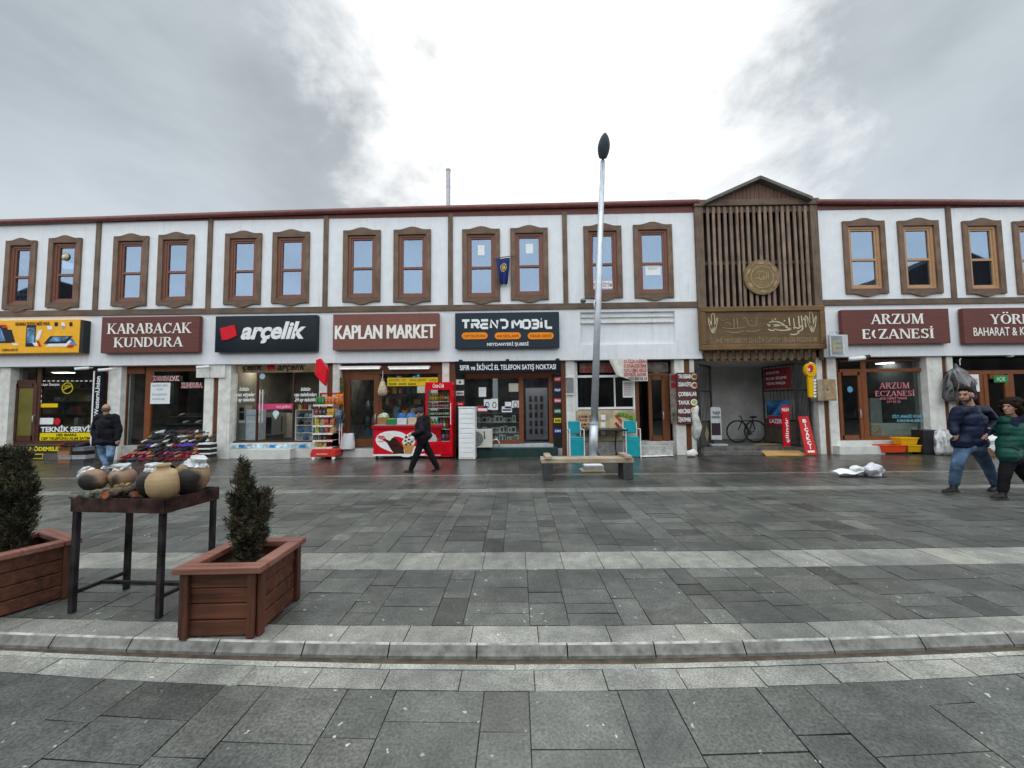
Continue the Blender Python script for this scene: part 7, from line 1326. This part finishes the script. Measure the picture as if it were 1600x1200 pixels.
def clay(name, c1, c2, burn):
    m, t, bs, o = newmat(name); tcn = nd(t, 'ShaderNodeTexCoord'); nz = nd(t, 'ShaderNodeTexNoise', i_Scale=7.0, i_Detail=5.0); t.links.new(tcn.outputs['Object'], nz.inputs['Vector'])
    c = mixc(t, sstep(t, nz.outputs[0], .3, .7), c1, c2); n2 = nd(t, 'ShaderNodeTexNoise', i_Scale=3.2, i_Detail=3.0); t.links.new(tcn.outputs['Object'], n2.inputs['Vector'])
    c = mixc(t, sstep(t, n2.outputs[0], .62-burn, .74-burn), c, (.014, .011, .009)); t.links.new(c, bs.inputs['Base Color']); bs.inputs['Roughness'].default_value = .62
    wv = nd(t, 'ShaderNodeTexWave', i_Scale=9.0, i_Distortion=1.5, i_Detail=2.0); wv.bands_direction = 'Z'; t.links.new(tcn.outputs['Object'], wv.inputs['Vector']); n6 = nd(t, 'ShaderNodeTexNoise', i_Scale=45.0, i_Detail=3.0); t.links.new(tcn.outputs['Object'], n6.inputs['Vector']); bp = nd(t, 'ShaderNodeBump', i_Strength=.16, i_Distance=.005); t.links.new(mth(t, 'ADD', mth(t, 'MULTIPLY', wv.outputs['Fac'], .5), n6.outputs[0]), bp.inputs['Height']); t.links.new(bp.outputs[0], bs.inputs['Normal']); return m
FOIL = pm('foil', (.58, .59, .60), .42, metal=.35, var=.22, scale=24)
def pot(lab, u, v, Y, r_, hgt, m, tilt=(0, 0), foil=True, rim=.42):
    c = at(u, v, Y); R = Matrix.Rotation(tilt[0], 4, 'Y') @ Matrix.Rotation(tilt[1], 4, 'X')
    prof = [(.001, -.5), (.45, -.5), (.72, -.40), (.93, -.2), (1.0, 0), (.95, .17), (.77, .32), (.54, .405), (rim, .445), (rim*.96, .52), (rim*1.12, .57), (rim*1.08, .60), (rim*.88, .59), (rim*.80, .50), (.5, .3), (.3, -.2)]
    r = thing('clay_pot', lab, 'pot', (c.x, Y, c.z)); b = MB(); b.lathe([(a*r_, z*hgt) for a, z in prof], c, 28, R.to_3x3().to_4x4())
    lo = min(v_.z for v_ in b.v); dz = ts+.001-lo if lo < ts+.001 else 0
    b.v = [v_+Vector((0, 0, dz))+Vector((mnoise.noise(v_*11), mnoise.noise(v_*11+Vector((5, 0, 0))), .5*mnoise.noise(v_*11+Vector((0, 5, 0)))))*.007 for v_ in b.v]; b.build('pot_body', m, r, smooth=True)
    if foil:
        b = MB(); pf = [(.60, .34), (.64, .40), (.56, .47), (rim*1.08, .50), (rim*1.25, .585), (rim*1.2, .63), (rim*.9, .645), (.001, .64)]; b.lathe([(a*r_, z*hgt) for a, z in pf[::1]], c, 26, R.to_3x3().to_4x4()); b.f = b.f[:-2]; b.mi = b.mi[:-2]
        for i, v_ in enumerate(b.v): q_ = v_*38; v_ += Vector((mnoise.noise(q_), mnoise.noise(q_+Vector((4, 4, 0))), mnoise.noise(q_+Vector((0, 9, 9)))))*(.016 if i < 26*4 else .006) + Vector((0, 0, dz))
        b.build('foil_lid', FOIL, r)
    return r
pot('clay pot with foil lid leaning left at the left end of the pot table', 145, 750, 3.16, .085, .18, clay('clay_a', (.19, .105, .055), (.30, .19, .11), .14), (-.75, .0))
pot('upright clay pot with white foil lid behind the logs', 191, 746, 3.26, .088, .18, clay('clay_b', (.22, .13, .08), (.32, .20, .13), .05), (0, .05), rim=.52)
pot('soot black clay pot with foil lid half hidden by the open pot', 238, 757, 3.14, .10, .23, clay('clay_c', (.030, .018, .014), (.065, .038, .028), .15), (.12, 0), rim=.5)
pot('open beige clay pot with round mouth at the front of the table', 256.5, 757, 3.03, .115, .25, clay('clay_d', (.33, .22, .105), (.43, .30, .165), -.10), (0, .08), foil=False, rim=.37)
pot('large blackened clay pot with foil lid leaning right', 299, 750, 3.17, .128, .275, clay('clay_e', (.22, .13, .06), (.36, .235, .125), .16), (.36, .0), rim=.36)
pot('dark brown clay pot at the back of the pot table', 263, 738, 3.33, .075, .12, clay('clay_f', (.05, .035, .022), (.09, .06, .04), .0), (.9, .3), foil=False)
BARK = pm('bark', (.085, .066, .048), .9, var=.75, scale=22, bump=1.0, stretch=(1, 1, 1)); CUT = pm('cut_wood', (.20, .06, .025), .7, var=.3, scale=20)
def log(lab, p, q_, r0, r1, seed, mat=BARK):
    p, q_ = Vector(p), Vector(q_); r = thing('log', lab, 'log', p); b = MB(); n = 9; b.tube([p.lerp(q_, k/n)+Vector((0, 0, .008*math.sin(k*2+seed))) for k in range(n+1)], [r0+(r1-r0)*k/n for k in range(n+1)], 14, cap=False)
    for v_ in b.v: v_ += Vector((mnoise.noise(v_*26), mnoise.noise(v_*26+Vector((3, 0, 0))), mnoise.noise(v_*26+Vector((0, 5, 0)))))*.010
    bark = [v_.copy() for v_ in b.v]; b.build('bark', mat, r, smooth=True); b = MB(); b.add(bark[:14], [tuple(range(14))[::-1]]); b.add(bark[-14:], [tuple(range(14))]); b.build('cut_end', CUT, r)
a, c = at(113, 772, 2.99), at(166, 768, 3.03); log('lichen covered log lying along the front left of the tray', (a.x, 2.99, ts+.040), (c.x, 3.03, ts+.045), .030, .040, 1, pm('lichen_bark', (.10, .10, .075), .9, var=.8, scale=26, bump=1.0))
a, c = at(169, 776, 2.95), at(217, 752, 3.14); log('brown log with reddish cut end pointing out over the front of the tray', (a.x, 2.93, a.z+.012), (c.x, 3.16, ts+.082), .036, .030, 2)
a, c = at(196, 768, 3.06), at(222, 764, 3.1); log('short dark log lying in the middle of the tray', (a.x, 3.1, ts+.03), (c.x, 3.05, ts+.03), .028, .026, 3)
b = MB(); c = at(180, 757, 3.1); rr = random.Random(8)
for k in range(70):
    p = Vector((c.x+rr.gauss(0, .045), 3.12+rr.gauss(0, .03), ts+.035+rr.random()*.075*math.exp(-((k % 9)-4)**2/12))); d = Vector((rr.gauss(0, 1), rr.gauss(0, 1), rr.gauss(0, .5))).normalized()*.02; e = d.cross(Vector((0, 0, 1))).normalized()*.012; b.m = k % 3; f_ = Vector((0, 0, .01)); b.add([p-d-e, p+d-e, p+d+e, p-d+e, p-d-e-f_, p+d-e-f_, p+d+e-f_, p-d+e-f_], [(0,1,2,3),(7,6,5,4),(0,4,5,1),(1,5,6,2),(2,6,7,3),(3,7,4,0)])
tag(b.build('bark_chips', [pm('chip_brown', (.17, .10, .05), .8, var=.4), pm('chip_moss', (.28, .21, .035), .8, var=.4), pm('chip_grey', (.20, .17, .12), .8, var=.4)]), 'heap of bark chips and yellow moss on the pot table', 'bark')['kind'] = 'stuff'
# ================================================================== people
SKIN = pm('skin', (.40, .225, .16), .55, var=.10, scale=10)
def remesh(o, vs, smooth=4, disp=0.0, dscale=.12):
    m = o.modifiers.new('remesh', 'REMESH'); m.mode = 'VOXEL'; m.voxel_size = vs; m.use_smooth_shade = True
    s = o.modifiers.new('smooth', 'SMOOTH'); s.iterations = smooth; s.factor = .5
    if disp:
        tx = bpy.data.textures.new('wrinkles', 'CLOUDS'); tx.noise_scale = dscale; tx.noise_depth = 3; d = o.modifiers.new('wrinkles', 'DISPLACE'); d.texture = tx; d.strength = disp; d.texture_coords = 'LOCAL'; d.mid_level = .5
    return o
def headpose(c, yaw, pitch=0.0, roll=0.0): return Matrix.Translation(c) @ Matrix.Rotation(yaw, 4, 'Z') @ Matrix.Rotation(-pitch, 4, 'Y') @ Matrix.Rotation(roll, 4, 'X')
def hand(b, w, d, up, s=1.0):
    """palm, four unequal curled fingers and a thumb from the side; w wrist, d pointing, up back of the hand"""
    d = Vector(d).normalized(); up = (Vector(up) - d*Vector(up).dot(d)).normalized(); sd = d.cross(up)
    pal = w + d*.05*s; M3 = Matrix((d, sd, up)).transposed().to_4x4(); b.ell(pal, .052*s, .040*s, .018*s, 12, M3); b.cap(w-d*.03*s, .026*s, w+d*.02*s, .026*s)
    for k, (o, L_) in enumerate(((-.030, .062), (-.010, .074), (.010, .070), (.028, .055))):
        k0 = w + d*.088*s + sd*o*s; k1 = k0 + (d*.72-up*.55)*L_*.5*s; k2 = k1 + (d*.15-up*.9)*L_*.45*s; b.cap(k0-d*.015*s, .0095*s, k1, .009*s, 8); b.cap(k1, .009*s, k2, .0078*s, 8)
    t0 = w + d*.03*s - sd*.034*s; t1 = t0 + (d*.7-sd*.6-up*.2)*.035*s; t2 = t1 + (d*.85-up*.35)*.032*s; b.cap(t0, .013*s, t1, .011*s, 8); b.cap(t1, .011*s, t2, .0085*s, 8)
def person(lab, Y0, J, head, cl, s=1.0):
    """J: joints as (u, v, dY) photo points near the plane y = Y0; head: (u, v, dY, yaw, pitch); cl: clothing materials and extras"""
    P = {k: at(q_[0], q_[1], Y0+q_[2]) for k, q_ in J.items()}; base = Vector(((P['ankL'].x+P['ankR'].x)/2, Y0, 0)); r = thing('person', lab, 'person', base); hc = at(head[0], head[1], Y0+head[2]); H = headpose(hc, head[3], head[4]); hs = cl.get('hs', 1.0)
    q = lambda x, y, z: H @ Vector((x*hs, y*hs, z*hs)); R = H.to_3x3().to_4x4()
    b = MB(); b.ell(q(-.012, 0, .025), .098*hs, .079*hs, .108*hs, 18, R); b.ell(q(.028, 0, -.035), .066*hs, .060*hs, .092*hs, 16, R); b.ell(q(.055, 0, -.095), .036*hs, .038*hs, .032*hs, 12, R)
    b.cap(q(.088, 0, .012), .010*hs, q(.113, 0, -.032), .0155*hs, 10); b.ell(q(.080, 0, .032), .020*hs, .048*hs, .011*hs, 10, R); b.ell(q(.090, 0, -.066), .011*hs, .026*hs, .011*hs, 10, R); [b.ell(q(-.012, sy*.079, -.012), .020*hs, .010*hs, .033*hs, 10, R) for sy in (-1, 1)]; [b.ell(q(.062, sy*.034, -.028), .026*hs, .022*hs, .024*hs, 10, R) for sy in (-1, 1)]
    nb = (P['shL']+P['shR'])/2; b.cap(q(-.025, 0, -.06), .056*hs, nb+Vector((0, 0, .0)), .062*s)
    b.cap(nb-Vector((0, 0, .04)), .10*s, (P['hipL']+P['hipR'])/2, .11*s); b.cap(P['shL'], .05*s, P['shR'], .05*s)
    for sd in 'LR':
        b.cap(P['sh'+sd], .048*s, P['elb'+sd], .040*s); b.cap(P['elb'+sd], .038*s, P['wri'+sd], .026*s); b.cap(P['hip'+sd], .075*s, P['kne'+sd], .05*s); b.cap(P['kne'+sd], .048*s, P['ank'+sd], .036*s)
        dd = cl.get('hand'+sd) or (P['wri'+sd]-P['elb'+sd]); hand(b, P['wri'+sd], dd, cl.get('up'+sd, (0, -1, .3)), s)
    remesh(b.build('body', SKIN, r), .0065, 3)
    for sy in (-1, 1): b = MB(); b.ell(q(.0875, sy*.033, .010), .009*hs, .014*hs, .007*hs, 8, R); b.build('eye', BLACK, r, smooth=True)
    # trousers
    b = MB(); hm = (P['hipL']+P['hipR'])/2; b.cap(P['hipL']+Vector((0, 0, .09*s)), .115*s, P['hipR']+Vector((0, 0, .09*s)), .115*s); b.cap(P['hipL'], .125*s, P['hipR'], .125*s)
    for sd in 'LR': b.cap(P['hip'+sd], .100*s*cl.get('tw', 1), P['kne'+sd], .080*s*cl.get('tw', 1)); b.cap(P['kne'+sd], .079*s*cl.get('tw', 1), P['ank'+sd]+Vector((0, 0, .01)), .064*s*cl.get('tw', 1))
    remesh(b.build('trousers', cl['trousers'], r), .012, 3, .018, .07)
    for sd in 'LR':
        a, t, h_ = P['ank'+sd], P['toe'+sd], P['hel'+sd]; b = MB(); d = (t-h_); d = d.normalized(); b.cap(h_+Vector((0, 0, .038*s)), .040*s, h_.lerp(t, .45)+Vector((0, 0, .038*s)), .045*s); b.cap(h_.lerp(t, .4)+Vector((0, 0, .035*s)), .043*s, t-d*.03*s+Vector((0, 0, .026*s)), .032*s); b.cap(h_+d*.04*s+Vector((0, 0, .05*s)), .046*s, a, .050*s)
        o = remesh(b.build('shoe', cl['shoe'], r), .010, 2)
        b = MB(); nrm = d.cross(Vector((0, 0, 1))).normalized()*.044*s; z_ = Vector((0, 0, .022*s)); c = [h_-d*.038*s-nrm, t-nrm*.7, t+nrm*.7, h_-d*.038*s+nrm]; b.add(c+[v_+z_ for v_ in c], [(3,2,1,0),(4,5,6,7),(0,1,5,4),(1,2,6,5),(2,3,7,6),(3,0,4,7)]); b.build('sole', cl.get('sole', SOLE), r, bev=.008)
    # jacket
    b = MB(); k = cl.get('bulk', 1.0); ch = nb.lerp(hm, .28); bl = cl.get('belly', Vector((0, 0, 0))); hem = hm + Vector((0, 0, cl.get('hem', .04)))
    sw = (P['shR']-P['shL']).normalized()*.07*s
    b.cap(P['shL'], .085*s*k, P['shR'], .085*s*k)
    for q0, q1 in ((ch-sw, ch+sw),): b.cap(q0, .155*s*k, q1, .155*s*k)
    mid = nb.lerp(hm, .6)+bl; b.cap(ch, .17*s*k, mid, .185*s*k); b.cap(mid-sw*.9, .165*s*k, mid+sw*.9, .165*s*k); he = hm+Vector((0, 0, .10*s+cl.get('hem', .0))); b.cap(mid-sw*.9, .16*s*k, he-sw*.9, .15*s*k); b.cap(mid+sw*.9, .16*s*k, he+sw*.9, .15*s*k); b.ell(hm+Vector((0, 0, .07*s+cl.get('hem', .0))), .225*s*k, .185*s*k, .12*s, 20); hv = P['hipR']-P['hipL']; b.cap(P['hipL']-hv*.15+Vector((0, 0, .05*s+cl.get('hem', .0))), .135*s, P['hipR']+hv*.15+Vector((0, 0, .05*s+cl.get('hem', .0))), .135*s); b.cap(nb+Vector((0, 0, .045*s)), .075*s, nb-Vector((0, 0, .03)), .11*s*k)
    for sd in 'LR': b.cap(P['sh'+sd], .088*s*k, P['elb'+sd], .072*s*k); b.cap(P['elb'+sd], .072*s*k, P['elb'+sd].lerp(P['wri'+sd], .93), .055*s*k)
    remesh(b.build('jacket', cl['jacket'], r), .013, 4, cl.get('fold', .03), .10)
    return r, q, R, P
def quilt(name, c, freq=11.0):
    m = pm(name, c, .42, var=.25, scale=5, spec=.12); t = m.node_tree; bs = t.nodes['Principled BSDF']; tcn = nd(t, 'ShaderNodeTexCoord'); w = nd(t, 'ShaderNodeTexWave', i_Scale=freq/6.28*1.0, i_Distortion=1.2, i_Detail=1.5); w.bands_direction = 'Z'; t.links.new(tcn.outputs['Object'], w.inputs['Vector']); bp = nd(t, 'ShaderNodeBump', i_Strength=.22, i_Distance=.03); t.links.new(w.outputs['Fac'], bp.inputs['Height']); t.links.new(bp.outputs[0], bs.inputs['Normal']); return m
JEANS = pm('blue_jeans', (.075, .125, .20), .85, spec=.06, var=.35, scale=7, bump=.2); PJEANS = pm('pale_jeans', (.16, .25, .40), .85, var=.3, scale=7, bump=.2); BTR = pm('black_trousers', (.012, .012, .015), .85, spec=.06); BSH = pm('black_shoe', (.014, .013, .013), .45)
HAIR = pm('black_hair', (.010, .008, .007), .55, spec=.06, var=.4, scale=40, bump=.5)
# man walking left, dark jacket and knitted cap
r, q, R, P = person('person in a dark jacket and knitted cap walking left past the drinks fridge', 9.0, dict(shL=(656.5,656,-.16), shR=(666,653.5,.14), elbL=(659,673,-.26), elbR=(668,671,.24), wriL=(645.5,678.5,-.24), wriR=(651,681,.20), hipL=(659,689,-.08), hipR=(661,688,.08), kneL=(650.5,712,-.09), kneR=(673.5,711,.09), ankL=(642.5,733,-.10), ankR=(683,730.5,.12), toeL=(630.5,738.6,-.13), helL=(644,739.6,-.10), toeR=(674.5,738.2,.12), helR=(686.5,734.5,.12)),
    (654.8, 645.8, 0, math.pi*.98, -.42), dict(trousers=BTR, shoe=BSH, jacket=pm('black_jacket', (.016, .015, .020), .55, spec=.06, var=.3, scale=6), bulk=1.05, hem=.05, handL=Vector((-.9, -.1, -.25)), hs=1.0), .98)
b = MB(); b.ell(q(-.014, 0, .050), .110, .092, .085, 18, R); b.ell(q(-.03, 0, .018), .098, .090, .060, 16, R); remesh(b.build('knitted_cap', pm('cap_wool', (.030, .032, .040), .9, bump=.4, scale=60), r), .008, 3)
b = MB(); c = P['wriL']; b.ell(c+Vector((-.01, -.02, -.10)), .05, .03, .07, 10); b.build('carried_bag', pm('bag_white', (.66, .66, .64), .5, var=.2), r, smooth=True)
# man and woman on the right
r, q, R, P = person('person in a navy quilted jacket and blue jeans walking with hands in pockets', 6.62, dict(shL=(1497,642,-.05), shR=(1538,641,.05), elbL=(1489,664,-.02), elbR=(1555,661,.02), wriL=(1491,677,-.10), wriR=(1541,678,-.14), hipL=(1506,698,-.03), hipR=(1525,698,.05), kneL=(1496,724,-.12), kneR=(1541,724,.16), ankL=(1490.5,756,-.02), ankR=(1555.5,757,.22), toeL=(1474,770.5,-.10), helL=(1493,769,-.02), toeR=(1546,768,.14), helR=(1559,765,.24)),
    (1509, 617.5, -.02, math.pi*1.10, -.05), dict(trousers=JEANS, shoe=BSH, jacket=quilt('navy_quilt', (.012, .017, .040), 21), bulk=.98, hem=.02, fold=.02, tw=1.0, hs=1.06, handL=Vector((.3, 0, -.8)), handR=Vector((-.6, -.2, -.3))), 1.04)
hs = 1.06; qq = lambda x, y, z: q(x, y, z)
b = MB(); b.ell(qq(-.022, 0, .058), .100*hs, .084*hs, .088*hs, 16, R); b.ell(qq(-.06, 0, .01), .066*hs, .082*hs, .085*hs, 16, R); b.ell(qq(.035, 0, .105), .05*hs, .06*hs, .025*hs, 12, R); remesh(b.build('hair', HAIR, r), .008, 2, .012, .02)
b = MB(); b.ell(qq(.050, 0, -.082), .046*hs, .052*hs, .038*hs, 14, R); [b.ell(qq(.028, sy*.054, -.05), .028*hs, .014*hs, .045*hs, 10, R) for sy in (-1, 1)]; b.ell(qq(.097, 0, -.052), .010*hs, .026*hs, .006*hs, 8, R); remesh(b.build('beard', pm('beard_hair', (.035, .022, .016), .7, var=.3, scale=40), r), .007, 2)
[b.add([], []) for _ in ()]; b = MB(); [b.ell(qq(.088, sy*.034, .030), .010*hs, .022*hs, .005*hs, 8, R) for sy in (-1, 1)]; b.build('eyebrow', HAIR, r, smooth=True)
r, q, R, P = person('person in a dark green jacket with curly dark hair at the right edge', 6.30, dict(shL=(1570,657,.04), shR=(1597,657,.04), elbL=(1562,678,.36), elbR=(1606,680,.14), wriL=(1545,670,.20), wriR=(1602,698,-.05), hipL=(1577,716,-.07), hipR=(1588,716,.07), kneL=(1570,742,-.10), kneR=(1597,738,.12), ankL=(1567,767,-.10), ankR=(1612,757,.16), toeL=(1550,778.5,-.14), helL=(1570,779.5,-.10), toeR=(1606,766,.14), helR=(1621,762,.16)),
    (1578.5, 636, 0, math.pi*1.06, .02), dict(trousers=BTR, shoe=BSH, jacket=quilt('green_quilt', (.010, .055, .043), 22), bulk=.98, hem=.0, fold=.02, hs=.97, handL=Vector((-.8, .3, .1))), .93)
b = MB(); rr = random.Random(6); b.ell(q(-.04, 0, .055), .125, .115, .105, 16, R); b.ell(q(-.09, 0, -.03), .105, .12, .12, 16, R)
for k in range(70):
    a, e = rr.uniform(-2.4, 2.4)+math.pi, rr.uniform(-.7, 1.4); b.ell(q(-.05+.125*math.cos(a)*math.cos(e), .125*math.sin(a)*math.cos(e), .02+.125*math.sin(e)), .034, .034, .034, 8)
remesh(b.build('hair', pm('brown_black_hair', (.018, .012, .010), .6, spec=.06, var=.5, scale=40, bump=.5), r), .009, 1, .02, .015)
b = MB(); nb = (P['shL']+P['shR'])/2; b.cap(nb+Vector((-.09, -.05, -.02)), .055, nb+Vector((.06, -.06, .04)), .06); b.cap(nb+Vector((-.09, -.07, .0)), .05, nb+Vector((-.11, -.10, -.30)), .05); remesh(b.build('scarf', pm('navy_scarf', (.018, .022, .045), .9, spec=.06), r), .012, 2, .02, .05)
# man at the left, seen from behind
r, q, R, P = person('person in a black jacket and pale jeans walking away past the shoe boxes', 9.85, dict(shL=(155,652,0), shR=(179,652,0), elbL=(147,671,.0), elbR=(185.5,671,.0), wriL=(149,687,-.08), wriR=(183,687,-.08), hipL=(159,693,0), hipR=(174,693,0), kneL=(160,710,.08), kneR=(172.5,711,-.1), ankL=(166,725,.0), ankR=(171,726,.18), toeL=(158,733,-.08), helL=(168,731,.06), toeR=(172,731.5,.28), helR=(174,731.5,.12)),
    (166, 639.5, 0, math.pi*.72, -.05), dict(trousers=PJEANS, shoe=pm('white_sneaker', (.66, .66, .66), .5, var=.2, scale=20), sole=WHITE, jacket=pm('black_coat', (.012, .012, .017), .6, spec=.06, var=.3, scale=6), bulk=1.12, hem=-.02, hs=1.0), 1.0)
b = MB(); b.ell(q(-.055, 0, -.005), .065, .083, .07, 14, R); remesh(b.build('hair', pm('grey_hair', (.12, .085, .065), .8, var=.3, scale=40), r), .008, 2)
# ================================================================== the far side of the square, mirrored in the shop glass
def opposite(lab, x0, x1, y, h, gable):
    r = thing('opposite_building', lab, 'building', ((x0+x1)/2, y, 0)); b = MB(); b.box(x0, x1, y-8, y, 0, h); b.build('wall', pm('far_plaster', (.09, .08, .07), .85, var=.15, streak=.3), r)
    b = MB(); xm = (x0+x1)/2; b.prism([(x0-.5, h), (x1+.5, h), (xm, h+gable)], y-8.3, y+.5); b.build('roof', pm('far_roof', (.055, .042, .04), .8), r)
    n = int((x1-x0)/3)
    for k in range(n):
        for z in (.6, 4.0):
            b = MB(); xx = x0+1.2+3*k; b.box(xx, xx+1.4, y, y+.04, z, z+1.9); b.build('window', pm('far_glass', (.03, .035, .04), .15), r)
opposite('pale two storey building with dark roof across the square, mirrored in the glass', -34, -3, -15, 7.2, 1.2); opposite('pale gabled building further left across the square, mirrored in the left windows', -60, -35, -15, 10.5, 4.5); opposite('long low building at the far left across the square, mirrored in the repair shop', -95, -61, -15, 7.2, 1.2)
opposite('tall building with dark gable across the square, mirrored in the right windows', 30, 54, -13, 10.5, 5.5); opposite('long low building at the far right across the square, mirrored in the last window', 55, 95, -14, 7.0, 1.5)
opposite('low building across the square, mirrored behind the lamp pole', -2, 29, -16, 6.8, 1.2)
